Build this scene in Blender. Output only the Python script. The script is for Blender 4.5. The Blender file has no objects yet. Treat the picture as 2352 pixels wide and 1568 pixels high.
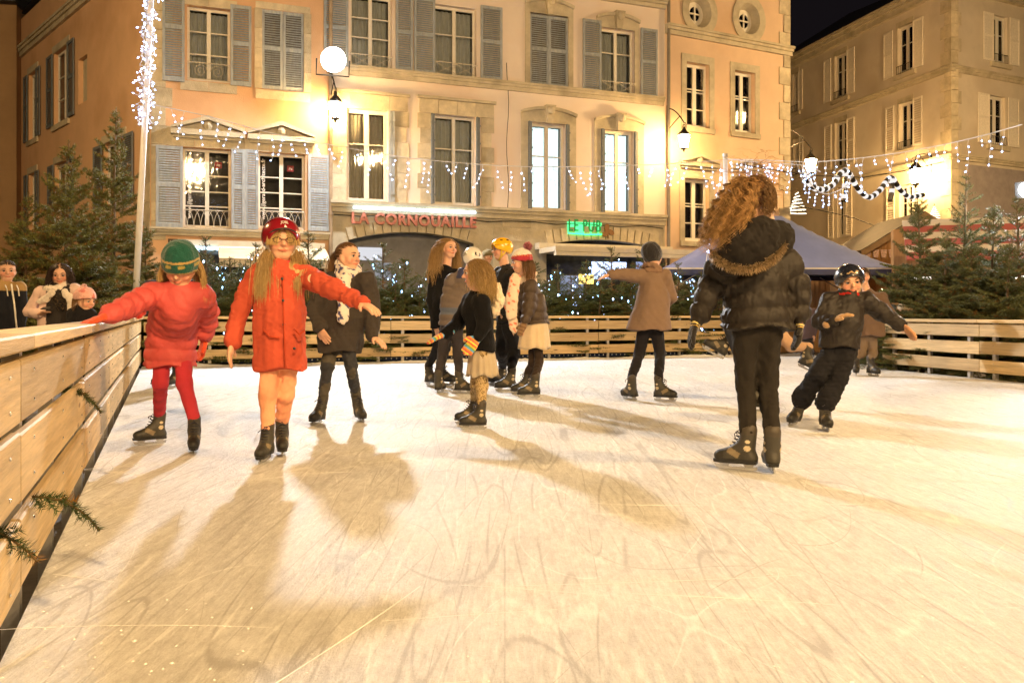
import bpy, math, random
import numpy as np
from mathutils import Vector, Matrix

# ------------------------------------------------------------------ camera, world, exposure
SC = bpy.context.scene
COL = SC.collection
FPX, CX, HY, CZ = 1960.0, 1176.0, 718.0, 0.87      # focal length, centre and horizon in a 2352 px wide frame; eye height
cam_d = bpy.data.cameras.new('camera')
cam_d.lens = 30.0
cam_d.sensor_width = 36.0
cam_d.shift_y = -(784 - HY) / 2352.0
cam_d.clip_start = 0.05
cam_d.clip_end = 500
cam = bpy.data.objects.new('camera', cam_d)
cam.location = (0, 0, CZ)
cam.rotation_euler = (math.radians(90), 0, 0)
COL.objects.link(cam)
SC.camera = cam

world = bpy.data.worlds.new('World')
SC.world = world
world.use_nodes = True
_bg = world.node_tree.nodes['Background']
_bg.inputs[0].default_value = (0.55, 0.42, 0.50, 1)
_bg.inputs[1].default_value = 0.012

SC.view_settings.view_transform = 'Standard'
SC.view_settings.look = 'None'
SC.view_settings.exposure = 0.0
SC.view_settings.gamma = 1.0
SC.cycles.use_denoising = True
SC.cycles.max_bounces = 4
SC.cycles.diffuse_bounces = 3
SC.cycles.glossy_bounces = 2
SC.cycles.use_adaptive_sampling = True
SC.cycles.adaptive_threshold = .035
SC.cycles.transparent_max_bounces = 6
SC.cycles.sample_clamp_indirect = 6.0
SC.cycles.caustics_reflective = False
SC.cycles.caustics_refractive = False

# strengths of the lamps that the photograph shows, and of the added unseen fill lamps
FLOOD = 2500.0        # floodlight over the square, on the facade
LANTERN = 470.0         # warm wall lanterns
SPOT = 1500.0          # white projector at the right end of the rink
FRONT_FILL = 650.0          # fill lanterns on added posts, unseen behind the camera
MAST_FILL = 3200.0         # sodium fill heads on added masts, out of view
WARM = (1.0, 0.60, 0.22)

R = random.Random(7)
rng = np.random.default_rng(11)


def at(px, py, Y):
    return np.array([(px - CX) / FPX * Y, Y, CZ - (py - HY) / FPX * Y])


# ------------------------------------------------------------------ materials
MATS = {}


def mat(name, col=(.5, .5, .5), rough=.7, metal=0.0, ns=6.0, na=.15, bump=0.0, bs=80.0, attr=False, emit=None, es=0.0,
        spec=.4, sheen=0.0, stretch=(1, 1, 1), orand=0.0, coat=0.0, sss=0.0, dirt=None, bdist=.02):
    if name in MATS:
        return MATS[name]
    m = bpy.data.materials.new(name)
    m.use_nodes = True
    nt = m.node_tree
    N, L = nt.nodes, nt.links
    b = N['Principled BSDF']
    b.inputs['Roughness'].default_value = rough
    b.inputs['Metallic'].default_value = metal
    b.inputs['Specular IOR Level'].default_value = spec
    if sheen:
        b.inputs['Sheen Weight'].default_value = sheen
    if coat:
        b.inputs['Coat Weight'].default_value = coat
        b.inputs['Coat Roughness'].default_value = .15
    if sss:
        b.inputs['Subsurface Weight'].default_value = sss
        b.inputs['Subsurface Radius'].default_value = (.01, .004, .002)
        b.inputs['Subsurface Scale'].default_value = 1.0
    tc = N.new('ShaderNodeTexCoord')
    mp = N.new('ShaderNodeMapping')
    mp.inputs['Scale'].default_value = stretch
    L.new(tc.outputs['Object'], mp.inputs['Vector'])
    vec = mp.outputs['Vector']
    oi = None
    if orand:
        oi = N.new('ShaderNodeObjectInfo')
        ad = N.new('ShaderNodeVectorMath')
        ad.operation = 'ADD'
        sc = N.new('ShaderNodeVectorMath')
        sc.operation = 'SCALE'
        cb = N.new('ShaderNodeCombineXYZ')
        for k in range(3):
            L.new(oi.outputs['Random'], cb.inputs[k])
        sc.inputs['Scale'].default_value = 37.0
        L.new(cb.outputs[0], sc.inputs[0])
        L.new(vec, ad.inputs[0])
        L.new(sc.outputs[0], ad.inputs[1])
        vec = ad.outputs[0]
    if attr:
        at_ = N.new('ShaderNodeAttribute')
        at_.attribute_name = 'Col'
        base = at_.outputs['Color']
    else:
        rgb = N.new('ShaderNodeRGB')
        rgb.outputs[0].default_value = (*col, 1)
        base = rgb.outputs[0]
    no = N.new('ShaderNodeTexNoise')
    no.inputs['Scale'].default_value = ns
    no.inputs['Detail'].default_value = 6
    no.inputs['Roughness'].default_value = .65
    L.new(vec, no.inputs['Vector'])
    mr = N.new('ShaderNodeMapRange')
    mr.inputs['From Min'].default_value = .25
    mr.inputs['From Max'].default_value = .75
    mr.inputs['To Min'].default_value = 1 - na
    mr.inputs['To Max'].default_value = 1 + na
    L.new(no.outputs['Fac'], mr.inputs['Value'])
    val = mr.outputs[0]
    if orand:
        m2 = N.new('ShaderNodeMapRange')
        m2.inputs['To Min'].default_value = 1 - orand
        m2.inputs['To Max'].default_value = 1 + orand
        L.new(oi.outputs['Random'], m2.inputs['Value'])
        mm = N.new('ShaderNodeMath')
        mm.operation = 'MULTIPLY'
        L.new(val, mm.inputs[0])
        L.new(m2.outputs[0], mm.inputs[1])
        val = mm.outputs[0]
    mx = N.new('ShaderNodeVectorMath')
    mx.operation = 'SCALE'
    L.new(base, mx.inputs[0])
    L.new(val, mx.inputs['Scale'])
    colout = mx.outputs[0]
    if dirt:
        # large stains with a shape of their own
        d = N.new('ShaderNodeTexNoise')
        d.inputs['Scale'].default_value = dirt[1]
        d.inputs['Detail'].default_value = 8
        L.new(vec, d.inputs['Vector'])
        cr = N.new('ShaderNodeMapRange')
        cr.inputs['From Min'].default_value = .5
        cr.inputs['From Max'].default_value = .72
        L.new(d.outputs['Fac'], cr.inputs['Value'])
        mf = N.new('ShaderNodeMath')
        mf.operation = 'MULTIPLY'
        mf.inputs[1].default_value = dirt[2]
        L.new(cr.outputs[0], mf.inputs[0])
        mi = N.new('ShaderNodeMixRGB')
        mi.inputs[2].default_value = (*dirt[0], 1)
        L.new(mf.outputs[0], mi.inputs[0])
        L.new(colout, mi.inputs[1])
        colout = mi.outputs[0]
    L.new(colout, b.inputs['Base Color'])
    if bump:
        nb = N.new('ShaderNodeTexNoise')
        nb.inputs['Scale'].default_value = bs
        nb.inputs['Detail'].default_value = 5
        L.new(vec, nb.inputs['Vector'])
        bp = N.new('ShaderNodeBump')
        bp.inputs['Strength'].default_value = bump
        bp.inputs['Distance'].default_value = bdist
        L.new(nb.outputs['Fac'], bp.inputs['Height'])
        L.new(bp.outputs[0], b.inputs['Normal'])
    if emit:
        b.inputs['Emission Color'].default_value = (*emit, 1)
        b.inputs['Emission Strength'].default_value = es
    MATS[name] = m
    return m


def emis(name, col, s, sample=True):
    if name in MATS:
        return MATS[name]
    m = bpy.data.materials.new(name)
    m.use_nodes = True
    nt = m.node_tree
    nt.nodes.remove(nt.nodes['Principled BSDF'])
    e = nt.nodes.new('ShaderNodeEmission')
    e.inputs[0].default_value = (*col, 1)
    e.inputs[1].default_value = s
    nt.links.new(e.outputs[0], nt.nodes['Material Output'].inputs[0])
    if not sample:
        m.cycles.emission_sampling = 'NONE'
    MATS[name] = m
    return m


def glass(name='window_glass', tint=(.9, .93, .95), refl=.06):
    if name in MATS:
        return MATS[name]
    m = bpy.data.materials.new(name)
    m.use_nodes = True
    nt = m.node_tree
    N, L = nt.nodes, nt.links
    N.remove(N['Principled BSDF'])
    t = N.new('ShaderNodeBsdfTransparent')
    t.inputs[0].default_value = (*tint, 1)
    g = N.new('ShaderNodeBsdfGlossy')
    g.inputs['Roughness'].default_value = .03
    f = N.new('ShaderNodeFresnel')
    f.inputs[0].default_value = 1.5
    nb = N.new('ShaderNodeTexNoise')
    nb.inputs['Scale'].default_value = 3
    bp = N.new('ShaderNodeBump')
    bp.inputs['Strength'].default_value = .06
    bp.inputs['Distance'].default_value = .05
    L.new(nb.outputs[0], bp.inputs['Height'])
    L.new(bp.outputs[0], g.inputs['Normal'])
    mx = N.new('ShaderNodeMixShader')
    L.new(f.outputs[0], mx.inputs[0])
    L.new(t.outputs[0], mx.inputs[1])
    L.new(g.outputs[0], mx.inputs[2])
    L.new(mx.outputs[0], N['Material Output'].inputs[0])
    MATS[name] = m
    return m


# ------------------------------------------------------------------ object helpers
def empty(name, loc):
    o = bpy.data.objects.new(name, None)
    o.location = loc
    o.empty_display_size = .2
    COL.objects.link(o)
    return o


def tag(o, label=None, cat=None, group=None, kind=None):
    if label:
        o['label'] = label
    if cat:
        o['category'] = cat
    if group:
        o['group'] = group
    if kind:
        o['kind'] = kind
    return o


def worldloc(o):
    v = Vector((0, 0, 0))
    while o is not None:
        v = v + o.location
        o = o.parent
    return v


def link(name, me, parent=None, loc=None, rot=None, kind=None):
    """link a mesh; loc is a WORLD location (default: vertices are world coordinates)"""
    o = bpy.data.objects.new(name, me)
    w = Vector(loc) if loc is not None else Vector((0, 0, 0))
    if parent is not None:
        o.parent = parent
        w = w - worldloc(parent)
    o.location = w
    if rot is not None:
        o.rotation_euler = rot
    if kind:
        o['kind'] = kind
    COL.objects.link(o)
    return o


def mesh(name, V, F, mt=None, smooth=False, cols=None):
    me = bpy.data.meshes.new(name)
    if isinstance(V, np.ndarray) and isinstance(F, np.ndarray):
        nv, nf, k = len(V), len(F), F.shape[1]
        me.vertices.add(nv)
        me.vertices.foreach_set('co', V.astype(np.float32).ravel())
        me.loops.add(nf * k)
        me.loops.foreach_set('vertex_index', F.astype(np.int32).ravel())
        me.polygons.add(nf)
        me.polygons.foreach_set('loop_start', np.arange(0, nf * k, k, dtype=np.int32))
        me.update(calc_edges=True)
        me.validate()
    else:
        me.from_pydata([tuple(map(float, v)) for v in V], [], F)
        me.update()
    if smooth:
        me.polygons.foreach_set('use_smooth', np.ones(len(me.polygons), dtype=bool))
    if cols is not None:
        a = me.color_attributes.new('Col', 'FLOAT_COLOR', 'POINT')
        c = np.ones((len(me.vertices), 4), np.float32)
        c[:, :3] = cols
        a.data.foreach_set('color', c.ravel())
    if mt:
        me.materials.append(mt)
    return me


class MB:
    """collects boxes, tubes and sheets into one mesh"""

    def __init__(s):
        s.v, s.f = [], []

    def poly(s, pts):
        n = len(s.v)
        s.v += [tuple(p) for p in pts]
        s.f.append(tuple(range(n, n + len(pts))))

    def hexa(s, p):
        """8 corners: bottom 4 ccw, top 4"""
        n = len(s.v)
        s.v += [tuple(q) for q in p]
        for f in ((3, 2, 1, 0), (4, 5, 6, 7), (0, 1, 5, 4), (1, 2, 6, 5), (2, 3, 7, 6), (3, 0, 4, 7)):
            s.f.append(tuple(n + i for i in f))

    def box(s, x0, x1, y0, y1, z0, z1):
        s.hexa([(x0, y0, z0), (x1, y0, z0), (x1, y1, z0), (x0, y1, z0), (x0, y0, z1), (x1, y0, z1), (x1, y1, z1), (x0, y1, z1)])

    def tube(s, pts, r, n=8, cap=True):
        pts = [np.array(p, float) for p in pts]
        rs = r if isinstance(r, (list, tuple, np.ndarray)) else [r] * len(pts)
        base = len(s.v)
        up = None
        for i, p in enumerate(pts):
            d = pts[min(i + 1, len(pts) - 1)] - pts[max(i - 1, 0)]
            d = d / (np.linalg.norm(d) + 1e-9)
            if up is None:
                a = np.array([0, 0, 1.0]) if abs(d[2]) < .9 else np.array([1.0, 0, 0])
                up = np.cross(d, a)
            up = up - d * np.dot(up, d)
            up = up / (np.linalg.norm(up) + 1e-9)
            w = np.cross(d, up)
            for k in range(n):
                t = 2 * math.pi * k / n
                s.v.append(tuple(p + (up * math.cos(t) + w * math.sin(t)) * rs[i]))
        for i in range(len(pts) - 1):
            for k in range(n):
                a = base + i * n + k
                b = base + i * n + (k + 1) % n
                s.f.append((a, b, b + n, a + n))
        if cap:
            s.f.append(tuple(base + k for k in reversed(range(n))))
            s.f.append(tuple(base + (len(pts) - 1) * n + k for k in range(n)))

    def lathe(s, c, prof, n=12):
        """prof: list of (r, z) about the vertical through c"""
        base = len(s.v)
        for r, z in prof:
            for k in range(n):
                t = 2 * math.pi * k / n
                s.v.append((c[0] + r * math.cos(t), c[1] + r * math.sin(t), c[2] + z))
        for i in range(len(prof) - 1):
            for k in range(n):
                a = base + i * n + k
                b = base + i * n + (k + 1) % n
                s.f.append((a, b, b + n, a + n))

    def ball(s, c, r, n=6, m=4):
        self_prof = [(max(r * math.sin(math.pi * i / m), 1e-4), -r * math.cos(math.pi * i / m)) for i in range(m + 1)]
        s.lathe(c, self_prof, n)

    def mesh(s, name, mt, smooth=False):
        return mesh(name, s.v, s.f, mt, smooth)

    def build(s, name, mt, parent=None, smooth=False, kind=None):
        return link(name, s.mesh(name, mt, smooth), parent, kind=kind)


def text_mesh(body, size=1.0, extrude=.01, bold=0.0, spacing=1.0):
    """vertices (x, y in the text plane, z along its normal) and faces of a line of lettering, centred"""
    cu = bpy.data.curves.new('lettering', 'FONT')
    cu.body = body
    cu.size = size
    cu.extrude = extrude
    cu.offset = bold
    cu.space_character = spacing
    cu.align_x = 'CENTER'
    cu.align_y = 'CENTER'
    cu.resolution_u = 3
    o = bpy.data.objects.new('lettering', cu)
    COL.objects.link(o)
    dg = bpy.context.evaluated_depsgraph_get()
    me = bpy.data.meshes.new_from_object(o.evaluated_get(dg))
    V = np.array([v.co[:] for v in me.vertices])
    F = [tuple(p.vertices) for p in me.polygons]
    bpy.data.objects.remove(o)
    bpy.data.curves.remove(cu)
    bpy.data.meshes.remove(me)
    return V, F
# ------------------------------------------------------------------ building frames
class Frame:
    """a vertical wall plane: u runs along it, n points out of it"""

    def __init__(s, ox, oy, ux, uy):
        l = math.hypot(ux, uy)
        s.o = np.array([ox, oy, 0.0])
        s.u = np.array([ux / l, uy / l, 0.0])
        s.n = np.array([uy / l, -ux / l, 0.0])

    def P(s, u, z, off=0.0):
        p = s.o + s.u * u + s.n * off
        return (p[0], p[1], z)

    def uz(s, px, py):
        k = (px - CX) / FPX
        t = (k * s.o[1] - s.o[0]) / (s.u[0] - k * s.u[1])
        Y = s.o[1] + s.u[1] * t
        return t, CZ - (py - HY) / FPX * Y

    def rect(s, x0, y0, x1, y1):
        xm, ym = (x0 + x1) / 2, (y0 + y1) / 2
        return s.uz(x0, ym)[0], s.uz(x1, ym)[0], s.uz(xm, y1)[1], s.uz(xm, y0)[1]

    def box(s, mb, u0, u1, z0, z1, o0, o1):
        mb.hexa([s.P(u0, z0, o1), s.P(u1, z0, o1), s.P(u1, z0, o0), s.P(u0, z0, o0),
                 s.P(u0, z1, o1), s.P(u1, z1, o1), s.P(u1, z1, o0), s.P(u0, z1, o0)])


def onebox(name, fr, u0, u1, z0, z1, o0, o1, mt, parent):
    mb = MB()
    fr.box(mb, u0, u1, z0, z1, o0, o1)
    return mb.build(name, mt, parent)


def wall_mesh(fr, u0, u1, z0, z1, holes, reveal=.2):
    us = sorted(set([u0, u1] + [h[0] for h in holes] + [h[1] for h in holes]))
    zs = sorted(set([z0, z1] + [h[2] for h in holes] + [h[3] for h in holes]))
    us = [u for u in us if u0 <= u <= u1]
    zs = [z for z in zs if z0 <= z <= z1]
    mb = MB()
    for i in range(len(us) - 1):
        for j in range(len(zs) - 1):
            cu, cz = (us[i] + us[i + 1]) / 2, (zs[j] + zs[j + 1]) / 2
            if any(h[0] < cu < h[1] and h[2] < cz < h[3] for h in holes):
                continue
            mb.poly([fr.P(us[i], zs[j]), fr.P(us[i + 1], zs[j]), fr.P(us[i + 1], zs[j + 1]), fr.P(us[i], zs[j + 1])])
    for a, b, c, d in holes:
        P = fr.P
        r = -reveal
        mb.poly([P(a, c), P(a, c, r), P(a, d, r), P(a, d)])
        mb.poly([P(b, c, r), P(b, c), P(b, d), P(b, d, r)])
        mb.poly([P(a, c), P(b, c), P(b, c, r), P(a, c, r)])
        mb.poly([P(a, d, r), P(b, d, r), P(b, d), P(a, d)])
    return mb


M_ORANGE = mat('plaster_orange', (.66, .42, .25), .9, ns=1.2, na=.10, bump=.25, bs=45, dirt=((.42, .22, .11), .55, .5))
M_PEACH = mat('plaster_peach', (.78, .68, .60), .9, ns=1.0, na=.08, bump=.25, bs=45, dirt=((.50, .30, .17), .5, .5))
M_PINK = mat('plaster_apricot', (.68, .50, .35), .9, ns=1.1, na=.09, bump=.2, bs=45, dirt=((.52, .32, .18), .6, .45))
M_STONE = mat('sandstone', (.54, .47, .34), .88, ns=5, na=.22, bump=.4, bs=38, orand=.16, dirt=((.25, .21, .14), 1.6, .55))
M_STONE2 = mat('sandstone_trim', (.52, .46, .34), .88, ns=4, na=.2, bump=.35, bs=38, dirt=((.22, .19, .13), 1.2, .6))
M_BEIGE = mat('render_beige', (.62, .55, .45), .92, ns=1.0, na=.12, bump=.25, bs=40, dirt=((.33, .26, .18), .5, .6))
M_DARKWALL = mat('render_brown', (.30, .19, .10), .92, ns=1.0, na=.15, bump=.3, bs=40)
M_WHITE = mat('paint_white', (.74, .70, .62), .5, ns=12, na=.06)
M_SHUT = mat('paint_blue_grey', (.30, .335, .375), .72, ns=22, na=.28, stretch=(1, 1, .25), orand=.12, dirt=((.45, .44, .38), 9, .5))
M_SHUTD = mat('paint_grey_dark', (.15, .17, .19), .7, ns=22, na=.25, orand=.1)
M_SHUTC = mat('paint_cream_shutter', (.76, .70, .60), .7, ns=16, na=.15, orand=.08)
M_IRON = mat('iron_dark', (.03, .028, .026), .55, metal=.6, ns=20, na=.2)
M_IRONW = mat('iron_pale', (.55, .50, .42), .5, ns=20, na=.1)
M_CURT = mat('curtain_linen', (.62, .54, .42), .9, ns=8, na=.1)
M_CURTW = mat('curtain_net', (.62, .60, .55), .9, ns=8, na=.1)
M_ROOM = mat('room_dark', (.20, .165, .12), .95, ns=2, na=.4)
M_ROOMB = mat('room_black', (.11, .095, .085), .9, ns=2, na=.3)
M_SLATE = mat('slate', (.05, .05, .055), .7, ns=6, na=.3)
M_LITC = mat('curtain_lit', (.75, .80, .80), .9, ns=6, na=.15, emit=(.72, .92, .90), es=1.35)
M_LITY = mat('room_lit_yellow', (.7, .5, .25), .9, ns=3, na=.5, emit=(1, .62, .2), es=.5)
M_GLASS = glass()


def wavy(fr, u0, u1, z0, z1, off, amp, n, mt, name, parent):
    mb = MB()
    pts = []
    ph = R.random() * 6
    for i in range(n + 1):
        t = i / n
        pts.append((u0 + (u1 - u0) * t, off + amp * math.sin(t * n * 1.15 + ph) + amp * .5 * math.sin(t * 9 + ph)))
    for i in range(n):
        mb.poly([fr.P(pts[i][0], z0, pts[i][1]), fr.P(pts[i + 1][0], z0, pts[i + 1][1]),
                 fr.P(pts[i + 1][0], z1, pts[i + 1][1]), fr.P(pts[i][0], z1, pts[i][1])])
    return link(name, mb.mesh(name, mt, True), parent)


def window(fr, parent, rc, rows=(.33, .33, .34), cols=2, depth=.16, fw=.055, curtain='dark', mt=None, name='window'):
    """casement: frame, bars, panes, and what stands behind the glass; rows from the bottom up"""
    u0, u1, z0, z1 = rc
    mt = mt or M_WHITE
    mb = MB()
    o0, o1 = -depth - .05, -depth + .012
    fr.box(mb, u0, u1, z0, z0 + fw * 1.5, o0, o1)
    fr.box(mb, u0, u1, z1 - fw * 1.2, z1, o0, o1)
    fr.box(mb, u0, u0 + fw, z0 + fw * 1.5, z1 - fw * 1.2, o0, o1)
    fr.box(mb, u1 - fw, u1, z0 + fw * 1.5, z1 - fw * 1.2, o0, o1)
    iu0, iu1, iz0, iz1 = u0 + fw, u1 - fw, z0 + fw * 1.5, z1 - fw * 1.2
    cw = (iu1 - iu0) / cols
    for c in range(1, cols):
        fr.box(mb, iu0 + cw * c - fw * .8, iu0 + cw * c + fw * .8, iz0, iz1, o0 - .002, o1 + .008)
    zz = iz0
    tot = sum(rows)
    edges = [iz0]
    for r in rows:
        zz += (iz1 - iz0) * r / tot
        edges.append(zz)
    for c in range(cols):
        a = iu0 + cw * c + (fw * .8 if c else 0)
        b = iu0 + cw * (c + 1) - (fw * .8 if c < cols - 1 else 0)
        for e in edges[1:-1]:
            fr.box(mb, a, b, e - .014, e + .014, o0 + .012, o1 - .006)
    w = mb.build(name, mt, parent)
    for c in range(cols):
        a = iu0 + cw * c + (fw * .8 if c else 0)
        b = iu0 + cw * (c + 1) - (fw * .8 if c < cols - 1 else 0)
        for j in range(len(edges) - 1):
            onebox('pane', fr, a, b, edges[j] + (.014 if j else 0), edges[j + 1] - (.014 if j < len(edges) - 2 else 0), -depth - .026, -depth - .02, M_GLASS, w)
    back = {'dark': M_ROOM, 'black': M_ROOMB, 'linen': M_ROOM, 'net': M_ROOM, 'lit': M_LITC, 'yellow': M_LITY}[curtain]
    if curtain in ('linen', 'net'):
        um = (iu0 + iu1) / 2
        wavy(fr, iu0, um - .02, iz0, iz1, -depth - .16, .022, 22, M_CURT if curtain == 'linen' else M_CURTW, 'curtain', w)
        wavy(fr, um + .04, iu1, iz0, iz1, -depth - .17, .022, 22, M_CURT if curtain == 'linen' else M_CURTW, 'curtain', w)
    if curtain == 'lit':
        wavy(fr, iu0, iu1, iz0, iz1, -depth - .14, .02, 30, M_LITC, 'curtain', w)
    else:
        onebox('room', fr, u0, u1, z0, z1, -depth - .36, -depth - .32, back, w)
        if curtain in ('dark',):
            wavy(fr, iu0 - .02, iu0 + (iu1 - iu0) * .24, iz0, iz1, -depth - .15, .02, 9, M_CURT, 'curtain', w)
            wavy(fr, iu1 - (iu1 - iu0) * .2, iu1 + .02, iz0, iz1, -depth - .15, .02, 9, M_CURT, 'curtain', w)
    return w


def shutter(fr, parent, rc, off=.035, mt=None, pitch=.052, solid=False, mid=.52):
    u0, u1, z0, z1 = rc
    mt = mt or M_SHUT
    mb = MB()
    sw = min(.06, (u1 - u0) * .22)
    fr.box(mb, u0, u0 + sw, z0, z1, off, off + .035)
    fr.box(mb, u1 - sw, u1, z0, z1, off, off + .035)
    zm = z0 + (z1 - z0) * mid
    for a, b in ((z0, z0 + .09), (zm - .045, zm + .045), (z1 - .08, z1)):
        fr.box(mb, u0 + sw, u1 - sw, a, b, off + .003, off + .032)
    sh = mb.build('shutter', mt, parent)
    if solid:
        onebox('panel', fr, u0 + sw, u1 - sw, z0 + .09, zm - .045, off + .004, off + .02, mt, sh)
        onebox('panel', fr, u0 + sw, u1 - sw, zm + .045, z1 - .08, off + .004, off + .02, mt, sh)
        return sh
    sb = MB()
    for a, b in ((z0 + .09, zm - .045), (zm + .045, z1 - .08)):
        n = max(3, int((b - a) / pitch))
        for i in range(n):
            z = a + (b - a) * i / n
            jt = R.uniform(-.006, .006)
            P = fr.P
            sb.hexa([P(u0 + sw, z + jt, off + .03), P(u1 - sw, z - jt, off + .03), P(u1 - sw, z + .012 - jt, off + .03), P(u0 + sw, z + .012 + jt, off + .03),
                     P(u0 + sw, z + .03, off + .004), P(u1 - sw, z + .03, off + .004), P(u1 - sw, z + .042, off + .004), P(u0 + sw, z + .042, off + .004)])
    sb.build('louvres', mt, sh, kind='stuff')
    return sh


def edge_shutter(fr, parent, u, z0, z1, mt, w=.07, out=.30):
    """a shutter folded back in the window reveal, seen edge on"""
    mb = MB()
    fr.box(mb, u, u + w * .45, z0, z1, -.10, out * .25)
    fr.box(mb, u + w * .5, u + w, z0 + .01, z1 - .01, -.10, out * .22)
    for k in range(5):
        z = z0 + (z1 - z0) * (k + .5) / 5
        fr.box(mb, u - .012, u + w + .012, z - .02, z + .02, out * .1, out * .25 + .01)
    return mb.build('folded_shutter', mt, parent)


def rail(fr, parent, u0, u1, z0, z1, style='cross', off=-.02, mt=None):
    mb = MB()
    mt = mt or M_IRONW
    P = fr.P
    mb.tube([P(u0, z1, off), P(u1, z1, off)], .013, 6)
    mb.tube([P(u0, z0, off), P(u1, z0, off)], .009, 6)
    um = (u0 + u1) / 2
    if style == 'cross':
        mb.tube([P(u0, z1, off), P(um, z0 + .04, off), P(u1, z1, off)], .009, 5)
        mb.tube([P(u0, z0, off), P(um, z1 - .02, off), P(u1, z0, off)], .009, 5)
    elif style == 'scroll':
        for c, sg in ((.3, 1), (.7, -1)):
            pts = []
            for i in range(22):
                t = i / 21 * 3.6 * math.pi
                r = (z1 - z0) * .42 * (1 - i / 26)
                pts.append(P(u0 + (u1 - u0) * c + sg * r * math.cos(t), (z0 + z1) / 2 + r * math.sin(t), off))
            mb.tube(pts, .008, 5)
    elif style == 'arches':
        n = 7
        w = (u1 - u0) / n
        for i in range(-1, n + 1):
            pts = []
            for k in range(13):
                t = math.pi * k / 12
                x = u0 + w * (i + .5) + w * math.cos(t)
                x = min(max(x, u0), u1)
                pts.append(P(x, z0 + (z1 - z0) * math.sin(t), off))
            mb.tube(pts, .006, 4)
    else:
        k = int((u1 - u0) / .11)
        for i in range(k + 1):
            u = u0 + (u1 - u0) * i / k
            mb.tube([P(u, z0, off), P(u, z1, off)], .008, 5)
    return mb.build('railing', mt, parent)


def blocks_v(fr, parent, u0, u1, z0, z1, h=.36, off=.035, alt=0.0, side=1):
    n = max(2, int(round((z1 - z0) / h)))
    hh = (z1 - z0) / n
    for i in range(n):
        e = alt if i % 2 else 0
        a, b = (u0, u1 + e) if side > 0 else (u0 - e, u1)
        onebox('stone_block', fr, a, b, z0 + hh * i + .004, z0 + hh * (i + 1) - .004, -.02, off + R.uniform(-.005, .006), M_STONE, parent)


def blocks_h(fr, parent, u0, u1, z0, z1, w=.55, off=.035):
    n = max(1, int(round((u1 - u0) / w)))
    ww = (u1 - u0) / n
    for i in range(n):
        onebox('stone_block', fr, u0 + ww * i + .004, u0 + ww * (i + 1) - .004, z0 + .002, z1 - .002, -.02, off + R.uniform(-.005, .006), M_STONE, parent)


def surround(fr, parent, rc, w=.16, top=.2, off=.03):
    """plain stone band round an opening"""
    u0, u1, z0, z1 = rc
    mb = MB()
    fr.box(mb, u0 - w, u0, z0, z1 + top, -.02, off)
    fr.box(mb, u1, u1 + w, z0, z1 + top, -.02, off)
    fr.box(mb, u0, u1, z1, z1 + top, -.02, off - .002)
    fr.box(mb, u0 - w, u1 + w, z0 - .14, z0 - .001, -.02, off + .05)
    return mb.build('window_surround', M_STONE2, parent)


def arch_hood(fr, parent, rc, w=.2, rise=.16, keystone=True):
    """moulded surround with a segmental head and keystone"""
    u0, u1, z0, z1 = rc
    mb = MB()
    for a, b in ((u0 - w, u0), (u1, u1 + w)):
        fr.box(mb, a, b, z0, z1, -.02, .03)
    n = 14
    P = fr.P

    def zz(t, r):
        return r * (1 - (2 * t - 1) ** 2)
    for i in range(n):
        t0, t1 = i / n, (i + 1) / n
        a0, a1 = u0 - w + (u1 - u0 + 2 * w) * t0, u0 - w + (u1 - u0 + 2 * w) * t1
        b0, b1 = z1 + .20 + zz(t0, rise), z1 + .20 + zz(t1, rise)
        # plain field, then the projecting hood mould above it
        mb.hexa([P(a0, z1, .03), P(a1, z1, .03), P(a1, z1, -.02), P(a0, z1, -.02), P(a0, b0, .03), P(a1, b1, .03), P(a1, b1, -.02), P(a0, b0, -.02)])
        mb.hexa([P(a0, b0 + .001, .10), P(a1, b1 + .001, .10), P(a1, b1 + .001, -.02), P(a0, b0 + .001, -.02),
                 P(a0, b0 + .07, .13), P(a1, b1 + .07, .13), P(a1, b1 + .07, -.02), P(a0, b0 + .07, -.02)])
    o = mb.build('window_surround', M_STONE2, parent)
    if keystone:
        k = MB()
        um = (u0 + u1) / 2
        k.hexa([P(um - .08, z1 - .02, .12), P(um + .08, z1 - .02, .12), P(um + .08, z1 - .02, -.01), P(um - .08, z1 - .02, -.01),
                P(um - .14, z1 + rise + .30, .20), P(um + .14, z1 + rise + .30, .20), P(um + .14, z1 + rise + .30, -.01), P(um - .14, z1 + rise + .30, -.01)])
        k.ball(P(um, z1 + rise + .16, .17), .11, 10, 7)
        k.build('keystone', M_STONE, o)
    return o


def pediment(fr, parent, x0, y0, x1, y1):
    u0, u1, z0, z1 = fr.rect(x0, y0, x1, y1)
    P = fr.P
    um = (u0 + u1) / 2
    mb = MB()
    fr.box(mb, u0, u1, z0, z0 + (z1 - z0) * .26, -.02, .16)
    fr.box(mb, u0 + .05, u1 - .05, z0 - .07, z0 - .001, -.02, .09)
    zb = z0 + (z1 - z0) * .27
    t = (z1 - z0) * .22
    for a, b in ((u0, um), (u1, um)):
        mb.hexa([P(a, zb, .18), P(b, z1 - t, .18), P(b, z1 - t, -.02), P(a, zb, -.02), P(a, zb + t * .5, .18), P(b, z1, .18), P(b, z1, -.02), P(a, zb + t * .5, -.02)])
    mb.poly([P(u0 + .1, zb, .04), P(u1 - .1, zb, .04), P(um, z1 - t, .04)])
    mb.ball(P(um, zb + (z1 - zb) * .35, .05), .12, 10, 6)
    return mb.build('pediment', M_STONE2, parent)


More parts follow.
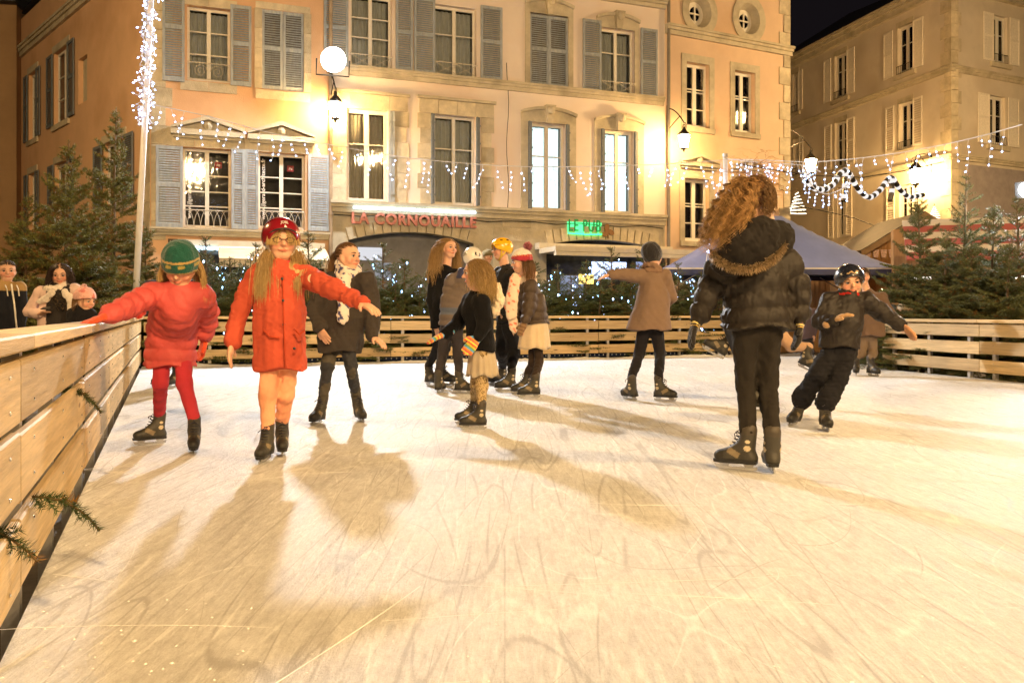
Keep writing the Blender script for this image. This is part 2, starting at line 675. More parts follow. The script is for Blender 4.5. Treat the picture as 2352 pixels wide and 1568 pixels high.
def cornice(fr, parent, u0, u1, z, h, d=.16, mt=None, name='cornice'):
    mb = MB()
    fr.box(mb, u0, u1, z, z + h * .45, -.02, d * .45)
    fr.box(mb, u0, u1, z + h * .451, z + h * .75, -.02, d * .75)
    fr.box(mb, u0, u1, z + h * .751, z + h, -.02, d)
    return mb.build(name, mt or M_STONE2, parent)


# ------------------------------------------------------------------ ground and ice
LEFT = lambda y: -.42 - .404 * y          # line of the left barrier, x as a function of y
FARP = np.array([-4.87, 14.26, 0.0])
FARU = np.array([.944, .329, 0.0]) / np.linalg.norm([.944, .329])
CORNER = np.array([-6.02, 13.86, 0.0])
FAR_END = FARP + FARU * 11.5
GZ = -.2

g = MB()
g.poly([(-120, -60, GZ), (120, -60, GZ), (120, 160, GZ), (-120, 160, GZ)])
tag(g.build('ground', mat('paving_dark', (.10, .085, .07), .8, ns=3, na=.35, bump=.5, bs=14)), kind='structure')

# building frames (positions read from the picture, distances from the rink's scale)
FB = Frame(-4.35, 20.5, .934, .357)                    # the long facade
uA = FB.uz(345, 400)[0]                                # its left corner
uAB = FB.uz(757, 300)[0]
uBC = FB.uz(1527, 300)[0]
pA, pBC = FB.P(uA, 0), FB.P(uBC, 0)
FS = Frame(pA[0], pA[1], .682, -.732)                  # side wall of the left house, u < 0 going back
FC = Frame(pBC[0], pBC[1], .89, .456)                  # the house with round windows
uC1 = FC.uz(1813, 300)[0]
KX = (2185 - CX) / FPX * 33.0
FD = Frame(KX, 33.0, .242, -.970)                      # far right building, left face (u < 0 going back)
FE = Frame(KX, 33.0, .895, .447)                       # its right face


def shell(fr, u0, u1, z1, depth, parent, mt, name='back_wall'):
    """rear, sides and roof that close a facade into a building"""
    mb = MB()
    P = fr.P
    mb.poly([P(u0, GZ, -depth), P(u0, z1, -depth), P(u1, z1, -depth), P(u1, GZ, -depth)])
    mb.poly([P(u0, GZ, -.03), P(u0, z1, -.03), P(u0, z1, -depth), P(u0, GZ, -depth)])
    mb.poly([P(u1, GZ, -.03), P(u1, GZ, -depth), P(u1, z1, -depth), P(u1, z1, -.03)])
    mb.build(name, mt, parent)
    rf = MB()
    fr.box(rf, u0 - .1, u1 + .1, z1, z1 + .25, -depth, .35)
    h = 2.4
    rf.hexa([P(u0 - .1, z1 + .251, .3), P(u1 + .1, z1 + .251, .3), P(u1 + .1, z1 + .251, -depth), P(u0 - .1, z1 + .251, -depth),
             P(u0 + .4, z1 + h, -depth * .45), P(u1 - .4, z1 + h, -depth * .45), P(u1 - .4, z1 + h, -depth * .55), P(u0 + .4, z1 + h, -depth * .55)])
    rf.build('roof', M_SLATE, parent)


# ---------------- house A: orange corner house with grey-blue shutters
hA = empty('corner_house', pA[:2] + (GZ,))
tag(hA, 'orange plastered corner house with grey-blue shutters and twin pediments behind the white mast', 'house')
zTopA = 10.2
wA = {k: FB.rect(*v) for k, v in dict(up=(430, 17, 529, 188), closed=(602, 26, 698, 208), lo1=(420, 341, 531, 525), lo2=(593, 352, 701, 527)).items()}
shopA = FB.rect(395, 566, 745, 720)
holesA = [wA['up'], wA['closed'], wA['lo1'], wA['lo2'], (shopA[0], shopA[1], GZ, shopA[3])]
wall_mesh(FB, uA, uAB, GZ, zTopA, holesA).build('wall', M_ORANGE, hA)
sideW = [FS.rect(*r) for r in ((124, 112, 158, 281), (66, 166, 86, 320), (180, 131, 200, 236), (238, 322, 287, 470), (126, 372, 158, 512), (66, 398, 84, 530))]
lS = -11.2
wall_mesh(FS, lS, 0, GZ, zTopA, sideW, .16).build('wall', M_ORANGE, hA)
rfA = MB()
pb = FS.P(lS, zTopA)
bc = FB.P(uAB, zTopA, -9)
rfA.poly([FB.P(uA - .2, zTopA + .2, .3), FB.P(uAB, zTopA + .2, .3), (bc[0], bc[1], zTopA + .2), (pb[0], pb[1], zTopA + .2)])
rfA.poly([FB.P(uA - .2, zTopA, .3), FB.P(uAB, zTopA, .3), FB.P(uAB, zTopA + .2, .3), FB.P(uA - .2, zTopA + .2, .3)])
rfA.build('roof', M_SLATE, hA)
window(FB, hA, wA['up'], (.36, .33, .31), curtain='net')
rail(FB, hA, wA['up'][0], wA['up'][1], wA['up'][2] + .05, wA['up'][2] + .42, 'scroll')
u0, u1, z0, z1 = wA['closed']
um = (u0 + u1) / 2
onebox('room', FB, u0, u1, z0, z1, -.25, -.2, M_ROOMB, hA)
shutter(FB, hA, (u0, um - .005, z0, z1), -.06)
shutter(FB, hA, (um + .005, u1, z0, z1), -.06)
for k in ('lo1', 'lo2'):
    window(FB, hA, wA[k], (.26, .2, .22, .32) if k == 'lo1' else (.26, .22, .22, .3), curtain='black')
    rail(FB, hA, wA[k][0] + .02, wA[k][1] - .02, wA[k][2] + .02, wA[k][2] + .42, 'arches')
for r in ((373, 0, 424, 188), (529, 15, 577, 199), (358, 336, 420, 523), (531, 344, 562, 526), (562, 345, 593, 527), (707, 356, 756, 531)):
    rc = FB.rect(*r)
    shutter(FB, hA, (rc[0], rc[1], rc[2], rc[3] + (.5 if r[1] == 0 else 0)))
for k, t in (('up', .2), ('closed', .16)):
    u0, u1, z0, z1 = wA[k]
    blocks_h(FB, hA, u0 - .15, u1 + .15, z0 - .24, z0 - .02, .6, .02)
    blocks_h(FB, hA, u0 - .15, u1 + .15, z1, z1 + t, .6, .02)
u0, u1, z0, z1 = wA['closed']
blocks_v(FB, hA, u0 - .17, u0, z0, z1, .5, .02)
blocks_v(FB, hA, u1, u1 + .17, z0, z1, .5, .02)
for k in ('lo1', 'lo2'):
    u0, u1, z0, z1 = wA[k]
    blocks_h(FB, hA, u0 - .3, u1 + .3, z1 + .01, z1 + .27, .5, .02)
pediment(FB, hA, 392, 268, 562, 314)
pediment(FB, hA, 568, 281, 722, 326)
blocks_v(FB, hA, uA + .02, uA + .32, 2.5, zTopA, .42, .02, .14)
blocks_v(FS, hA, -.32, -.0, 2.5, zTopA, .42, .02, .14, -1)
cornice(FB, hA, uA - .02, uAB, FB.uz(550, 545)[1], .17, .14)
zc = FS.uz(120, 75)[1]
cornice(FS, hA, lS, 0, zc, .28, .2)
for rc in (sideW[0], sideW[1], sideW[3], sideW[4], sideW[5]):
    window(FS, hA, rc, (.33, .33, .34), curtain='linen', depth=.12)
    w = (rc[1] - rc[0]) * .42
    shutter(FS, hA, (rc[0] - w, rc[0] - .01, rc[2], rc[3]), .03, M_SHUTD)
    shutter(FS, hA, (rc[1] + .01, rc[1] + w, rc[2], rc[3]), .03, M_SHUTD)
    onebox('sill', FS, rc[0] - .1, rc[1] + .1, rc[2] - .16, rc[2] - .01, -.02, .06, M_STONE2, hA)
    onebox('lintel', FS, rc[0] - .1, rc[1] + .1, rc[3] + .01, rc[3] + .2, -.02, .025, M_STONE2, hA)
onebox('blind_niche', FS, *sideW[2], -.16, -.12, M_STONE2, hA)
# web address up the left panes and a small red square sticker on the right panes
M_LETTER = mat('vinyl_white', (.78, .76, .72), .6)
M_STICK = mat('sticker_red', (.20, .012, .018), .5)


def letters(fr, parent, body, u, z, off, width, height, mt, name='lettering', vertical=False, extrude=.004, bold=0.0, spacing=1.0):
    V, F = text_mesh(body, 1.0, extrude, bold, spacing)
    ex, ey = np.ptp(V[:, 0]), np.ptp(V[:, 1])
    V = V - np.array([(V[:, 0].max() + V[:, 0].min()) / 2, (V[:, 1].max() + V[:, 1].min()) / 2, 0])
    V = V * np.array([width / ex, height / ey, 1])
    W = []
    for x, y, d in V:
        W.append(fr.P(u - y, z + x, off + d) if vertical else fr.P(u + x, z + y, off + d))
    return link(name, mesh(name, W, F, mt), parent)


for k, adr, xs, xr, yr in (('lo1', 'www.jlgerard-architecte.fr', 436, 502, 377), ('lo2', 'www.jlgerard-architecte.fr', 607, 669, 385)):
    u0, u1, z0, z1 = wA[k]
    letters(FB, hA, adr, FB.uz(xs, 430)[0], (z0 + z1) / 2 + .05, -.165, (z1 - z0) * .80, .12, M_LETTER, vertical=True, bold=.012)
    us, zs = FB.uz(xr, yr)
    st = onebox('window_sticker', FB, us - .075, us + .075, zs - .07, zs + .07, -.176, -.172, M_STICK, hA)
    letters(FB, st, 'Jlg', us, zs, -.170, .085, .055, M_LETTER, extrude=.001)
# ground floor: shop with a bright tube under the fascia and a scalloped awning
fas = FB.rect(408, 541, 745, 568)
onebox('shop_fascia', FB, fas[0], fas[1], fas[2], fas[3] - .14, .0, .12, mat('fascia_cream', (.6, .55, .45), .6), hA)
onebox('light_tube', FB, fas[0] + .05, FB.uz(592, 560)[0], fas[2] - .1, fas[2] - .02, .12, .2, emis('tube_white', (.62, .88, 1.0), 4.0), hA)
M_SHOPG = mat('shop_glass_dark', (.05, .05, .05), .12, spec=.6, ns=3, na=.5)
onebox('shop_window', FB, shopA[0], shopA[1], GZ, shopA[3], -.5, -.45, M_SHOPG, hA)
aw = FB.rect(500, 580, 745, 604)
mbw = MB()
mbw.hexa([FB.P(aw[0], aw[2], 1.0), FB.P(aw[1], aw[2], 1.0), FB.P(aw[1], aw[3] + .12, .02), FB.P(aw[0], aw[3] + .12, .02),
          FB.P(aw[0], aw[2] + .03, 1.0), FB.P(aw[1], aw[2] + .03, 1.0), FB.P(aw[1], aw[3] + .15, .02), FB.P(aw[0], aw[3] + .15, .02)])
awo = mbw.build('awning', mat('awning_cream', (.52, .42, .28), .85, ns=6, na=.12), hA)
vb = MB()
n = 22
for i in range(n):
    a, b = aw[0] + (aw[1] - aw[0]) * i / n, aw[0] + (aw[1] - aw[0]) * (i + .86) / n
    vb.hexa([FB.P(a, aw[2] - .16, 1.005), FB.P(b, aw[2] - .16, 1.005), FB.P(b, aw[2] - .16, .995), FB.P(a, aw[2] - .16, .995),
             FB.P(a, aw[2] - .002, 1.005), FB.P(b, aw[2] - .002, 1.005), FB.P(b, aw[2] - .002, .995), FB.P(a, aw[2] - .002, .995)])
vb.build('valance', mat('valance_cream', (.62, .55, .42), .85), awo, kind='stuff')
# brown street name plate
pl = FB.rect(386, 549, 430, 566)
po = onebox('name_plate', FB, pl[0], pl[1], pl[2], pl[3], .03, .05, mat('plate_brown', (.06, .035, .02), .5), hA)
letters(FB, po, 'L P\u00f4rte', (pl[0] + pl[1]) / 2, (pl[2] + pl[3]) / 2, .052, (pl[1] - pl[0]) * .8, (pl[3] - pl[2]) * .55, mat('plate_cream', (.6, .5, .3), .6), extrude=.002)

# ---------------- house B: long peach facade over two pubs
hB = empty('pub_house', FB.P((uAB + uBC) / 2, GZ))
tag(hB, 'long peach house over two pubs with tall windows and stone bands', 'house')
zTopB = 10.4
U = {k: FB.rect(*v) for k, v in dict(u1=(805, -12, 900, 163), u2=(998, 15, 1094, 180), u3=(1217, 34, 1305, 200), u4=(1380, 67, 1457, 221),
                                     l1=(797, 251, 891, 465), l2=(998, 266, 1092, 471), l3=(1221, 283, 1298, 484), l4=(1388, 300, 1455, 491)).items()}
ar1 = (FB.uz(800, 555)[0], FB.uz(1088, 558)[0])
zsp1 = FB.uz(940, 556)[1]
zap1 = FB.uz(925, 533)[1]
ar2 = (FB.uz(1255, 560)[0], FB.uz(1500, 560)[0])
zsp2 = FB.uz(1380, 566)[1]
zap2 = FB.uz(1380, 551)[1]
holesB = list(U.values()) + [(ar1[0], ar1[1], GZ, zap1), (ar2[0], ar2[1], GZ, zap2)]
zgf = FB.uz(1140, 500)[1] - .03
wall_mesh(FB, uAB + .001, uBC, zgf, zTopB, list(U.values())).build('wall', M_PEACH, hB)
wall_mesh(FB, uAB + .001, uBC, GZ, zgf, holesB[-2:]).build('ground_floor_wall', M_STONE2, hB)
shell(FB, uAB + .02, uBC - .02, zTopB, 9.0, hB, M_PEACH)


def arch(fr, parent, a0, a1, zs, za, nv, ring=.30):
    """spandrel infill and voussoirs of a segmental arch"""
    P = fr.P
    sp = MB()
    w = (a1 - a0)
    h = za - zs
    rad = (w * w / 4 + h * h) / (2 * h)
    cz = za - rad
    cu = (a0 + a1) / 2

    def arc(u):
        return cz + math.sqrt(max(rad * rad - (u - cu) ** 2, 0))
    n = 24
    for i in range(n):
        x0, x1 = a0 + w * i / n, a0 + w * (i + 1) / n
        sp.poly([P(x0, arc(x0), -.0), P(x1, arc(x1), -.0), P(x1, za), P(x0, za)])
        sp.poly([P(x0, arc(x0)), P(x0, arc(x0), -.3), P(x1, arc(x1), -.3), P(x1, arc(x1))])
    sp.build('spandrel', M_STONE2, parent)
    th = math.asin(w / 2 / rad)
    for i in range(nv):
        t0, t1 = -th + 2 * th * i / nv + .003, -th + 2 * th * (i + 1) / nv - .003
        v = MB()
        q = []
        for o in (.05 + R.uniform(-.006, .006), -.02):
            for t, r in ((t0, rad + .003), (t1, rad + .003), (t1, rad + ring), (t0, rad + ring)):
                q.append(P(cu + r * math.sin(t), cz + r * math.cos(t), o))
        v.hexa(q)
        v.build('voussoir', M_STONE, parent)
    return lambda u: arc(u) if a0 < u < a1 else -9


arcf1 = arch(FB, hB, ar1[0], ar1[1], zsp1, zap1, 15)
arcf2 = arch(FB, hB, ar2[0], ar2[1], zsp2, zap2, 15, .36)
zband = FB.uz(757, 488)[1]
# ashlar courses of the ground floor
zc0 = 2.0
row = 0
ztopash = FB.uz(1140, 500)[1] - .03
while zc0 < ztopash - .05:
    zc1 = min(zc0 + .36, ztopash)
    u = uAB + .03 - (.35 if row % 2 else 0)
    while u < uBC - .1:
        a, b = max(u, uAB + .03), min(u + R.uniform(.7, .95), uBC - .05)
        if b - a > .1 and not any(x0 - .42 < b and a < x1 + .42 and zc0 < za + .42 for x0, x1, za in ((*ar1, zap1), (*ar2, zap2))):
            onebox('stone_block', FB, a + .005, b - .005, zc0 + .005, zc1 - .005, -.01, .02 + R.uniform(-.006, .006), M_STONE, hB)
        u = b
        if b >= uBC - .06:
            break
    zc0 = zc1
    row += 1
onebox('stone_band', FB, uAB + .01, uBC - .03, zap1 + .33, ztopash, -.01, .012, M_STONE2, hB)
cornice(FB, hB, uAB, uBC - .02, ztopash + .002, FB.uz(1140, 478)[1] - ztopash, .2)
zcu = FB.uz(1140, 206)[1]
cornice(FB, hB, FB.uz(800, 160)[0], uBC - .05, zcu, .23, .13)
cornice(FB, hB, FB.uz(1380, 0)[0], uBC, FB.uz(1450, 12)[1], .22, .2)
window(FB, hB, U['u1'], (.5, .32, .32), curtain='net')
window(FB, hB, U['u2'], (.62, .38), curtain='net')
window(FB, hB, U['u4'], (.66, .34), curtain='net')
u0, u1, z0, z1 = U['u3']
um = (u0 + u1) / 2
onebox('room', FB, u0, u1, z0, z1, -.25, -.2, M_ROOMB, hB)
shutter(FB, hB, (u0, um - .004, z0, z1 - .03), -.05)
shutter(FB, hB, (um + .004, u1, z0, z1 - .03), -.05)
for k in ('u1', 'u2', 'u4'):
    rail(FB, hB, U[k][0] - .02, U[k][1] + .02, U[k][2] + .04, U[k][2] + .36, 'cross', .06)
for r in ((743, -14, 799, 152), (908, -6, 947, 165), (950, -2, 998, 172), (1103, 17, 1152, 186), (1337, 47, 1379, 214), (1470, 68, 1508, 227)):
    shutter(FB, hB, FB.rect(*r))
window(FB, hB, U['l1'], (.6, .34), curtain='linen', fw=.075)
window(FB, hB, U['l2'], (.6, .34), curtain='net')
window(FB, hB, U['l3'], (.62, .36), curtain='lit', fw=.065)
window(FB, hB, U['l4'], (.62, .36), curtain='lit', fw=.065)
edge_shutter(FB, hB, U['l1'][1] + .005, U['l1'][2], U['l1'][3], M_SHUT, .15)
for k in ('l2', 'l3', 'l4'):
    edge_shutter(FB, hB, U[k][0] - .10, U[k][2], U[k][3], M_SHUTD, .085, .34)
    edge_shutter(FB, hB, U[k][1] + .015, U[k][2], U[k][3], M_SHUTD, .085, .34)
for k, ww in (('l1', .30), ('l2', .27)):
    u0, u1, z0, z1 = U[k]
    e = .16
    blocks_v(FB, hB, u1 + e, u1 + e + ww, z0, z1, .36, .02, .07, 1)
    if k == 'l2':
        blocks_v(FB, hB, u0 - .1 - ww, u0 - .1, z0, z1, .36, .02, .07, -1)
    else:
        blocks_v(FB, hB, u0 - .22, u0 - .02, z0, z1, .36, .02)
    blocks_h(FB, hB, u0 - .4, u1 + .5, z1 + .005, z1 + .36, .45, .025)
    onebox('drip_mould', FB, u0 - .44, u1 + .54, z1 + .365, z1 + .43, -.02, .09, M_STONE2, hB)
for k in ('u3', 'u4', 'l3', 'l4'):
    rc = U[k]
    e = .0 if k == 'u3' else (.0 if k == 'u4' else .11)
    arch_hood(FB, hB, (rc[0] - e, rc[1] + e, rc[2], rc[3]), .14 if k[0] == 'u' else .2, .14)
blocks_v(FB, hB, uAB + .02, uAB + .30, FB.uz(757, 465)[1], FB.uz(757, 200)[1], .36, .018, .06)
dpb = MB()
dpb.tube([FB.P(uAB + .01, GZ, .1), FB.P(uAB + .01, zTopB, .1)], .045, 8)
for z in (1.2, 3.2, 5.2, 7.4):
    dpb.tube([FB.P(uAB + .01, z, .1), FB.P(uAB + .01, z + .06, .1)], .06, 8)
dpb.build('downpipe', mat('zinc_pipe', (.34, .27, .20), .5, metal=.3, ns=3, na=.3), hB)
cbl = MB()
cbl.tube([FB.P(uAB + .1 + (uBC - uAB - .2) * t / 14, ztopash - .06 - .03 * math.sin(t * 2.3), .06) for t in range(15)], .011, 5)
cbl.tube([FB.P(FB.uz(1165, 300)[0] + .03 * math.sin(t), ztopash + .3 + t * .34, .03) for t in range(12)], .009, 5)
cbl.build('wall_cable', M_IRON, hB)
# signs over the pubs
sg = FB.rect(806, 492, 1091, 521)
sgo = empty('pub_sign', FB.P((sg[0] + sg[1]) / 2, sg[2], .1))
tag(sgo, 'red letters LA CORNOUAILLE under a white light tube', 'sign')
letters(FB, sgo, 'LA CORNOUAILLE', (sg[0] + sg[1]) / 2, (sg[2] + sg[3]) / 2, .10, sg[1] - sg[0], (sg[3] - sg[2]) * .92, mat('letters_red', (.52, .18, .13), .5, ns=10, na=.2), extrude=.03, bold=.035, spacing=1.12)
tb = MB()
zt = FB.uz(946, 489)[1]
tb.tube([FB.P(sg[0] + .02, zt + .05, .22), FB.P(sg[1] - .06, zt + .05, .22)], .035, 8)
tb.build('light_tube', emis('tube_sign', (.72, .92, 1.0), 7.0), sgo)
tbr = MB()
for t in (.08, .5, .92):
    u = sg[0] + (sg[1] - sg[0]) * t
    tbr.tube([FB.P(u, zt + .1, .02), FB.P(u, zt + .09, .22)], .012, 6)
tbr.build('bracket', M_IRON, sgo)
pg = FB.rect(1303, 505, 1380, 535)
pgo = empty('neon_sign', FB.P((pg[0] + pg[1]) / 2, pg[2], .1))
tag(pgo, 'green glowing LE PUB sign with a clover leaf', 'sign')
M_GREEN = emis('neon_green', (.03, 1.0, .18), 5.5)
bp_ = MB()  # glowing panel put in for the green halo round the letters
FB.box(bp_, pg[0] - .015, pg[1] + .0, pg[2] - .05, pg[3] + .02, .03, .05)
bp_.build('halo_panel', mat('halo_green', (.05, .5, .16), .6, emit=(.10, 1.0, .35), es=1.5), pgo)
letters(FB, pgo, 'LE PUB', (pg[0] + pg[1]) / 2 - .02, (pg[2] + pg[3]) / 2 + .01, .09, (pg[1] - pg[0]) * .95, (pg[3] - pg[2]) * .9, mat('letters_green', (.02, .34, .12), .4), extrude=.02, spacing=1.15)
un = MB()
un.tube([FB.P(pg[0], pg[2] - .03, .09), FB.P((pg[0] + pg[1]) / 2, pg[2] - .05, .09), FB.P(pg[1], pg[2] - .03, .09)], .018, 6)
un.build('neon_tube', M_GREEN, pgo)
cu_, cz_ = FB.uz(1391, 532)
cl = MB()
for k in range(3):
    t = math.radians(90 + 120 * k)
    cc = (cu_ + .1 * math.cos(t + .25), cz_ + .1 * math.sin(t + .25))
    pts = []
    for i in range(15):
        a = 2 * math.pi * i / 14
        r = .085 * (1 + .22 * math.cos(2 * (a - t)))
        pts.append((cc[0] + r * math.cos(a), cc[1] + r * math.sin(a)))
    n0 = len(cl.v)
    cl.v += [FB.P(x, z, .14) for x, z in pts] + [FB.P(x, z, .09) for x, z in pts]
    cl.f.append(tuple(range(n0, n0 + 15)))
    for i in range(14):
        cl.f.append((n0 + i, n0 + 15 + i, n0 + 16 + i, n0 + 1 + i))
cl.tube([FB.P(cu_, cz_ - .02, .12), FB.P(cu_ + .02, cz_ - .2, .12)], .018, 6)
cl.build('clover', mat('clover_brown', (.22, .11, .04), .5, ns=9, na=.2), pgo)
# pub fronts behind the fir trees
onebox('shop_window', FB, ar1[0], ar1[1], GZ, zap1, -.42, -.36, mat('pub_front_grey', (.16, .16, .17), .5, ns=3, na=.3), hB)
onebox('shop_window', FB, ar2[0], ar2[1], GZ, zap2, -.42, -.36, M_SHOPG, hB)
for r, cl_, st in (((828, 566, 886, 596), (.95, .95, 1.0), .8), ((868, 602, 905, 640), (.9, .92, 1.0), .35), ((1372, 600, 1452, 640), (.55, .68, 1.0), 2.6),
                   ((1300, 632, 1352, 676), (.6, .7, 1.0), .5), ((1475, 600, 1500, 690), (.5, .6, 1.0), .7)):
    rc = FB.rect(*r)
    onebox('lit_pane', FB, rc[0], rc[1], rc[2], rc[3], -.35, -.33, emis('pub_light_%d' % r[0], cl_, st), hB)
yl = FB.rect(1331, 630, 1362, 652)
ylo = onebox('lit_menu_box', FB, yl[0], yl[1], yl[2], yl[3], -.05, .05, emis('menu_yellow', (1, .72, .18), 2.4), hB)
awb = FB.rect(1228, 564, 1532, 590)
ab = MB()
FB.box(ab, awb[0], awb[1], awb[3] - .16, awb[3], .02, .3)
FB.box(ab, awb[0], awb[1], awb[2] + .02, awb[2] + .15, .3, 1.35)
FB.box(ab, awb[0] + .02, awb[1] - .02, awb[2] - .08, awb[2] + .01, 1.2, 1.35)
for t in (.1, .5, .9):
    u = awb[0] + (awb[1] - awb[0]) * t
    ab.tube([FB.P(u, awb[3] - .1, .1), FB.P(u, awb[2] + .06, 1.25)], .02, 6)
ab.build('awning', mat('awning_white', (.66, .60, .48), .7, ns=6, na=.1), hB)

# ---------------- house C: apricot house with round windows
hC = empty('round_window_house', FC.P(uC1 / 2, GZ))
tag(hC, 'apricot house with two round attic windows and stone quoins beside the pubs', 'house')
zTopC = 13.0
WC = [FC.rect(*r) for r in ((1576, 146, 1629, 294), (1687, 165, 1734, 306), (1572, 411, 1629, 555), (1687, 420, 1734, 556))]
OC = [(FC.uz(1606, 28), .42), (FC.uz(1719, 45), .42)]
hol = list(WC) + [(c[0] - r, c[0] + r, c[1] - r * 1.12, c[1] + r * 1.12) for c, r in OC]
wall_mesh(FC, 0, uC1, GZ, zTopC, hol).build('wall', M_PINK, hC)
shell(FC, .02, uC1, zTopC, 8.0, hC, M_PINK)
for (c, r) in OC:
    P = FC.P
    ring, fill, n = MB(), MB(), 32
    ry = 1.12
    for i in range(n):
        a0, a1 = 2 * math.pi * i / n, 2 * math.pi * (i + 1) / n

        def q(a, k, o):
            return P(c[0] + r * k * math.cos(a), c[1] + r * k * ry * math.sin(a), o)
        ring.hexa([q(a0, .97, .05), q(a1, .97, .05), q(a1, .97, -.02), q(a0, .97, -.02), q(a0, 1.5, .05), q(a1, 1.5, .05), q(a1, 1.5, -.02), q(a0, 1.5, -.02)])
        ring.poly([q(a0, .97, .05), q(a0, .7, -.22), q(a1, .7, -.22), q(a1, .97, .05)])
    ring.build('oculus_surround', M_STONE2, hC)
    wf = MB()
    for i in range(n):
        a0, a1 = 2 * math.pi * i / n, 2 * math.pi * (i + 1) / n
        wf.hexa([q(a0, .44, -.2), q(a1, .44, -.2), q(a1, .44, -.24), q(a0, .44, -.24), q(a0, .74, -.2), q(a1, .74, -.2), q(a1, .74, -.24), q(a0, .74, -.24)])
    FC.box(wf, c[0] - .02, c[0] + .02, c[1] - r * .6, c[1] + r * .6, -.235, -.19)
    FC.box(wf, c[0] - r * .5, c[0] + r * .5, c[1] - .02, c[1] + .02, -.233, -.192)
    w = wf.build('window', M_WHITE, hC)
    for sx in (-1, 1):
        for sz in (-1, 1):
            a, b = sorted((c[0] + sx * .02, c[0] + sx * r * .5))
            d, e = sorted((c[1] + sz * .02, c[1] + sz * r * .58))
            onebox('pane', FC, a, b, d, e, -.228, -.222, M_GLASS, w)
    onebox('room', FC, c[0] - r, c[0] + r, c[1] - r, c[1] + r, -.6, -.55, M_ROOMB, w)
for k, rc in enumerate(WC):
    window(FC, hC, rc, (.27, .30, .05, .38), curtain='black', depth=.17, fw=.075)
    surround(FC, hC, rc, .17, .22)
cb = FC.uz(1529, 74)
cornice(FC, hC, 0, uC1 + .05, cb[1] - .05, .26, .2)
for x0, y0, x1, y1 in ((1559, 356, 1646, 384), (1676, 366, 1756, 392)):
    pediment(FC, hC, x0, y0, x1, y1)
z = GZ
i = 0
while z < zTopC:
    w = .42 if i % 2 else .24
    onebox('quoin', FC, uC1 - w, uC1 + .012, z + .006, z + .52, -.3, .035 + R.uniform(-.005, .005), M_STONE, hC)
    z += .53
    i += 1
dp = MB()
dp.tube([FC.P(.06, GZ, .1), FC.P(.06, zTopC, .1)], .045, 8)
dp.build('downpipe', mat('zinc', (.25, .22, .18), .5, metal=.4), hC)

# ---------------- building D: tall beige house across the street
hD = empty('street_house', (KX, 33.0, GZ))
tag(hD, 'tall beige stone house with cream louvred shutters across the street', 'house')
zTopD = 13.7
lD = -15.0
DW = [(1819, 168, 1834, 258, 0), (1917, 124, 1945, 225, 0), (2061, 58, 2097, 167, 0),
      (1822, 318, 1836, 402, 1), (1918, 279, 1945, 385, 1), (2064, 234, 2097, 343, 1),
      (1923, 430, 1944, 545, 2), (2065, 424, 2096, 530, 2)]
DR = [FD.rect(*r[:4]) for r in DW]
wall_mesh(FD, lD, 0, GZ, zTopD, DR, .25).build('wall', M_BEIGE, hD)
for rc, r in zip(DR, DW):
    window(FD, hD, rc, (.62, .38), curtain='linen' if r[4] < 2 else 'yellow', depth=.14, fw=.10)
    w = (rc[1] - rc[0]) * .62
    shutter(FD, hD, (rc[0] - w - .22, rc[0] - .22, rc[2], rc[3]), .04, M_SHUTC, .09, solid=r[4] == 0)
    shutter(FD, hD, (rc[1] + .06, rc[1] + w + .06, rc[2], rc[3]), .04, M_SHUTC, .09, solid=r[4] == 0)
    if r[4] < 2:
        rail(FD, hD, rc[0], rc[1], rc[2] + .02, rc[2] + .34, 'bars', .04, M_IRON)
        onebox('sill', FD, rc[0] - .2, rc[1] + .2, rc[2] - .2, rc[2] - .01, -.02, .1, M_STONE2, hD)
        surround(FD, hD, rc, .05, .22, .02)
EW = [(2281, 37, 2313, 146, 0), (2272, 221, 2309, 334, 1)]
ER = [FE.rect(*r[:4]) for r in EW]
wall_mesh(FE, 0, 9.0, GZ, zTopD, ER, .25).build('wall', M_BEIGE, hD)
for rc, r in zip(ER, EW):
    window(FE, hD, rc, (.62, .38), curtain='linen', depth=.14, fw=.10)
    w = (rc[1] - rc[0]) * .7
    shutter(FE, hD, (rc[0] - w - .05, rc[0] - .05, rc[2], rc[3]), .04, M_SHUTC, .09, solid=True)
    shutter(FE, hD, (rc[1] + .1, rc[1] + w + .1, rc[2], rc[3]), .04, M_SHUTC, .09, solid=True)
    rail(FE, hD, rc[0], rc[1], rc[2] + .02, rc[2] + .34, 'bars', .04, M_IRON)
    onebox('sill', FE, rc[0] - .2, rc[1] + .2, rc[2] - .2, rc[2] - .01, -.02, .1, M_STONE2, hD)
zs_ = FD.uz(2100, 196)[1]
for fr, a, b in ((FD, lD, .12), (FE, -.12, 9.0)):
    cornice(fr, hD, a, b, zs_, .25, .16)
    cornice(fr, hD, a, b, zTopD - .35, .5, .45)
    cornice(fr, hD, a, b, FD.uz(2160, 372)[1], .22, .14)
z, i = GZ, 0
while z < zTopD - .4:
    w = .55 if i % 2 else .34
    onebox('quoin', FD, -w, .03, z + .006, z + .5, -.3, .03 + R.uniform(-.004, .004), M_STONE, hD)
    onebox('quoin', FE, .035, .9 - w, z + .006, z + .5, -.3, .03 + R.uniform(-.004, .004), M_STONE, hD)
    z += .51
    i += 1
rd = MB()
c0 = FD.P(.3, zTopD + .151, .3)
rd.v += [FD.P(lD, zTopD + .151, .45), FD.P(.45, zTopD + .151, .45), FE.P(9, zTopD + .151, .45), (KX + 12, 52, zTopD + .151), (KX + 2, 48, zTopD + 4.0)]
rd.f += [(0, 1, 4), (1, 2, 4), (2, 3, 4), (3, 0, 4)]
rd.build('roof', M_SLATE, hD)
# dark shopfront on the right face behind the stripes
onebox('shop_front', FE, .9, 9.0, GZ, FD.uz(2160, 380)[1], .0, .06, mat('shop_plum', (.34, .30, .30), .6, ns=3, na=.2), hD)
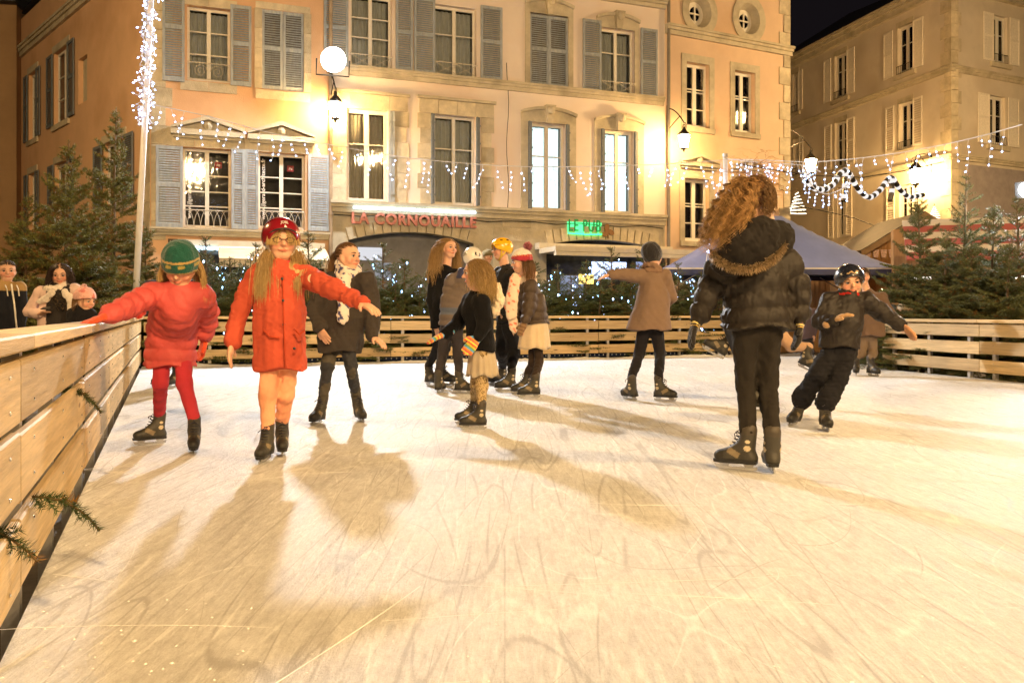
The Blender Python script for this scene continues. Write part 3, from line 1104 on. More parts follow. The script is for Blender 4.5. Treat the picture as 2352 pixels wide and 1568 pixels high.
# ---------------- building at the end of the lane on the far left
FL = Frame(-28.0, 24.6, .985, .17)
hL = empty('lane_house', FL.P(6, GZ))
tag(hL, 'dark brown house at the end of the lane, far left edge', 'house')
uL1 = FL.uz(38, 400)[0]
LW = [FL.rect(-120, 380, -70, 540), FL.rect(-120, 120, -70, 280)]
wall_mesh(FL, 0, uL1, GZ, 10.5, LW, .2).build('wall', M_DARKWALL, hL)
shell(FL, .02, uL1 - .02, 10.5, 6.0, hL, M_DARKWALL)
for rc in LW:
    window(FL, hL, rc, curtain='dark')
# ------------------------------------------------------------------ ice
def ice_material():
    m = bpy.data.materials.new('ice')
    m.use_nodes = True
    nt = m.node_tree
    N, L = nt.nodes, nt.links
    b = N['Principled BSDF']
    tc = N.new('ShaderNodeTexCoord')

    def mapped(scale, rot=0.0, loc=(0, 0, 0)):
        mp = N.new('ShaderNodeMapping')
        mp.inputs['Scale'].default_value = scale
        mp.inputs['Rotation'].default_value = (0, 0, rot)
        mp.inputs['Location'].default_value = loc
        L.new(tc.outputs['Object'], mp.inputs['Vector'])
        return mp.outputs[0]

    def noise(vec, s, d=4, rough=.6, dist=0.0):
        n = N.new('ShaderNodeTexNoise')
        n.inputs['Scale'].default_value = s
        n.inputs['Detail'].default_value = d
        n.inputs['Roughness'].default_value = rough
        n.inputs['Distortion'].default_value = dist
        L.new(vec, n.inputs['Vector'])
        return n.outputs['Fac']

    def math_(op, a, c=None, clamp=False):
        n = N.new('ShaderNodeMath')
        n.operation = op
        n.use_clamp = clamp
        for i, x in enumerate((a, c)):
            if x is None:
                continue
            if isinstance(x, (int, float)):
                n.inputs[i].default_value = x
            else:
                L.new(x, n.inputs[i])
        return n.outputs[0]

    def rng_(v, a, b_, c=0.0, d=1.0):
        n = N.new('ShaderNodeMapRange')
        n.inputs[1].default_value = a
        n.inputs[2].default_value = b_
        n.inputs[3].default_value = c
        n.inputs[4].default_value = d
        L.new(v, n.inputs[0])
        return n.outputs[0]

    # skate scratches: thin iso-lines of smooth noises, in several directions
    tot = None
    for sc, rot, s, wdt, lo in (((1, .10, 1), .35, .9, .0012, (3, 1, 0)), ((1, .12, 1), 1.2, 1.1, .0014, (9, 4, 0)), ((1, .16, 1), 2.2, .8, .0011, (1, 8, 0)),
                                ((1, .10, 1), -.5, 1.6, .0020, (5, 2, 0)), ((1, .08, 1), 1.62, 2.2, .0035, (0, 6, 0)), ((1, .07, 1), 1.45, 4.0, .008, (2, 7, 0)),
                                ((1, .07, 1), 1.75, 5.0, .012, (12, 7, 0)), ((1, .08, 1), .9, 3.2, .008, (4, 17, 0)),
                                ((1, .45, 1), .2, .55, .0009, (6, 3, 0)), ((1, .5, 1), 1.9, .75, .0010, (15, 9, 0)), ((1, .35, 1), 1.1, .95, .0012, (21, 5, 0)), ((1, .25, 1), 1.4, 1.6, .0022, (27, 15, 0))):
        v = noise(mapped(sc, rot, lo), s, .6, .25)
        d = math_('ABSOLUTE', math_('SUBTRACT', v, .5))
        line = rng_(d, 0.0, wdt, 1.0, 0.0)
        brk = rng_(noise(mapped((1, 1, 1), rot, lo), 1.7, 0), .40, .58)
        line = math_('MULTIPLY', line, brk)
        tot = line if tot is None else math_('MAXIMUM', tot, line)
    light = None
    for sc, rot, s, wdt, lo in (((1, .3, 1), 1.3, 1.3, .0020, (31, 2, 0)), ((1, .4, 1), .5, 1.0, .0016, (8, 22, 0)), ((1, .12, 1), 1.55, 3.4, .010, (40, 3, 0)),
                                ((1, .6, 1), 2.4, 1.5, .0018, (13, 30, 0)), ((1, .10, 1), 1.85, 2.6, .007, (17, 33, 0))):
        v = noise(mapped(sc, rot, lo), s, .6, .25)
        d = math_('ABSOLUTE', math_('SUBTRACT', v, .5))
        line = math_('MULTIPLY', rng_(d, 0.0, wdt, 1.0, 0.0), rng_(noise(mapped((1, 1, 1), rot, lo), 2.3, 0), .42, .60))
        light = line if light is None else math_('MAXIMUM', light, line)
    grain = noise(mapped((1, 1, 1)), 120, 5, .8)
    comb = noise(mapped((1.0, .10, 1), 1.45), 60, 5, .75, .4)
    comb2 = noise(mapped((1.0, .17, 1), 1.75), 22, 6, .75, .6)
    crumb = rng_(noise(mapped((1, .55, 1), 1.6), 30, 8, .8), .35, .80)
    big = noise(mapped((1, 1, 1)), .55, 5, .6)
    h = math_('ADD', math_('MULTIPLY', grain, .35), math_('MULTIPLY', comb, .55))
    h = math_('ADD', h, math_('MULTIPLY', comb2, .7))
    h = math_('ADD', h, math_('MULTIPLY', crumb, .8))
    bp = N.new('ShaderNodeBump')
    bp.inputs['Strength'].default_value = 1.0
    bp.inputs['Distance'].default_value = .012
    L.new(h, bp.inputs['Height'])
    L.new(bp.outputs[0], b.inputs['Normal'])
    cr = N.new('ShaderNodeMixRGB')
    cr.inputs[1].default_value = (.51, .51, .51, 1)
    cr.inputs[2].default_value = (.93, .94, .95, 1)
    k = math_('ADD', math_('MULTIPLY', comb2, .55), math_('MULTIPLY', crumb, .30))
    k = math_('ADD', k, math_('MULTIPLY', comb, .45))
    k = math_('ADD', k, math_('MULTIPLY', big, .35))
    k = math_('ADD', k, math_('MULTIPLY', grain, .45))
    k = rng_(k, .78, 1.20)
    k = math_('ADD', k, math_('MULTIPLY', light, .42))
    k = math_('SUBTRACT', k, math_('MULTIPLY', tot, .62), True)
    L.new(k, cr.inputs[0])
    L.new(cr.outputs[0], b.inputs['Base Color'])
    L.new(rng_(k, 0, 1, .36, .7), b.inputs['Roughness'])
    b.inputs['Specular IOR Level'].default_value = .3
    return m


M_ICE = ice_material()
ice = MB()
poly = [(LEFT(-4), -4), (9.5, -4), (8.6, 0), (6.4, 10.4), (5.78, 13.1), (6.0, 15.4), (FAR_END[0] + .3, FAR_END[1] + .1), (CORNER[0] + .02, CORNER[1] - .02)]
ice.v += [(x, y, 0) for x, y in poly] + [(x, y, GZ - .05) for x, y in poly]
n = len(poly)
ice.f.append(tuple(range(n)))
for i in range(n):
    j = (i + 1) % n
    ice.f.append((i, i + n, j + n, j))
iceo = tag(ice.build('ice_floor', M_ICE), kind='structure')

# ridges of scraped snow along skate tracks, and crumbs: loose, uncountable
M_SNOW = mat('scraped_snow', (.86, .87, .88), .75, ns=30, na=.06, bump=.4, bs=90, spec=.2)


def tracks():
    V, F = [], []
    rr = random.Random(5)
    for k in range(90):
        x, y = rr.uniform(-3.2, 5.5), rr.uniform(1.6, 9.5)
        if x < LEFT(y) + .25:
            continue
        a = rr.choice((rr.uniform(-.35, .35), rr.uniform(0, 6.28))) + rr.choice((0, math.pi))
        cv = rr.uniform(-1, 1) * rr.choice((.2, .5, 1.0))
        ln = rr.uniform(.3, 1.2)
        w = rr.uniform(.0010, .0024)
        n = max(6, int(ln / .07))
        b0 = len(V)
        hgt = rr.uniform(.0006, .0018)
        px, py, aa = x, y, a
        for i in range(n):
            t = i / (n - 1)
            e = math.sin(math.pi * t) ** .5 * rr.uniform(.5, 1.1)
            nx, ny = -math.sin(aa), math.cos(aa)
            V.append((px - nx * w, py - ny * w, .0008))
            V.append((px, py, .001 + hgt * e))
            V.append((px + nx * w * 1.3, py + ny * w * 1.3, .0008))
            px += math.cos(aa) * ln / n
            py += math.sin(aa) * ln / n
            aa += cv * ln / n
        for i in range(n - 1):
            q = b0 + i * 3
            F += [(q, q + 3, q + 4, q + 1), (q + 1, q + 4, q + 5, q + 2)]
    for k in range(1500):
        y = 1.7 + 9 * rr.random() ** 1.4
        x = rr.uniform(LEFT(y) + .05, 5.5) if k % 3 else LEFT(y) + abs(rr.gauss(0, .35)) + .02
        s = rr.uniform(.002, .0055)
        b0 = len(V)
        for i in range(5):
            t = i * 1.2566 + rr.random()
            V.append((x + s * math.cos(t) * rr.uniform(.7, 1.4), y + s * math.sin(t) * rr.uniform(.7, 1.4), .0006))
        V.append((x, y, s * rr.uniform(.5, .9)))
        F += [(b0 + i, b0 + (i + 1) % 5, b0 + 5) for i in range(5)]
    return mesh('scraped_snow', V, F, M_SNOW)


tag(link('scraped_snow', tracks()), 'thin ridges and crumbs of scraped snow on the ice', 'snow', kind='stuff')


def snow_bank(name, p0, p1, w, hgt, seed, inward):
    rr = np.random.default_rng(seed)
    p0, p1 = np.array(p0), np.array(p1)
    L = np.linalg.norm(p1 - p0)
    d = (p1 - p0) / L
    nx = np.array([inward[0], inward[1], 0.0])
    nu, nv = int(L / .05), 9
    V = []
    prof = np.sin(np.linspace(0, math.pi, nv)) ** 1.3
    ph = rr.random(8) * 6.28
    for i in range(nu + 1):
        s = L * i / nu
        k = .45 + .35 * math.sin(s * 2.1 + ph[0]) * math.sin(s * .7 + ph[1]) + .25 * math.sin(s * 5.3 + ph[2]) + rr.normal() * .12
        k = max(.05, k)
        for j in range(nv):
            q = p0 + d * s + nx * (w * (j / (nv - 1)) * (.6 + .5 * k))
            V.append((q[0], q[1], -.004 + hgt * k * prof[j] * (1 + rr.normal() * .10)))
    F = [(i * nv + j, i * nv + j + 1, (i + 1) * nv + j + 1, (i + 1) * nv + j) for i in range(nu) for j in range(nv - 1)]
    return link(name, mesh(name, V, F, M_SNOW, True))


FN = np.array([FARU[1], -FARU[0], 0])
LD = np.array([-.404, 1, 0]) / np.linalg.norm([.404, 1])
LN = np.array([LD[1], -LD[0], 0])
tag(snow_bank('snow_bank', CORNER + FN * .02 + FARU * .2, FAR_END + FN * .02, .42, .05, 3, FN), 'low bank of swept snow along the foot of the far barrier', 'snow', kind='stuff')

# ------------------------------------------------------------------ barriers
M_PINE = mat('pine_board', (.56, .41, .21), .6, ns=5, na=.30, stretch=(.5, 9, 9), bump=.25, bs=30, orand=.26, dirt=((.30, .17, .06), 1.1, .35))
M_POSTM = mat('steel_post', (.42, .40, .37), .45, metal=.5, ns=20, na=.15)


def knots(m):
    """dark knots in the boards"""
    nt = m.node_tree
    N, L = nt.nodes, nt.links
    b = N['Principled BSDF']
    src = b.inputs['Base Color'].links[0].from_socket
    tc = N.new('ShaderNodeTexCoord')
    oi = N.new('ShaderNodeObjectInfo')
    ad = N.new('ShaderNodeVectorMath')
    ad.operation = 'ADD'
    sc = N.new('ShaderNodeVectorMath')
    sc.operation = 'MULTIPLY'
    sc.inputs[1].default_value = (1.6, .01, 6.0)
    mu = N.new('ShaderNodeMath')
    mu.operation = 'MULTIPLY'
    mu.inputs[1].default_value = 91
    L.new(oi.outputs['Random'], mu.inputs[0])
    L.new(tc.outputs['Object'], sc.inputs[0])
    L.new(sc.outputs[0], ad.inputs[0])
    L.new(mu.outputs[0], ad.inputs[1])
    vo = N.new('ShaderNodeTexVoronoi')
    vo.inputs['Scale'].default_value = 1.0
    L.new(ad.outputs[0], vo.inputs['Vector'])
    mr = N.new('ShaderNodeMapRange')
    mr.inputs[1].default_value = .035
    mr.inputs[2].default_value = .10
    mr.inputs[3].default_value = .85
    mr.inputs[4].default_value = 0
    L.new(vo.outputs['Distance'], mr.inputs[0])
    mi = N.new('ShaderNodeMixRGB')
    mi.inputs[2].default_value = (.12, .06, .02, 1)
    L.new(mr.outputs[0], mi.inputs[0])
    L.new(src, mi.inputs[1])
    L.new(mi.outputs[0], b.inputs['Base Color'])


knots(M_PINE)


def board_mesh(length, h, t, c=.006, mt=None):
    """a planed board with eased edges along local x, front face at y = 0, thickness to +y"""
    pr = [(c, 0), (h - c, 0), (h, c), (h, t - c), (h - c, t), (c, t), (0, t - c), (0, c)]
    V = [(x, y, z) for x in (0, length) for z, y in pr]
    F = [(i, (i + 1) % 8, 8 + (i + 1) % 8, 8 + i) for i in range(8)] + [tuple(reversed(range(8))), tuple(range(8, 16))]
    return mesh('board', V, F, mt or M_PINE)


BM = {}


def board(parent, p, ang, length, h, t, name='board', mt=None):
    key = (round(length, 2), h, t)
    if key not in BM:
        BM[key] = board_mesh(length, h, t, mt=mt)
    return link(name, BM[key], parent, loc=p, rot=(0, 0, ang))


def barrier(name, label, p0, d, joints, out, zs, railz=.81, railw=.20, posts=()):
    """p0: a point on the line; d: direction; joints: distances where panels meet; out: unit vector away from the ice"""
    root = empty(name, tuple(p0[:2]) + (0,))
    tag(root, label, 'barrier', 'barriers round the ice rink')
    d = np.array(d)
    out = np.array(out)
    ang = math.atan2(d[1], d[0])
    flip = np.dot(np.array([-d[1], d[0], 0]), out) < 0
    for a, b in zip(joints[:-1], joints[1:]):
        L = b - a - .012
        for z, h in zs:
            jit = R.uniform(-.004, .004)
            q = p0 + d * (a + .006) + np.array([0, 0, z + jit])
            if flip:
                q = p0 + d * (b - .006) + np.array([0, 0, z + jit])
            board(root, q, ang + (math.pi if flip else 0), L, h, .03)
        rr = p0 + d * ((b - .003) if flip else (a + .003)) - out * .035 + np.array([0, 0, railz - .045])
        board(root, rr, ang + (math.pi if flip else 0), b - a - .006, .045, railw, 'top_rail')
        ps = [a + .22, b - .22] if not posts else []
        ps.append((a + b) / 2)
        for s in ps:
            m = MB()
            c = p0 + d * s + out * .031
            for k, (e0, e1) in enumerate(((-.025, .025),)):
                A = c + d * e0
                B = c + d * e1
                O = out * .05
                m.hexa([tuple(A) [:2] + (GZ,), tuple(B)[:2] + (GZ,), tuple(B + O)[:2] + (GZ,), tuple(A + O)[:2] + (GZ,),
                        tuple(A)[:2] + (railz - .046,), tuple(B)[:2] + (railz - .046,), tuple(B + O)[:2] + (railz - .046,), tuple(A + O)[:2] + (railz - .046,)])
            m.build('post', M_POSTM, root)
    sc_ = MB()
    for a, b in zip(joints[:-1], joints[1:]):
        for s in (a + .245, (a + b) / 2 + .02, b - .195):
            for z, h in zs:
                for dz in (.045, h - .045):
                    c = p0 + d * s - out * .002
                    u = out * -.003
                    n0 = len(sc_.v)
                    for k in range(6):
                        t = k * 1.0472
                        e = d * (.0065 * math.cos(t)) + np.array([0, 0, .0065 * math.sin(t)])
                        sc_.v.append(tuple(c + e + [0, 0, z + dz]))
                    for k in range(6):
                        t = k * 1.0472
                        e = d * (.004 * math.cos(t)) + np.array([0, 0, .004 * math.sin(t)])
                        sc_.v.append(tuple(c + u + e + [0, 0, z + dz]))
                    sc_.f += [(n0 + k, n0 + (k + 1) % 6, n0 + 6 + (k + 1) % 6, n0 + 6 + k) for k in range(6)] + [tuple(n0 + 6 + k for k in range(6))]
    sc_.build('screws', mat('screw_zinc', (.75, .74, .70), .25, metal=.9), root, kind='stuff')
    return root


ZS = [(.09, .165), (.325, .165), (.555, .165)]
s_of = lambda y: y / LD[1]
left_joints = [s_of(y) for y in (.6, 2.45, 4.35, 6.25, 8.15, 10.05, 11.95, 13.8)]
barrier('left_barrier', 'pine board barrier running from the near left corner to the white mast', np.array([-.42, 0, 0]), LD, left_joints, -LN,
        [(.075, .20), (.325, .20), (.555, .185)])
fj = [0.03 + 2.03 * i for i in range(7)]
barrier('far_barrier', 'pine board barrier across the far end of the ice below the fir trees', CORNER + FARU * .0, FARU, fj, -FN, ZS)
rp0 = np.array([5.73, 13.2, 0])
rd_ = np.array([.213, -.977, 0])
rd_ = rd_ / np.linalg.norm(rd_)
barrier('right_barrier', 'short pine board barrier at the right behind the boy in the dark helmet', rp0, rd_, [0.0, 2.0, 4.0, 6.0], np.array([-rd_[1], rd_[0], 0]), ZS, .78)
# cooling header with its row of nozzles under the far barrier
hd = empty('cooling_header', tuple(CORNER[:2]) + (0,))
tag(hd, 'dark blue cooling pipe with a row of pale nozzles under the far barrier', 'pipe')
m = MB()
q0, q1 = CORNER - FN * .16 + FARU * .3, CORNER - FN * .16 + FARU * 11.4
m.tube([(q0[0], q0[1], .055), (q1[0], q1[1], .055)], .055, 10)
m.build('pipe', mat('pipe_blue', (.015, .03, .09), .35), hd, True)
m = MB()
for i in range(118):
    q = q0 + FARU * (.1 + .093 * i) + FN * .05
    m.ball((q[0], q[1], .05), .014, 6, 4)
m.build('nozzles', mat('nozzle_pale', (.7, .72, .75), .3), hd, kind='stuff')
# ------------------------------------------------------------------ lamps
M_LANT = emis('lantern_glow', WARM, LANTERN)


def lantern(name, label, wall_pt, head_pt, s=1.0, power=1.0):
    """wrought iron wall bracket with a hanging hexagonal lantern"""
    root = empty(name, tuple(wall_pt))
    tag(root, label, 'lantern', 'wall lanterns')
    w, h = np.array(wall_pt, float), np.array(head_pt, float)
    top = h + np.array([0, 0, .42 * s])
    m = MB()
    m.tube([w + [0, 0, .30], w - [0, 0, .45]], .022, 8)
    pts = []
    for i in range(13):
        t = i / 12
        p = w * (1 - t) + np.array([top[0], top[1], top[2] + .14]) * t
        p[2] = w[2] + .22 + (top[2] + .10 - w[2] - .22) * t + .10 * math.sin(math.pi * t)
        pts.append(p)
    m.tube(pts, .016, 7)
    m.tube([w - [0, 0, .40], w * .45 + pts[8] * .55 - [0, 0, .22], pts[9]], .012, 6)
    d = (top - w)
    d[2] = 0
    d = d / (np.linalg.norm(d) + 1e-6)
    sc = []
    for i in range(20):
        a = i / 19 * 3.4 * math.pi
        r = .15 * s * (1 - i / 24)
        sc.append(pts[-1] + d * (r * math.sin(a)) + np.array([0, 0, r * math.cos(a) - .15 * s]))
    m.tube(sc, .010, 6)
    m.tube([pts[-1], top - [0, 0, .02]], .010, 6)
    m.build('bracket', M_IRON, root, True)
    c = MB()
    c.lathe(h, [(.004, .42 * s), (.03 * s, .38 * s), (.035 * s, .34 * s), (.09 * s, .29 * s), (.19 * s, .17 * s), (.20 * s, .145 * s), (.004, .145 * s)], 6)
    c.build('cap', M_IRON, root)
    g = MB()
    g.lathe(h, [(.004, .14 * s), (.17 * s, .14 * s), (.105 * s, -.22 * s), (.004, -.22 * s)], 6)
    g.build('glass', M_LANT if power == 1.0 else emis('lantern_glow_strong', WARM, LANTERN * power), root)
    f = MB()
    for k in range(6):
        a = 2 * math.pi * k / 6
        cs, sn = math.cos(a), math.sin(a)
        f.tube([h + [.175 * s * cs, .175 * s * sn, .14 * s], h + [.11 * s * cs, .11 * s * sn, -.22 * s]], .008, 5)
    f.lathe(h, [(.115 * s, -.22 * s), (.115 * s, -.25 * s), (.04 * s, -.28 * s), (.02 * s, -.34 * s), (.003, -.36 * s)], 6)
    f.build('cage', M_IRON, root)
    return root


u1_, _ = FB.uz(757, 190)
lantern('wall_lantern', 'glowing wall lantern just below the floodlight, between corner house and pub house', FB.P(u1_, FB.uz(757, 196)[1], .03), at(770, 250, 20.1), .95)
w2 = FC.uz(1532, 268)
lantern('wall_lantern', 'glowing wall lantern left of the sash windows, on the apricot house', FC.P(w2[0], w2[1], .03), at(1571, 322, 23.0), .9)
w3 = FC.P(uC1, FC.uz(1813, 310)[1], -.1)
lantern('wall_lantern', 'glowing wall lantern on the quoined corner above the blue tent', w3, at(1862, 378, 27.0), 1.05, 4.0)
u4_, z4_ = FD.uz(2140, 372)
w4 = FD.P(u4_, z4_, .02)
h4 = FD.P(u4_, z4_ - .55, .75)
lantern('wall_lantern', 'glowing wall lantern beside the corner of the tall beige house', w4, h4, 1.5)

# floodlight on the pub house
fl = empty('floodlight', tuple(at(765, 165, 19.6)))
tag(fl, 'dazzling floodlight above the leftmost wall lantern', 'floodlight')
fc = at(766, 138, 19.45)
aim = np.array([.6, 3.8, 0.0]) - fc
aim = aim / np.linalg.norm(aim)
sx = np.cross(aim, [0, 0, 1.0])
sx = sx / np.linalg.norm(sx)
sy = np.cross(sx, aim)
hs = MB()
qq = lambda a, b, c: tuple(fc + sx * a + sy * b + aim * c)
for k in range(24):
    a, b = 2 * math.pi * k / 24, 2 * math.pi * (k + 1) / 24
    hs.poly([qq(.235 * math.cos(b), .235 * math.sin(b), .01), qq(.235 * math.cos(a), .235 * math.sin(a), .01), qq(.14 * math.cos(a), .14 * math.sin(a), -.26), qq(.14 * math.cos(b), .14 * math.sin(b), -.26)])
hs.poly([qq(.14 * math.cos(2 * math.pi * k / 24), .14 * math.sin(2 * math.pi * k / 24), -.26) for k in range(24)])
hs.build('housing', M_IRON, fl)
yk = MB()
wp = FB.P(u1_, FB.uz(757, 165)[1], 0)
yk.tube([qq(-.37, 0, -.08), qq(-.37, -.36, -.1), qq(.37, -.36, -.1), qq(.37, 0, -.08)], .018, 6)
yk.tube([qq(0, -.36, -.1), wp], .025, 6)
yk.build('yoke', M_IRON, fl)
fg = MB()
for k in range(24):
    a, b = 2 * math.pi * k / 24, 2 * math.pi * (k + 1) / 24
    fg.poly([qq(0, 0, .10), qq(.22 * math.cos(a), .22 * math.sin(a), .0), qq(.22 * math.cos(b), .22 * math.sin(b), .0)])
fg.build('lens', emis('flood_glow', (.96, .98, 1.0), FLOOD * 1.7), fl)

ri = MB()  # glowing ring added to brighten the wall round the floodlight
ring = [qq(.255 * math.cos(2 * math.pi * k / 24), .255 * math.sin(2 * math.pi * k / 24), -.02) for k in range(25)]
ri.tube(ring, .028, 8, False)
ri.build('glow_ring', emis('flood_glow_ring', (1.0, .93, .80), 34.0), fl)

# white projector on a mast at the right end of the rink
PX, PY = .602 * 12.8, 12.8
pj = empty('projector_mast', (PX, PY, GZ))
tag(pj, 'slim mast with a glaring white projector at the right edge', 'projector')
m = MB()
m.tube([(PX + .25, PY, GZ), (PX + .25, PY, 3.9)], .035, 10)
m.build('mast', M_POSTM, pj, True)
pc = np.array([PX + .02, PY - .02, CZ - (436 - HY) / FPX * PY])
aim2 = np.array([-.9, 2.0, .0]) - pc
aim2 = aim2 / np.linalg.norm(aim2)
sx = np.cross(aim2, [0, 0, 1.0])
sx = sx / np.linalg.norm(sx)
sy = np.cross(sx, aim2)
q2 = lambda a, b, c: tuple(pc + sx * a + sy * b + aim2 * c)
m = MB()
m.hexa([q2(-.17, -.12, -.005), q2(.17, -.12, -.005), q2(.11, -.08, -.12), q2(-.11, -.08, -.12), q2(-.17, .12, -.005), q2(.17, .12, -.005), q2(.11, .08, -.12), q2(-.11, .08, -.12)])
m.tube([q2(0, 0, -.1), (PX + .25, PY, pc[2])], .018, 6)
m.build('housing', M_IRON, pj)
m = MB()
for k in range(20):
    a, b = 2 * math.pi * k / 20, 2 * math.pi * (k + 1) / 20
    m.poly([q2(0, 0, .05), q2(.115 * math.cos(a), .115 * math.sin(a), .0), q2(.115 * math.cos(b), .115 * math.sin(b), .0)])
m.build('lens', emis('projector_glow', (.86, .92, 1.0), SPOT), pj)

# lantern posts added behind the camera, unseen, as front fill
for lx, ly, lab in ((-7.5, -6.5, 'added fill lantern post, unseen behind the camera, by the left barrier'), (6.5, -7.5, 'added fill lantern post, unseen behind the camera, to the right')):
    root = tag(empty('fill_lantern_post', (lx, ly, GZ)), lab, 'added fill lamp', 'added fill lantern posts')
    m = MB()
    m.lathe((lx, ly, GZ), [(.16, 0), (.16, .3), (.09, .5), (.06, 1.0), (.05, 4.6), (.09, 4.7), (.03, 4.8)], 10)
    m.build('post', M_IRON, root, True)
    m = MB()
    h = np.array([lx, ly, GZ + 5.15])
    m.lathe(h, [(.004, .22), (.24, .22), (.15, -.3), (.004, -.3)], 6)
    m.build('glass', emis('fill_post_glow', (1.0, .70, .38), FRONT_FILL), root)
    m = MB()
    m.lathe(h, [(.004, .55), (.05, .45), (.28, .25), (.28, .225), (.004, .225)], 6)
    m.build('cap', M_IRON, root)

# tall lamp masts beside the rink, outside the picture, added as warm fill light
for lx, ly, lab in ((3.8, -10.0, 'added sodium fill mast, out of view behind the near end of the rink'), (-13.5, 10.5, 'added sodium fill mast, out of view at the mouth of the lane'),
                    (10.5, .5, 'added sodium fill mast, out of view right of the rink, near side'), (17.0, 22.5, 'added sodium fill mast, out of view in the street behind the striped stall')):
    root = tag(empty('fill_mast', (lx, ly, GZ)), lab, 'added fill lamp', 'added fill masts')
    m = MB()
    m.lathe((lx, ly, GZ), [(.14, 0), (.14, .6), (.08, .8), (.05, 9.3), (.02, 9.35)], 10)
    m.build('post', M_IRON, root, True)
    d = np.array([1.5 - lx, 6.0 - ly, 0])
    d = d / np.linalg.norm(d)
    hd2 = np.array([lx, ly, GZ + 9.2]) + d * .9
    m = MB()
    m.tube([(lx, ly, GZ + 9.1), tuple(np.array([lx, ly, GZ + 9.4]) + d * .5), tuple(hd2 + [0, 0, .12])], .03, 6)
    m.lathe(hd2, [(.004, .16), (.12, .14), (.30, .02), (.30, .0)], 14)
    m.build('head', M_IRON, root)
    m = MB()
    m.lathe(hd2, [(.27, .005), (.25, -.12), (.16, -.22), (.004, -.25)], 14)
    m.build('bowl', emis('fill_mast_glow_%d' % int(ly), (1.0, .64, .28), MAST_FILL * (.45 if lx < -13 else 2.1 if ly < -5 else .75 if ly < 5 else .9)), root)
# ------------------------------------------------------------------ fir trees
M_NEEDLE = mat('fir_needles', attr=True, rough=.6, ns=3, na=.25, spec=.25)
M_BARK = mat('fir_bark', (.13, .085, .05), .9, ns=14, na=.3, bump=.5, bs=60)


def needles(P0, P1, dens, ln, wd, rs, green=(.080, .098, .032), brown=.06):
    """flat tapering needles set round the twigs P0->P1; returns verts, faces, colours"""
    L = np.linalg.norm(P1 - P0, axis=1)
    cnt = np.maximum(1, (L * dens).astype(int))
    idx = np.repeat(np.arange(len(L)), cnt)
    t = rs.random(len(idx))[:, None]
    A = P0[idx] * (1 - t) + P1[idx] * t
    ax = (P1 - P0)[idx] / (L[idx][:, None] + 1e-9)
    rd = rs.normal(size=A.shape)
    rd -= ax * (rd * ax).sum(1)[:, None]
    rd /= np.linalg.norm(rd, axis=1)[:, None] + 1e-9
    d = ax * .55 + rd * .85
    d[:, 2] += .12
    d /= np.linalg.norm(d, axis=1)[:, None]
    sd = np.cross(d, rs.normal(size=A.shape))
    sd /= np.linalg.norm(sd, axis=1)[:, None] + 1e-9
    l = ln * (.7 + .6 * rs.random(len(A)))[:, None]
    V = np.empty((len(A), 3, 3))
    V[:, 0] = A - sd * wd * .5
    V[:, 1] = A + sd * wd * .5
    V[:, 2] = A + d * l
    F = np.arange(len(A) * 3).reshape(-1, 3)
    g = np.array(green) * (.6 + .9 * rs.random(len(A)))[:, None]
    tw = rs.random(len(P0))[idx]
    g[tw < brown] = np.array([.22, .11, .025]) * (.6 + .7 * rs.random((tw < brown).sum()))[:, None]
    g[tw > .9] *= 1.5
    C = np.repeat(g, 3, axis=0)
    return V.reshape(-1, 3), F, C


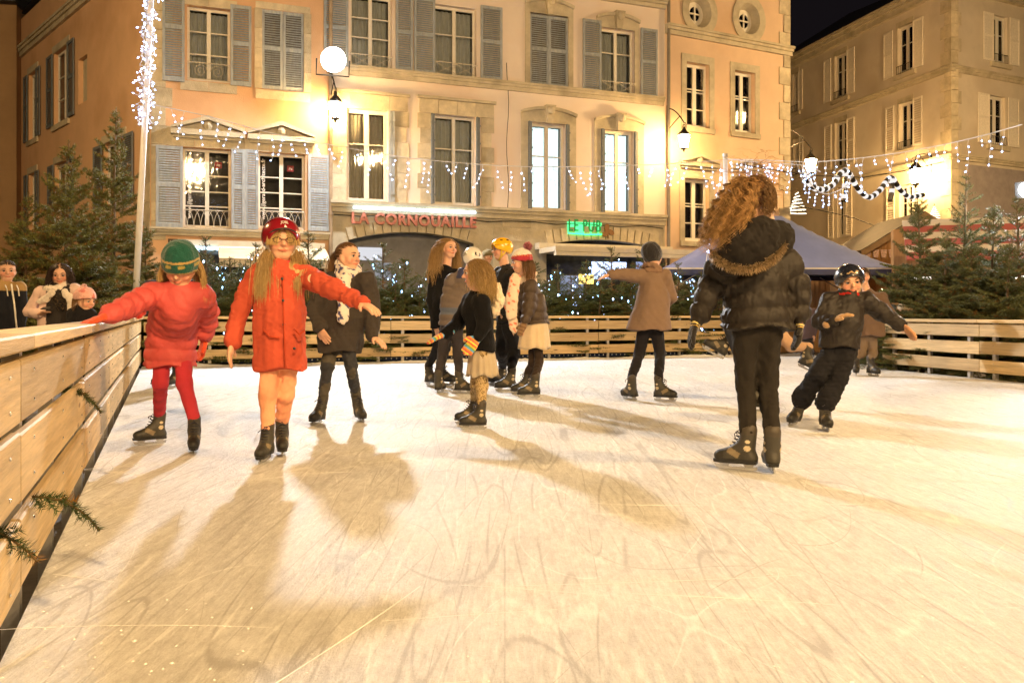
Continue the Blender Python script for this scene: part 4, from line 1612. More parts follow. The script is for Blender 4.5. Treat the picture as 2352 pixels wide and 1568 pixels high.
def fir(H, rad, seed, sparse_top=.35, dens=190, brown=.04, nl=.030, nw=.0062, whorl=.115, green=(.080, .098, .032)):
    """trunk and crown meshes of a cut fir, base at the origin"""
    rs = np.random.default_rng(seed)
    rr = random.Random(seed)
    m = MB()
    lean = (rr.uniform(-.02, .02) * H, rr.uniform(-.02, .02) * H)
    tp = lambda z: np.array([lean[0] * (z / H) ** 2, lean[1] * (z / H) ** 2, z])
    zs = np.linspace(0, H, 9)
    m.tube([tp(z) for z in zs], [.028 * H * .5 * (1 - z / H) + .006 for z in zs], 7)
    A, B, st = [], [], MB()
    z = .12 * H
    while z < H * .985:
        f = z / H
        n = rr.randint(5, 7) if f < 1 - sparse_top else rr.randint(3, 5)
        L0 = rad * (1 - f) ** .75 * (1.0 if f > .2 else .8 + f)
        a0 = rr.random() * 6.28
        for k in range(n):
            az = a0 + 6.283 * k / n + rr.uniform(-.35, .35)
            L = max(.07, L0 * rr.uniform(.65, 1.2))
            el = math.radians(-8 + 55 * f ** 1.3 + rr.uniform(-18, 16))
            p = tp(min(z + rr.uniform(-.6, .6) * whorl, H * .985))
            d = np.array([math.cos(az) * math.cos(el), math.sin(az) * math.cos(el), math.sin(el)])
            pts = [p]
            ns = 5
            for i in range(ns):
                d = d + np.array([0, 0, .05 * (1 if f > .4 else rr.uniform(-.5, 1))])
                d = d / np.linalg.norm(d)
                p = p + d * L / ns
                pts.append(p)
            st.tube(pts, [.007 * (1 - i / 6.5) for i in range(ns + 1)], 3, False)
            for i in range(ns):
                if f < .55 and i == 0:
                    continue
                A.append(pts[i]); B.append(pts[i + 1])
            nt = max(2, int(L / .075))
            for q in range(nt):
                t = .22 + .75 * q / nt
                i = min(int(t * ns), ns - 1)
                b = pts[i] + (pts[i + 1] - pts[i]) * (t * ns - i)
                dd = pts[i + 1] - pts[i]
                dd = dd / np.linalg.norm(dd)
                sd = np.cross(dd, [0, 0, 1.0])
                sd = sd / (np.linalg.norm(sd) + 1e-9)
                for sg in (-1, 1):
                    tl = L * .42 * (1.05 - t) * rr.uniform(.6, 1.25) + .04
                    td = dd * .75 + sd * sg * .8 + np.array([0, 0, rr.uniform(-.22, .2)])
                    td = td / np.linalg.norm(td)
                    e = b + td * tl
                    A.append(b); B.append(e)
                    if tl > .11:
                        for g in (-1, 1):
                            s2 = np.cross(td, [0, 0, 1.0]) * g
                            e2 = b + td * tl * .5
                            t2 = td * .7 + s2 * .7 + np.array([0, 0, rr.uniform(-.15, .15)])
                            A.append(e2); B.append(e2 + t2 * tl * .4)
        z += whorl * (1.0 if f < .6 else 1.25) * rr.uniform(.8, 1.2)
    A.append(tp(H * .93)); B.append(tp(H))
    V, F, C = needles(np.array(A), np.array(B), dens, nl, nw, rs, green, brown)
    sv = np.array(st.v)
    tri = []
    for f in st.f:
        tri += [(f[0], f[1], f[2]), (f[0], f[2], f[3])]
    Fv = np.vstack([F, np.array(tri) + len(V)])
    V = np.vstack([V, sv])
    C = np.vstack([C, np.tile([.09, .06, .03], (len(sv), 1))])
    return m.mesh('trunk', M_BARK), mesh('crown', V, Fv, M_NEEDLE, cols=C)


FIRS = [fir(2.3, 1.05, 1, dens=230), fir(2.3, .95, 2, .45, 230), fir(2.3, 1.1, 3, .3, 230), fir(2.3, 1.0, 4, .5, 230), fir(2.3, 1.05, 5, .4, 230, brown=.10)]
LIT_GOLD = (.125, .13, .036)  # lamplight on the left firs put into their needle colour
BIGF = [fir(4.5, 1.25, 21, .62, 200, .16, .045, .009, .125, LIT_GOLD), fir(3.6, 1.2, 22, .58, 220, .15, .042, .009, .115, LIT_GOLD)]
DENSE = [fir(3.0, 1.2, 31, .5, 280, .06, .036, .0075, .10, (.105, .115, .045)), fir(3.1, .90, 32, .66, 230, .05)]


def plant(meshes, H0, x, y, H, label, spin, name='fir_tree', fat=1.0, group=None, z=GZ, tilt=(0, 0)):
    root = empty(name, (x, y, z))
    tag(root, label, 'fir tree', group)
    s = H / H0
    root.rotation_euler = (tilt[0], tilt[1], spin)
    root.scale = (s * fat, s * fat, s)
    for nm, me in zip(('trunk', 'crown'), meshes):
        o = bpy.data.objects.new(nm, me)
        o.parent = root
        COL.objects.link(o)
    return root


def far_y(px, back):
    """depth of the line parallel to the far barrier, `back` metres behind it, at picture column px"""
    p = FARP - FN * back
    k = (px - CX) / FPX
    t = (k * p[1] - p[0]) / (FARU[0] - k * FARU[1])
    return p[1] + FARU[1] * t


ordinal = ['first', 'second', 'third', 'fourth', 'fifth', 'sixth', 'seventh', 'eighth', 'ninth', 'tenth', 'eleventh', 'twelfth', 'thirteenth', 'fourteenth',
           'fifteenth', 'sixteenth', 'seventeenth', 'eighteenth', 'nineteenth', 'twentieth', 'twenty-first', 'twenty-second', 'twenty-third', 'twenty-fourth']
row = [(385, 585), (432, 600), (476, 546), (532, 590), (588, 556), (650, 590), (712, 530), (770, 590), (822, 590), (880, 560), (930, 590), (990, 600), (1050, 610),
       (1105, 620), (1160, 610), (1225, 600), (1285, 606), (1345, 596), (1405, 570), (1485, 560), (1560, 606), (1608, 622), (1650, 628)]
second = [(408, 625), (455, 630), (505, 622), (560, 628), (620, 632), (682, 620), (742, 626), (796, 634), (850, 628), (905, 622), (960, 634), (1020, 640), (1190, 640), (1255, 630), (1315, 634), (1375, 626), (1448, 618), (1525, 625), (1590, 640)]
for i, (px, tip) in enumerate(second):
    Y = far_y(px, .62 + R.uniform(-.06, .06))
    x = (px - CX) / FPX * Y
    plant(FIRS[(i * 3 + 1) % 5], 2.3, x, Y, CZ - (tip - HY) / FPX * Y - GZ, '%s low fir from the left, close behind the far barrier' % ordinal[i], R.random() * 6, fat=1.25, group='low firs behind the far barrier')
LEDSPOTS = []
for i, (px, tip) in enumerate(row):
    Y = far_y(px, .75 + .45 * (i % 2) + R.uniform(-.1, .1))
    x = (px - CX) / FPX * Y
    zt = CZ - (tip - HY) / FPX * Y
    H = zt - GZ
    plant(FIRS[(i * 2 + i // 5) % 5], 2.3, x, Y, H, '%s fir from the left in the row behind the far barrier' % ordinal[i], R.random() * 6, fat=1.12, group='firs behind the far barrier')
    LEDSPOTS.append((x, Y, H, px))
for px, tip, Y, mi, lab, fat in ((257, 247, 14.9, 0, 'tallest fir left of the white mast, with dry brown tips', 1.0),
                                 (150, 320, 12.7, 1, 'big fir behind the woman with the phone, brown leaves caught in it', 1.0),
                                 (55, 440, 13.6, 1, 'fir against the lane wall behind the man at the left edge', 1.05),
                                 (205, 470, 13.2, 1, 'lower bushy fir between the two big firs at the left', 1.15),
                                 (330, 520, 15.4, 0, 'fir just right of the white mast foot', 1.3)):
    x = (px - CX) / FPX * Y
    H = CZ - (tip - HY) / FPX * Y - GZ
    plant(BIGF[mi], (4.5, 3.6)[mi], x, Y, H, lab, R.random() * 6, fat=fat, group='firs by the left barrier')
for px, tip, Y, mi, lab, fat in ((2118, 455, 13.5, 0, 'dense fir at the start of the right barrier', 1.0),
                                 (2214, 398, 13.1, 1, 'fir with a long bare leader in front of the striped stall', 1.0),
                                 (2275, 470, 12.6, 0, 'fir at the right behind the barrier, second from the edge', .95),
                                 (2345, 450, 12.0, 1, 'fir at the right edge behind the barrier', 1.1),
                                 (2165, 540, 12.9, 0, 'low fir squeezed between two taller ones at the right', 1.2),
                                 (2310, 560, 11.9, 0, 'low bushy fir close behind the right barrier boards', 1.3),
                                 (2228, 560, 12.5, 0, 'broad low fir below the bare leader at the right', 1.35)):
    x = (px - CX) / FPX * Y
    H = CZ - (tip - HY) / FPX * Y - GZ
    plant(DENSE[mi], (3.0, 3.1)[mi], x, Y, H, lab, R.random() * 6, fat=fat, group='firs by the right barrier')
plant(FIRS[2], 2.3, .4265 * 13.35, 13.35, 1.0, 'small leaning fir tied to the end post of the right barrier', 1.0, fat=1.3, group='firs by the right barrier', z=0, tilt=(.15, -.1))

# fir cuttings pushed through the gaps of the left barrier


def cutting(L, seed):
    rs = np.random.default_rng(seed)
    rr = random.Random(seed)
    A, B = [], []
    st = MB()
    p, d = np.array([0, 0, 0.0]), np.array([1.0, 0, .05])
    pts = [p]
    for i in range(6):
        d = d + np.array([0, rr.uniform(-.12, .12), rr.uniform(-.30, .0)])
        d = d / np.linalg.norm(d)
        q = p + d * L / 6
        A.append(p); B.append(q)
        for sg in (-1, 1):
            sd = np.cross(d, [0, 0, 1.0]) * sg
            tl = L * .34 * (1.1 - i / 6) * rr.uniform(.7, 1.2)
            td = d * .75 + sd * .75 + np.array([0, 0, rr.uniform(-.3, .15)])
            A.append(p); B.append(p + td * tl)
        p = q
        pts.append(p)
    st.tube(pts, .004, 4, False)
    V, F, C = needles(np.array(A), np.array(B), 900, .026, .0028, rs, (.034, .055, .018), .02)
    tri = []
    for f in st.f:
        tri += [(f[0], f[1], f[2]), (f[0], f[2], f[3])]
    return mesh('fir_branch', np.vstack([V, np.array(st.v)]), np.vstack([F, np.array(tri) + len(V)]), M_NEEDLE,
                cols=np.vstack([C, np.tile([.08, .05, .02], (len(st.v), 1))]))


CUT = [cutting(.24, 1), cutting(.19, 2), cutting(.24, 3)]
CUTLAB = ['largest fir sprig poking through the lowest gap of the left barrier', 'small sprig by the left frame edge in the barrier', 'fir sprig in the middle gap near the frame edge',
          'fir sprig drooping over the second left panel', 'fir sprig in the lower gap of the second left panel', 'fir sprig in the upper gap of the third left panel',
          'fir sprig in the lower gap of the third left panel', 'fir sprig in the upper gap of the fourth left panel', 'fir sprig lying behind the first gap of the left barrier',
          'fir sprig lying behind the second gap of the left barrier', 'fir sprig low in the fourth left panel', 'fir sprig behind the upper gap, fifth left panel']
cuts = [(2.66, .298, -.25, 0, .10), (2.30, .295, -.6, 1, .02), (3.1, .53, -.6, 2, -.10), (4.0, .52, -.3, 0, .02), (4.55, .29, .2, 1, .04), (6.1, .53, -.2, 2, .05), (6.6, .29, .1, 0, .03), (8.3, .54, -.2, 1, .06),
        (3.4, .30, 1.3, 2, -.15), (3.7, .53, 1.2, 2, -.12), (8.8, .29, -.2, 0, .04), (10.6, .54, -.2, 2, .04)]
for (y, z, da, k, stick), lab in list(zip(cuts, CUTLAB))[:4]:
    base = np.array([LEFT(y), y, z]) + LN * (stick - .10)
    o = link('fir_branch', CUT[k], loc=base, rot=(R.uniform(-.3, .3), .12, math.atan2(LN[1], LN[0]) + da))
    tag(o, lab, 'branch', 'fir cuttings in the left barrier')

# ------------------------------------------------------------------ strings of lights
M_LEDW = emis('led_white', (.42, .60, 1.0), 11.0, False)
M_LEDB = emis('led_blue', (.30, .62, 1.0), 11.0, False)
M_LEDS = emis('led_soft', (.55, .75, 1.0), 4.0, False)
M_WIRE = mat('wire_clear', (.62, .62, .64), .4)
M_WIRED = mat('wire_dark', (.02, .03, .02), .5)
M_MAST = mat('mast_white', (.72, .70, .68), .4, ns=8, na=.08)


def octa(mb, c, r, d=None):
    """a small lamp: pointed capsule"""
    c = np.array(c)
    if d is None:
        d = np.array([0, 0, -1.0])
    d = d / np.linalg.norm(d)
    a = np.cross(d, [.3, .9, .2])
    a = a / np.linalg.norm(a)
    b = np.cross(d, a)
    n = len(mb.v)
    mb.v += [tuple(c - d * r * 1.4)] + [tuple(c + (a * math.cos(t) + b * math.sin(t)) * r) for t in (0, 1.05, 2.09, 3.14, 4.19, 5.24)] + [tuple(c + d * r * 1.8)]
    for k in range(6):
        mb.f += [(n, n + 1 + (k + 1) % 6, n + 1 + k), (n + 7, n + 1 + k, n + 1 + (k + 1) % 6)]


def icicle_string(name, label, pts, seed, step=.24, dmax=.62, r=.0135, many=1):
    rr = random.Random(seed)
    root = tag(empty(name, tuple(pts[0])), label, 'light string', 'strings of icicle lights')
    pts = [np.array(p, float) for p in pts]
    # smooth the path
    sm = []
    for i in range(len(pts) - 1):
        p0, p1, p2, p3 = pts[max(i - 1, 0)], pts[i], pts[i + 1], pts[min(i + 2, len(pts) - 1)]
        for k in range(8):
            t = k / 8
            sm.append(.5 * ((2 * p1) + (p2 - p0) * t + (2 * p0 - 5 * p1 + 4 * p2 - p3) * t * t + (3 * p1 - p0 - 3 * p2 + p3) * t ** 3))
    sm.append(pts[-1])
    w = MB()
    w.tube(sm, .009, 5)
    bl = MB()
    cum = [0]
    for a, b in zip(sm[:-1], sm[1:]):
        cum.append(cum[-1] + np.linalg.norm(b - a))
    s = .15
    while s < cum[-1] - .1:
        i = max(k for k in range(len(cum)) if cum[k] <= s)
        i = min(i, len(sm) - 2)
        t = (s - cum[i]) / (cum[i + 1] - cum[i] + 1e-9)
        p = sm[i] * (1 - t) + sm[i + 1] * t
        for q in range(many):
            n = rr.choice((1, 2, 2, 3, 3, 4))
            L = dmax * n / 4 * rr.uniform(.7, 1.1)
            d = np.array([rr.uniform(-.16, .16), rr.uniform(-.12, .12), -1.0])
            pp = [p]
            for k in range(n + 1):
                d = d + np.array([rr.uniform(-.3, .3), rr.uniform(-.2, .2), 0])
                pp.append(pp[-1] + d / np.linalg.norm(d) * L / (n + 1))
            w.tube(pp, .0045, 4, False)
            for k in range(1, len(pp)):
                e = np.array([rr.uniform(-1, 1), rr.uniform(-1, 1), rr.uniform(-1, -.1)])
                octa(bl, pp[k] + e * .018, r * rr.uniform(.75, 1.15), e)
        s += step * rr.uniform(.7, 1.3)
    w.build('wire', M_WIRE, root)
    bl.build('bulbs', M_LEDW, root, kind='stuff')
    return root


# left mast with its garland
mx0, my0 = at(316, 700, 14.35)[:2]
ms = tag(empty('light_mast', (mx0, my0, GZ)), 'white leaning mast at the far left corner of the rink', 'mast', 'masts of the light strings')
b0, b1 = np.array([mx0, my0, GZ]), at(349, -40, 14.35)
b0 = at(318, 560, 14.35) + (at(318, 560, 14.35) - b1) * ((at(318, 560, 14.35)[2] - GZ) / (b1[2] - at(318, 560, 14.35)[2]))
m = MB()
m.tube([b0, b1], [.055, .045], 12)
m.build('pole', M_MAST, ms, True)
m = MB()
m.tube([b1, b1 + [0, 0, .05]], .06, 10)
m.build('cap', M_POSTM, ms)
ga = tag(empty('mast_garland', tuple(b1)), 'tangled white fairy lights wound round the upper part of the left mast', 'light string', 'strings of icicle lights')
w, bl = MB(), MB()
rr = random.Random(3)
za, zb = at(345, 285, 14.35)[2], b1[2]
for strand in range(4):
    pts = []
    for i in range(90):
        t = i / 89
        z = za + (zb - za) * t
        c = b0 + (b1 - b0) * ((z - b0[2]) / (b1[2] - b0[2]))
        a = t * (34 + 5 * strand) + strand * 1.7
        r = .06 + .06 * rr.random() + .03 * math.sin(t * 40 + strand)
        pts.append(c + np.array([r * math.cos(a), r * math.sin(a), rr.uniform(-.03, .03)]))
    w.tube(pts, .007, 4, False)
    for p in pts[::2]:
        e = np.array([rr.uniform(-1, 1), rr.uniform(-1, 1), rr.uniform(-.6, .4)])
        q = p + e / np.linalg.norm(e) * rr.uniform(.02, .14)
        w.tube([p, q], .004, 4, False)
        octa(bl, q, rr.uniform(.011, .018), e)
w.build('wire', M_WIRE, ga)
bl.build('bulbs', M_LEDW, ga, kind='stuff')

# right mast and the two strings
rm = at(1666, 372, 17.6)
rt = tag(empty('light_mast', (rm[0], rm[1], GZ)), 'white mast behind the curly-haired skater, where both light strings meet', 'mast', 'masts of the light strings')
m = MB()
m.tube([(rm[0], rm[1], GZ), (rm[0], rm[1], rm[2] + .12)], .05, 12)
m.build('pole', M_MAST, rt, True)
m = MB()
m.tube([(rm[0], rm[1], rm[2] + .1), (rm[0], rm[1], rm[2] + .17)], .06, 10)
m.build('cap', M_POSTM, rt)


def lerp_px(lst):
    return [at(x, y, Y) for x, y, Y in lst]


icicle_string('light_string', 'long icicle light string hanging across the front of the pub house',
              lerp_px([(347, 240, 14.35), (480, 268, 14.7), (620, 305, 15.1), (760, 333, 15.5), (900, 357, 15.9), (1040, 373, 16.3), (1180, 382, 16.6), (1330, 383, 16.9), (1500, 378, 17.25), (1664, 368, 17.6)]), 1)
icicle_string('light_string', 'icicle light string rising from the right mast to the right edge',
              lerp_px([(1666, 366, 17.6), (1760, 368, 16.9), (1860, 372, 16.3), (1960, 365, 15.6), (2060, 352, 14.9), (2160, 334, 14.2), (2260, 311, 13.4), (2348, 286, 12.8)]), 2, .20, .72)
icicle_string('light_string', 'dense second string of icicle lights near the right mast',
              lerp_px([(1664, 364, 17.55), (1720, 371, 17.4), (1790, 376, 17.2), (1850, 380, 17.0), (1885, 395, 16.9)]), 9, .09, .6)
icicle_string('light_string', 'knot of icicle lights sagging under the lantern above the tent',
              lerp_px([(1845, 386, 16.9), (1856, 410, 16.9), (1870, 432, 16.9), (1900, 445, 16.9), (1940, 430, 16.5), (1960, 400, 16.3)]), 12, .16, .45)
# strand coming down the right mast
icicle_string('light_string', 'single strand of lights hanging down beside the right mast',
              [at(1656, 372, 17.5), at(1652, 420, 17.5), at(1640, 480, 17.4), at(1630, 540, 17.3), at(1622, 600, 17.2)], 15, .16, .10, .015)


def tree_lights(x, y, H, seed, label, n, blue=.5, r=.0125):
    rr = random.Random(seed)
    root = tag(empty('fairy_lights', (x, y, GZ)), label, 'fairy lights', 'fairy lights in the firs')
    w, bw, bb = MB(), MB(), MB()
    pts = []
    for i in range(n):
        t = i / (n - 1)
        z = GZ + H * (.30 + .62 * t)
        rad = .62 * (1 - (z - GZ) / H) + .10
        a = -1.57 + 1.5 * math.sin(t * 9.0 + seed) + rr.uniform(-.35, .35)
        p = np.array([x + rad * math.cos(a), y + rad * math.sin(a), z + rr.uniform(-.08, .05)])
        pts.append(p)
        octa(bb if rr.random() < blue else bw, p, r * rr.choice((.6, .8, 1.0, 1.5)))
    w.tube(pts, .004, 4, False)
    w.build('wire', M_WIRED, root)
    if bw.v:
        bw.build('bulbs', M_LEDW, root, kind='stuff')
    if bb.v:
        bb.build('blue_bulbs', M_LEDB, root, kind='stuff')


for i, (x, y, H, px) in enumerate(LEDSPOTS):
    if i in (1, 2, 3, 4, 8, 9, 10, 11, 12, 15, 16, 17, 18, 19, 20, 21, 22):
        tree_lights(x, y, H, i, 'blue-white fairy lights in the %s fir from the left behind the far barrier' % ordinal[i], (30 if i >= 15 else 22), .4)

# ------------------------------------------------------------------ garlands and decorations over the street
zg = tag(empty('striped_garland', tuple(at(1850, 405, 24.3))), 'thick black and white lit garland strung between two wall lanterns', 'garland')
path = [(1848, 396), (1860, 422), (1884, 436), (1912, 425), (1927, 402), (1946, 394), (1971, 434), (1996, 453), (2020, 438), (2046, 408), (2069, 438), (2090, 452), (2120, 448)]
tails = [[(1942, 398), (1941, 430), (1938, 462)], [(2046, 410), (2049, 436), (2044, 461)]]


def garland(path, Ya, Yb, x0, x1):
    P = [at(x, y, Ya + (Yb - Ya) * (x - x0) / (x1 - x0)) for x, y in path]
    sm = []
    for i in range(len(P) - 1):
        p0, p1, p2, p3 = P[max(i - 1, 0)], P[i], P[i + 1], P[min(i + 2, len(P) - 1)]
        for k in range(14):
            t = k / 14
            sm.append(.5 * ((2 * p1) + (p2 - p0) * t + (2 * p0 - 5 * p1 + 4 * p2 - p3) * t * t + (3 * p1 - p0 - 3 * p2 + p3) * t ** 3))
    sm.append(P[-1])
    return sm


bk, lt = MB(), MB()
for pth in [path] + tails:
    sm = garland(pth, 24.5, 30.0, 1848, 2120)
    cum = 0
    run, cur = [sm[0]], 0
    for a, b in zip(sm[:-1], sm[1:]):
        cum += np.linalg.norm(b - a)
        run.append(b)
        # dark tinsel body, with lit rings of unequal width round it
        if cum > (.12 if cur == 0 else .20):
            if cur == 0:
                lt.tube(run, .092, 9)
            cur = 1 - cur
            run, cum = [b], 0
    bk.tube(sm, .082, 9)
bk.build('tinsel', mat('tinsel_black', (.012, .012, .013), .5, ns=30, na=.4), zg, True)
lt.build('lit_bands', emis('garland_white', (1.0, .93, .88), 1.0, False), zg, True, kind='stuff')
for px, yt, yb, Y, w_, lab in ((1831, 442, 490, 26.0, 42, 'lit spiral Christmas cone above the tent roof'), (2146, 474, 500, 33.0, 26, 'small lit spiral cone on the tall beige house')):
    root = tag(empty('light_cone', tuple(at(px, yb, Y))), lab, 'decoration', 'lit spiral cones')
    m = MB()
    pts = []
    for i in range(120):
        t = i / 119
        a = t * 2 * math.pi * 6
        r = w_ / FPX * Y / 2 * (1 - t * .92)
        c = at(px, yb + (yt - yb) * t, Y)
        pts.append(c + np.array([r * math.cos(a), r * math.sin(a), 0]))
    m.tube(pts, .018, 5)
    m.build('light_rope', emis('rope_warm', (1.0, .86, .6), 3.0, False), root)
    m = MB()
    for k in range(5):
        a = k * 1.2566
        r = w_ / FPX * Y / 2
        c = at(px, yb, Y)
        m.tube([c + np.array([r * math.cos(a), r * math.sin(a), 0]), at(px, yt, Y)], .012, 5)
    m.tube([at(px, yb, Y), at(px, yt, Y) + [0, 0, .1]], .015, 5)
    m.build('frame', M_IRON, root)
for k, (lab, pp) in enumerate((('dark cable sagging across the street below the striped garland', [(1815, 470, 25), (1880, 482, 26), (1960, 500, 27.5), (2050, 535, 29), (2120, 560, 30)]),
                               ('dark cable running from the right mast along the tall beige house', [(1700, 378, 19), (1850, 402, 22), (1980, 408, 26), (2080, 392, 29), (2168, 372, 32)]))):
    m = MB()
    m.tube([at(*p) for p in pp], .016, 5)
    tag(m.build('cable', M_IRON), lab, 'cable', 'cables over the street')

# ------------------------------------------------------------------ tent, chalet, striped stall
tx, ty = 6.12, 20.6
tent = tag(empty('market_tent', (tx, ty, GZ)), 'blue pop-up tent behind the rink exit', 'tent')
hw, hd_, ze, zp = 2.75, 1.75, CZ + 100 / FPX * 18.9, CZ + 222 / FPX * 20.6
M_TENT = mat('tent_blue', (.17, .21, .42), .65, ns=2.5, na=.12, bump=.2, bs=12)
NU = 28
V, F = [], []
for j in range(NU + 1):
    for i in range(NU + 1):
        a, b = -1 + 2 * i / NU, -1 + 2 * j / NU
        rdg = max(max(abs(a) - .16, 0) / .84, abs(b))
        z = ze + (zp - ze) * (1 - rdg) ** 1.35
        z -= .06 * math.sin(math.pi * rdg) * (1 - abs(abs(a) - abs(b))) * 0 + .05 * math.sin(math.pi * rdg) * (1 - abs(abs(a) - abs(b)) ** .5) * -1
        z += .012 * math.sin(9 * a + 4 * b) * math.sin(7 * b)
        V.append((tx + hw * a, ty + hd_ * b, z))
for j in range(NU):
    for i in range(NU):
        q = j * (NU + 1) + i
        F.append((q, q + 1, q + NU + 2, q + NU + 1))
link('canopy', mesh('canopy', V, F, M_TENT, True), tent)
m = MB()
for (a, b, c, d) in ((-hw, -hd_, hw, -hd_), (hw, -hd_, hw, hd_), (hw, hd_, -hw, hd_), (-hw, hd_, -hw, -hd_)):
    m.hexa([(tx + a, ty + b, ze - .13), (tx + c, ty + d, ze - .13), (tx + c * 1.004, ty + d * 1.004, ze - .13), (tx + a * 1.004, ty + b * 1.004, ze - .13),
            (tx + a, ty + b, ze + .01), (tx + c, ty + d, ze + .01), (tx + c * 1.004, ty + d * 1.004, ze + .01), (tx + a * 1.004, ty + b * 1.004, ze + .01)])
m.build('valance', mat('tent_edge', (.06, .07, .16), .7), tent)
m = MB()
m.hexa([(tx - hw, ty - hd_ * 1.006, ze - .005), (tx + hw, ty - hd_ * 1.006, ze - .005), (tx + hw, ty - hd_ * 1.003, ze - .005), (tx - hw, ty - hd_ * 1.003, ze - .005),
        (tx - hw, ty - hd_ * 1.006, ze + .03), (tx + hw, ty - hd_ * 1.006, ze + .03), (tx + hw, ty - hd_ * 1.003, ze + .03), (tx - hw, ty - hd_ * 1.003, ze + .03)])
m.build('white_piping', M_MAST, tent)
for a in (-1, 1):
    for b in (-1, 1):
        m = MB()
        m.box(tx + a * hw * .98 - .02, tx + a * hw * .98 + .02, ty + b * hd_ * .97 - .02, ty + b * hd_ * .97 + .02, GZ, ze)
        m.tube([(tx + a * hw * .98, ty + b * hd_ * .97, ze - .5), (tx + a * hw * .70, ty + b * hd_ * .97, ze - .05)], .015, 6)
        m.build('leg', M_POSTM, tent)

M_PLANK = mat('chalet_plank', (.40, .22, .09), .75, ns=5, na=.22, stretch=(6, 6, .6), bump=.25, bs=30, orand=.15)


def chalet(name, label, x0, x1, y, depth, ze_, zr, lace):
    root = tag(empty(name, ((x0 + x1) / 2, y, GZ)), label, 'chalet', 'wooden chalets')
    xm = (x0 + x1) / 2
    k = int((x1 - x0) / .14)
    for i in range(k):
        a, b = x0 + (x1 - x0) * i / k, x0 + (x1 - x0) * (i + 1) / k
        za = ze_ + (zr - ze_) * (1 - abs((a - xm) / (x1 - xm)))
        zb_ = ze_ + (zr - ze_) * (1 - abs((b - xm) / (x1 - xm)))
        mm = MB()
        o = R.uniform(-.006, .006)
        mm.hexa([(a + .004, y + o, GZ), (b - .004, y + o, GZ), (b - .004, y + .03, GZ), (a + .004, y + .03, GZ),
                 (a + .004, y + o, za), (b - .004, y + o, zb_), (b - .004, y + .03, zb_), (a + .004, y + .03, za)])
        mm.build('plank', M_PLANK, root)
    mm = MB()
    mm.box(x0, x1, y + .04, y + depth, GZ, ze_)
    mm.build('body', M_PLANK, root)
    rf = MB()
    for a, b in ((x0 - .18, xm), (x1 + .18, xm)):
        zl = ze_ - .12
        rf.hexa([(a, y - .3, zl), (b, y - .3, zr), (b, y + depth, zr), (a, y + depth, zl), (a, y - .3, zl + .09), (b, y - .3, zr + .11), (b, y + depth, zr + .11), (a, y + depth, zl + .09)])
    rf.build('roof', mat('chalet_roof', (.05, .034, .022), .8, ns=6, na=.3), root)
    bb = MB()
    for a, b in ((x0 - .18, xm), (x1 + .18, xm)):
        zl = ze_ - .12
        bb.hexa([(a, y - .33, zl - .08), (b, y - .33, zr - .08), (b, y - .305, zr - .08), (a, y - .305, zl - .08), (a, y - .33, zl + .07), (b, y - .33, zr + .09), (b, y - .305, zr + .09), (a, y - .305, zl + .07)])
    bb.build('bargeboard', mat('bargeboard', (.26, .17, .08), .7, ns=8, na=.2), root)
    if lace:
        lb = MB()
        kk = 14
        for i in range(kk):
            a, b = x0 + (x1 - x0) * i / kk, x0 + (x1 - x0) * (i + .85) / kk
            lb.hexa([(a + .03, y - .06, ze_ - .2), (b - .03, y - .06, ze_ - .2), (b - .03, y - .05, ze_ - .2), (a + .03, y - .05, ze_ - .2), (a, y - .06, ze_ + .0), (b, y - .06, ze_ + .0), (b, y - .05, ze_ + .0), (a, y - .05, ze_ + .0)])
        lb.build('scalloped_board', mat('lace_red_white', (.6, .42, .34), .7, ns=40, na=.6), root, kind='stuff')
    return root


chalet('wooden_chalet', 'plank-walled wooden hut showing under the blue tent', 5.6, 9.1, 23.2, 2.2, 2.05, 2.6, False)
chalet('wooden_chalet', 'gabled wooden market chalet right of the tent with a scalloped trim', 8.65, 11.4, 21.0, 2.4, 2.42, 3.22, True)
st = tag(empty('striped_stall', (9.3, 16.6, GZ)), 'market stall with a red and white striped awning at the right', 'stall')
FT = Frame(7.75, 16.9, .95, -.31)
M_SR = mat('stripe_red', (.40, .11, .10), .7, ns=4, na=.12)
M_SW = mat('stripe_cream', (.62, .55, .45), .7, ns=4, na=.1)
zt_, zb_ = 2.72, 1.90
for i in range(6):
    t0, t1 = i / 6, (i + 1) / 6
    mm = MB()
    za, zbb = zt_ + (zb_ - zt_) * t0, zt_ + (zb_ - zt_) * t1
    oa, ob = -.2 + .75 * t0, -.2 + .75 * t1
    mm.hexa([FT.P(0, zbb, ob), FT.P(5.0, zbb, ob), FT.P(5.0, zbb - .03, ob - .02), FT.P(0, zbb - .03, ob - .02), FT.P(0, za, oa), FT.P(5.0, za, oa), FT.P(5.0, za - .03, oa - .02), FT.P(0, za - .03, oa - .02)])
    mm.build('awning_stripe', M_SW if i % 2 == 0 else M_SR, st)
mm = MB()
FT.box(mm, 0, 5.0, GZ, .75, -1.6, .2)
mm.build('counter', M_PLANK, st)
mm = MB()
FT.box(mm, 0, 5.0, GZ, zt_ - .05, -2.2, -1.7)
mm.build('back_wall', M_PLANK, st)
for u in (.1, 1.9, 3.6):
    mm = MB()
    FT.box(mm, u, u + .5, 1.55, 1.6, -1.0, -.7)
    mm.build('light_tube', emis('stall_light', (1.0, .95, .85), 5.0), st)
for u in (.03, 2.5, 4.9):
    mm = MB()
    FT.box(mm, u, u + .07, .751, zb_ + .35, .1, .17)
    mm.build('post', M_PLANK, st)
# ------------------------------------------------------------------ continuous surfaces for figures (signed distance fields -> quads)
def smin(a, b, k):
    h = np.clip(.5 + .5 * (b - a) / k, 0, 1)
    return b + (a - b) * h - k * h * (1 - h)


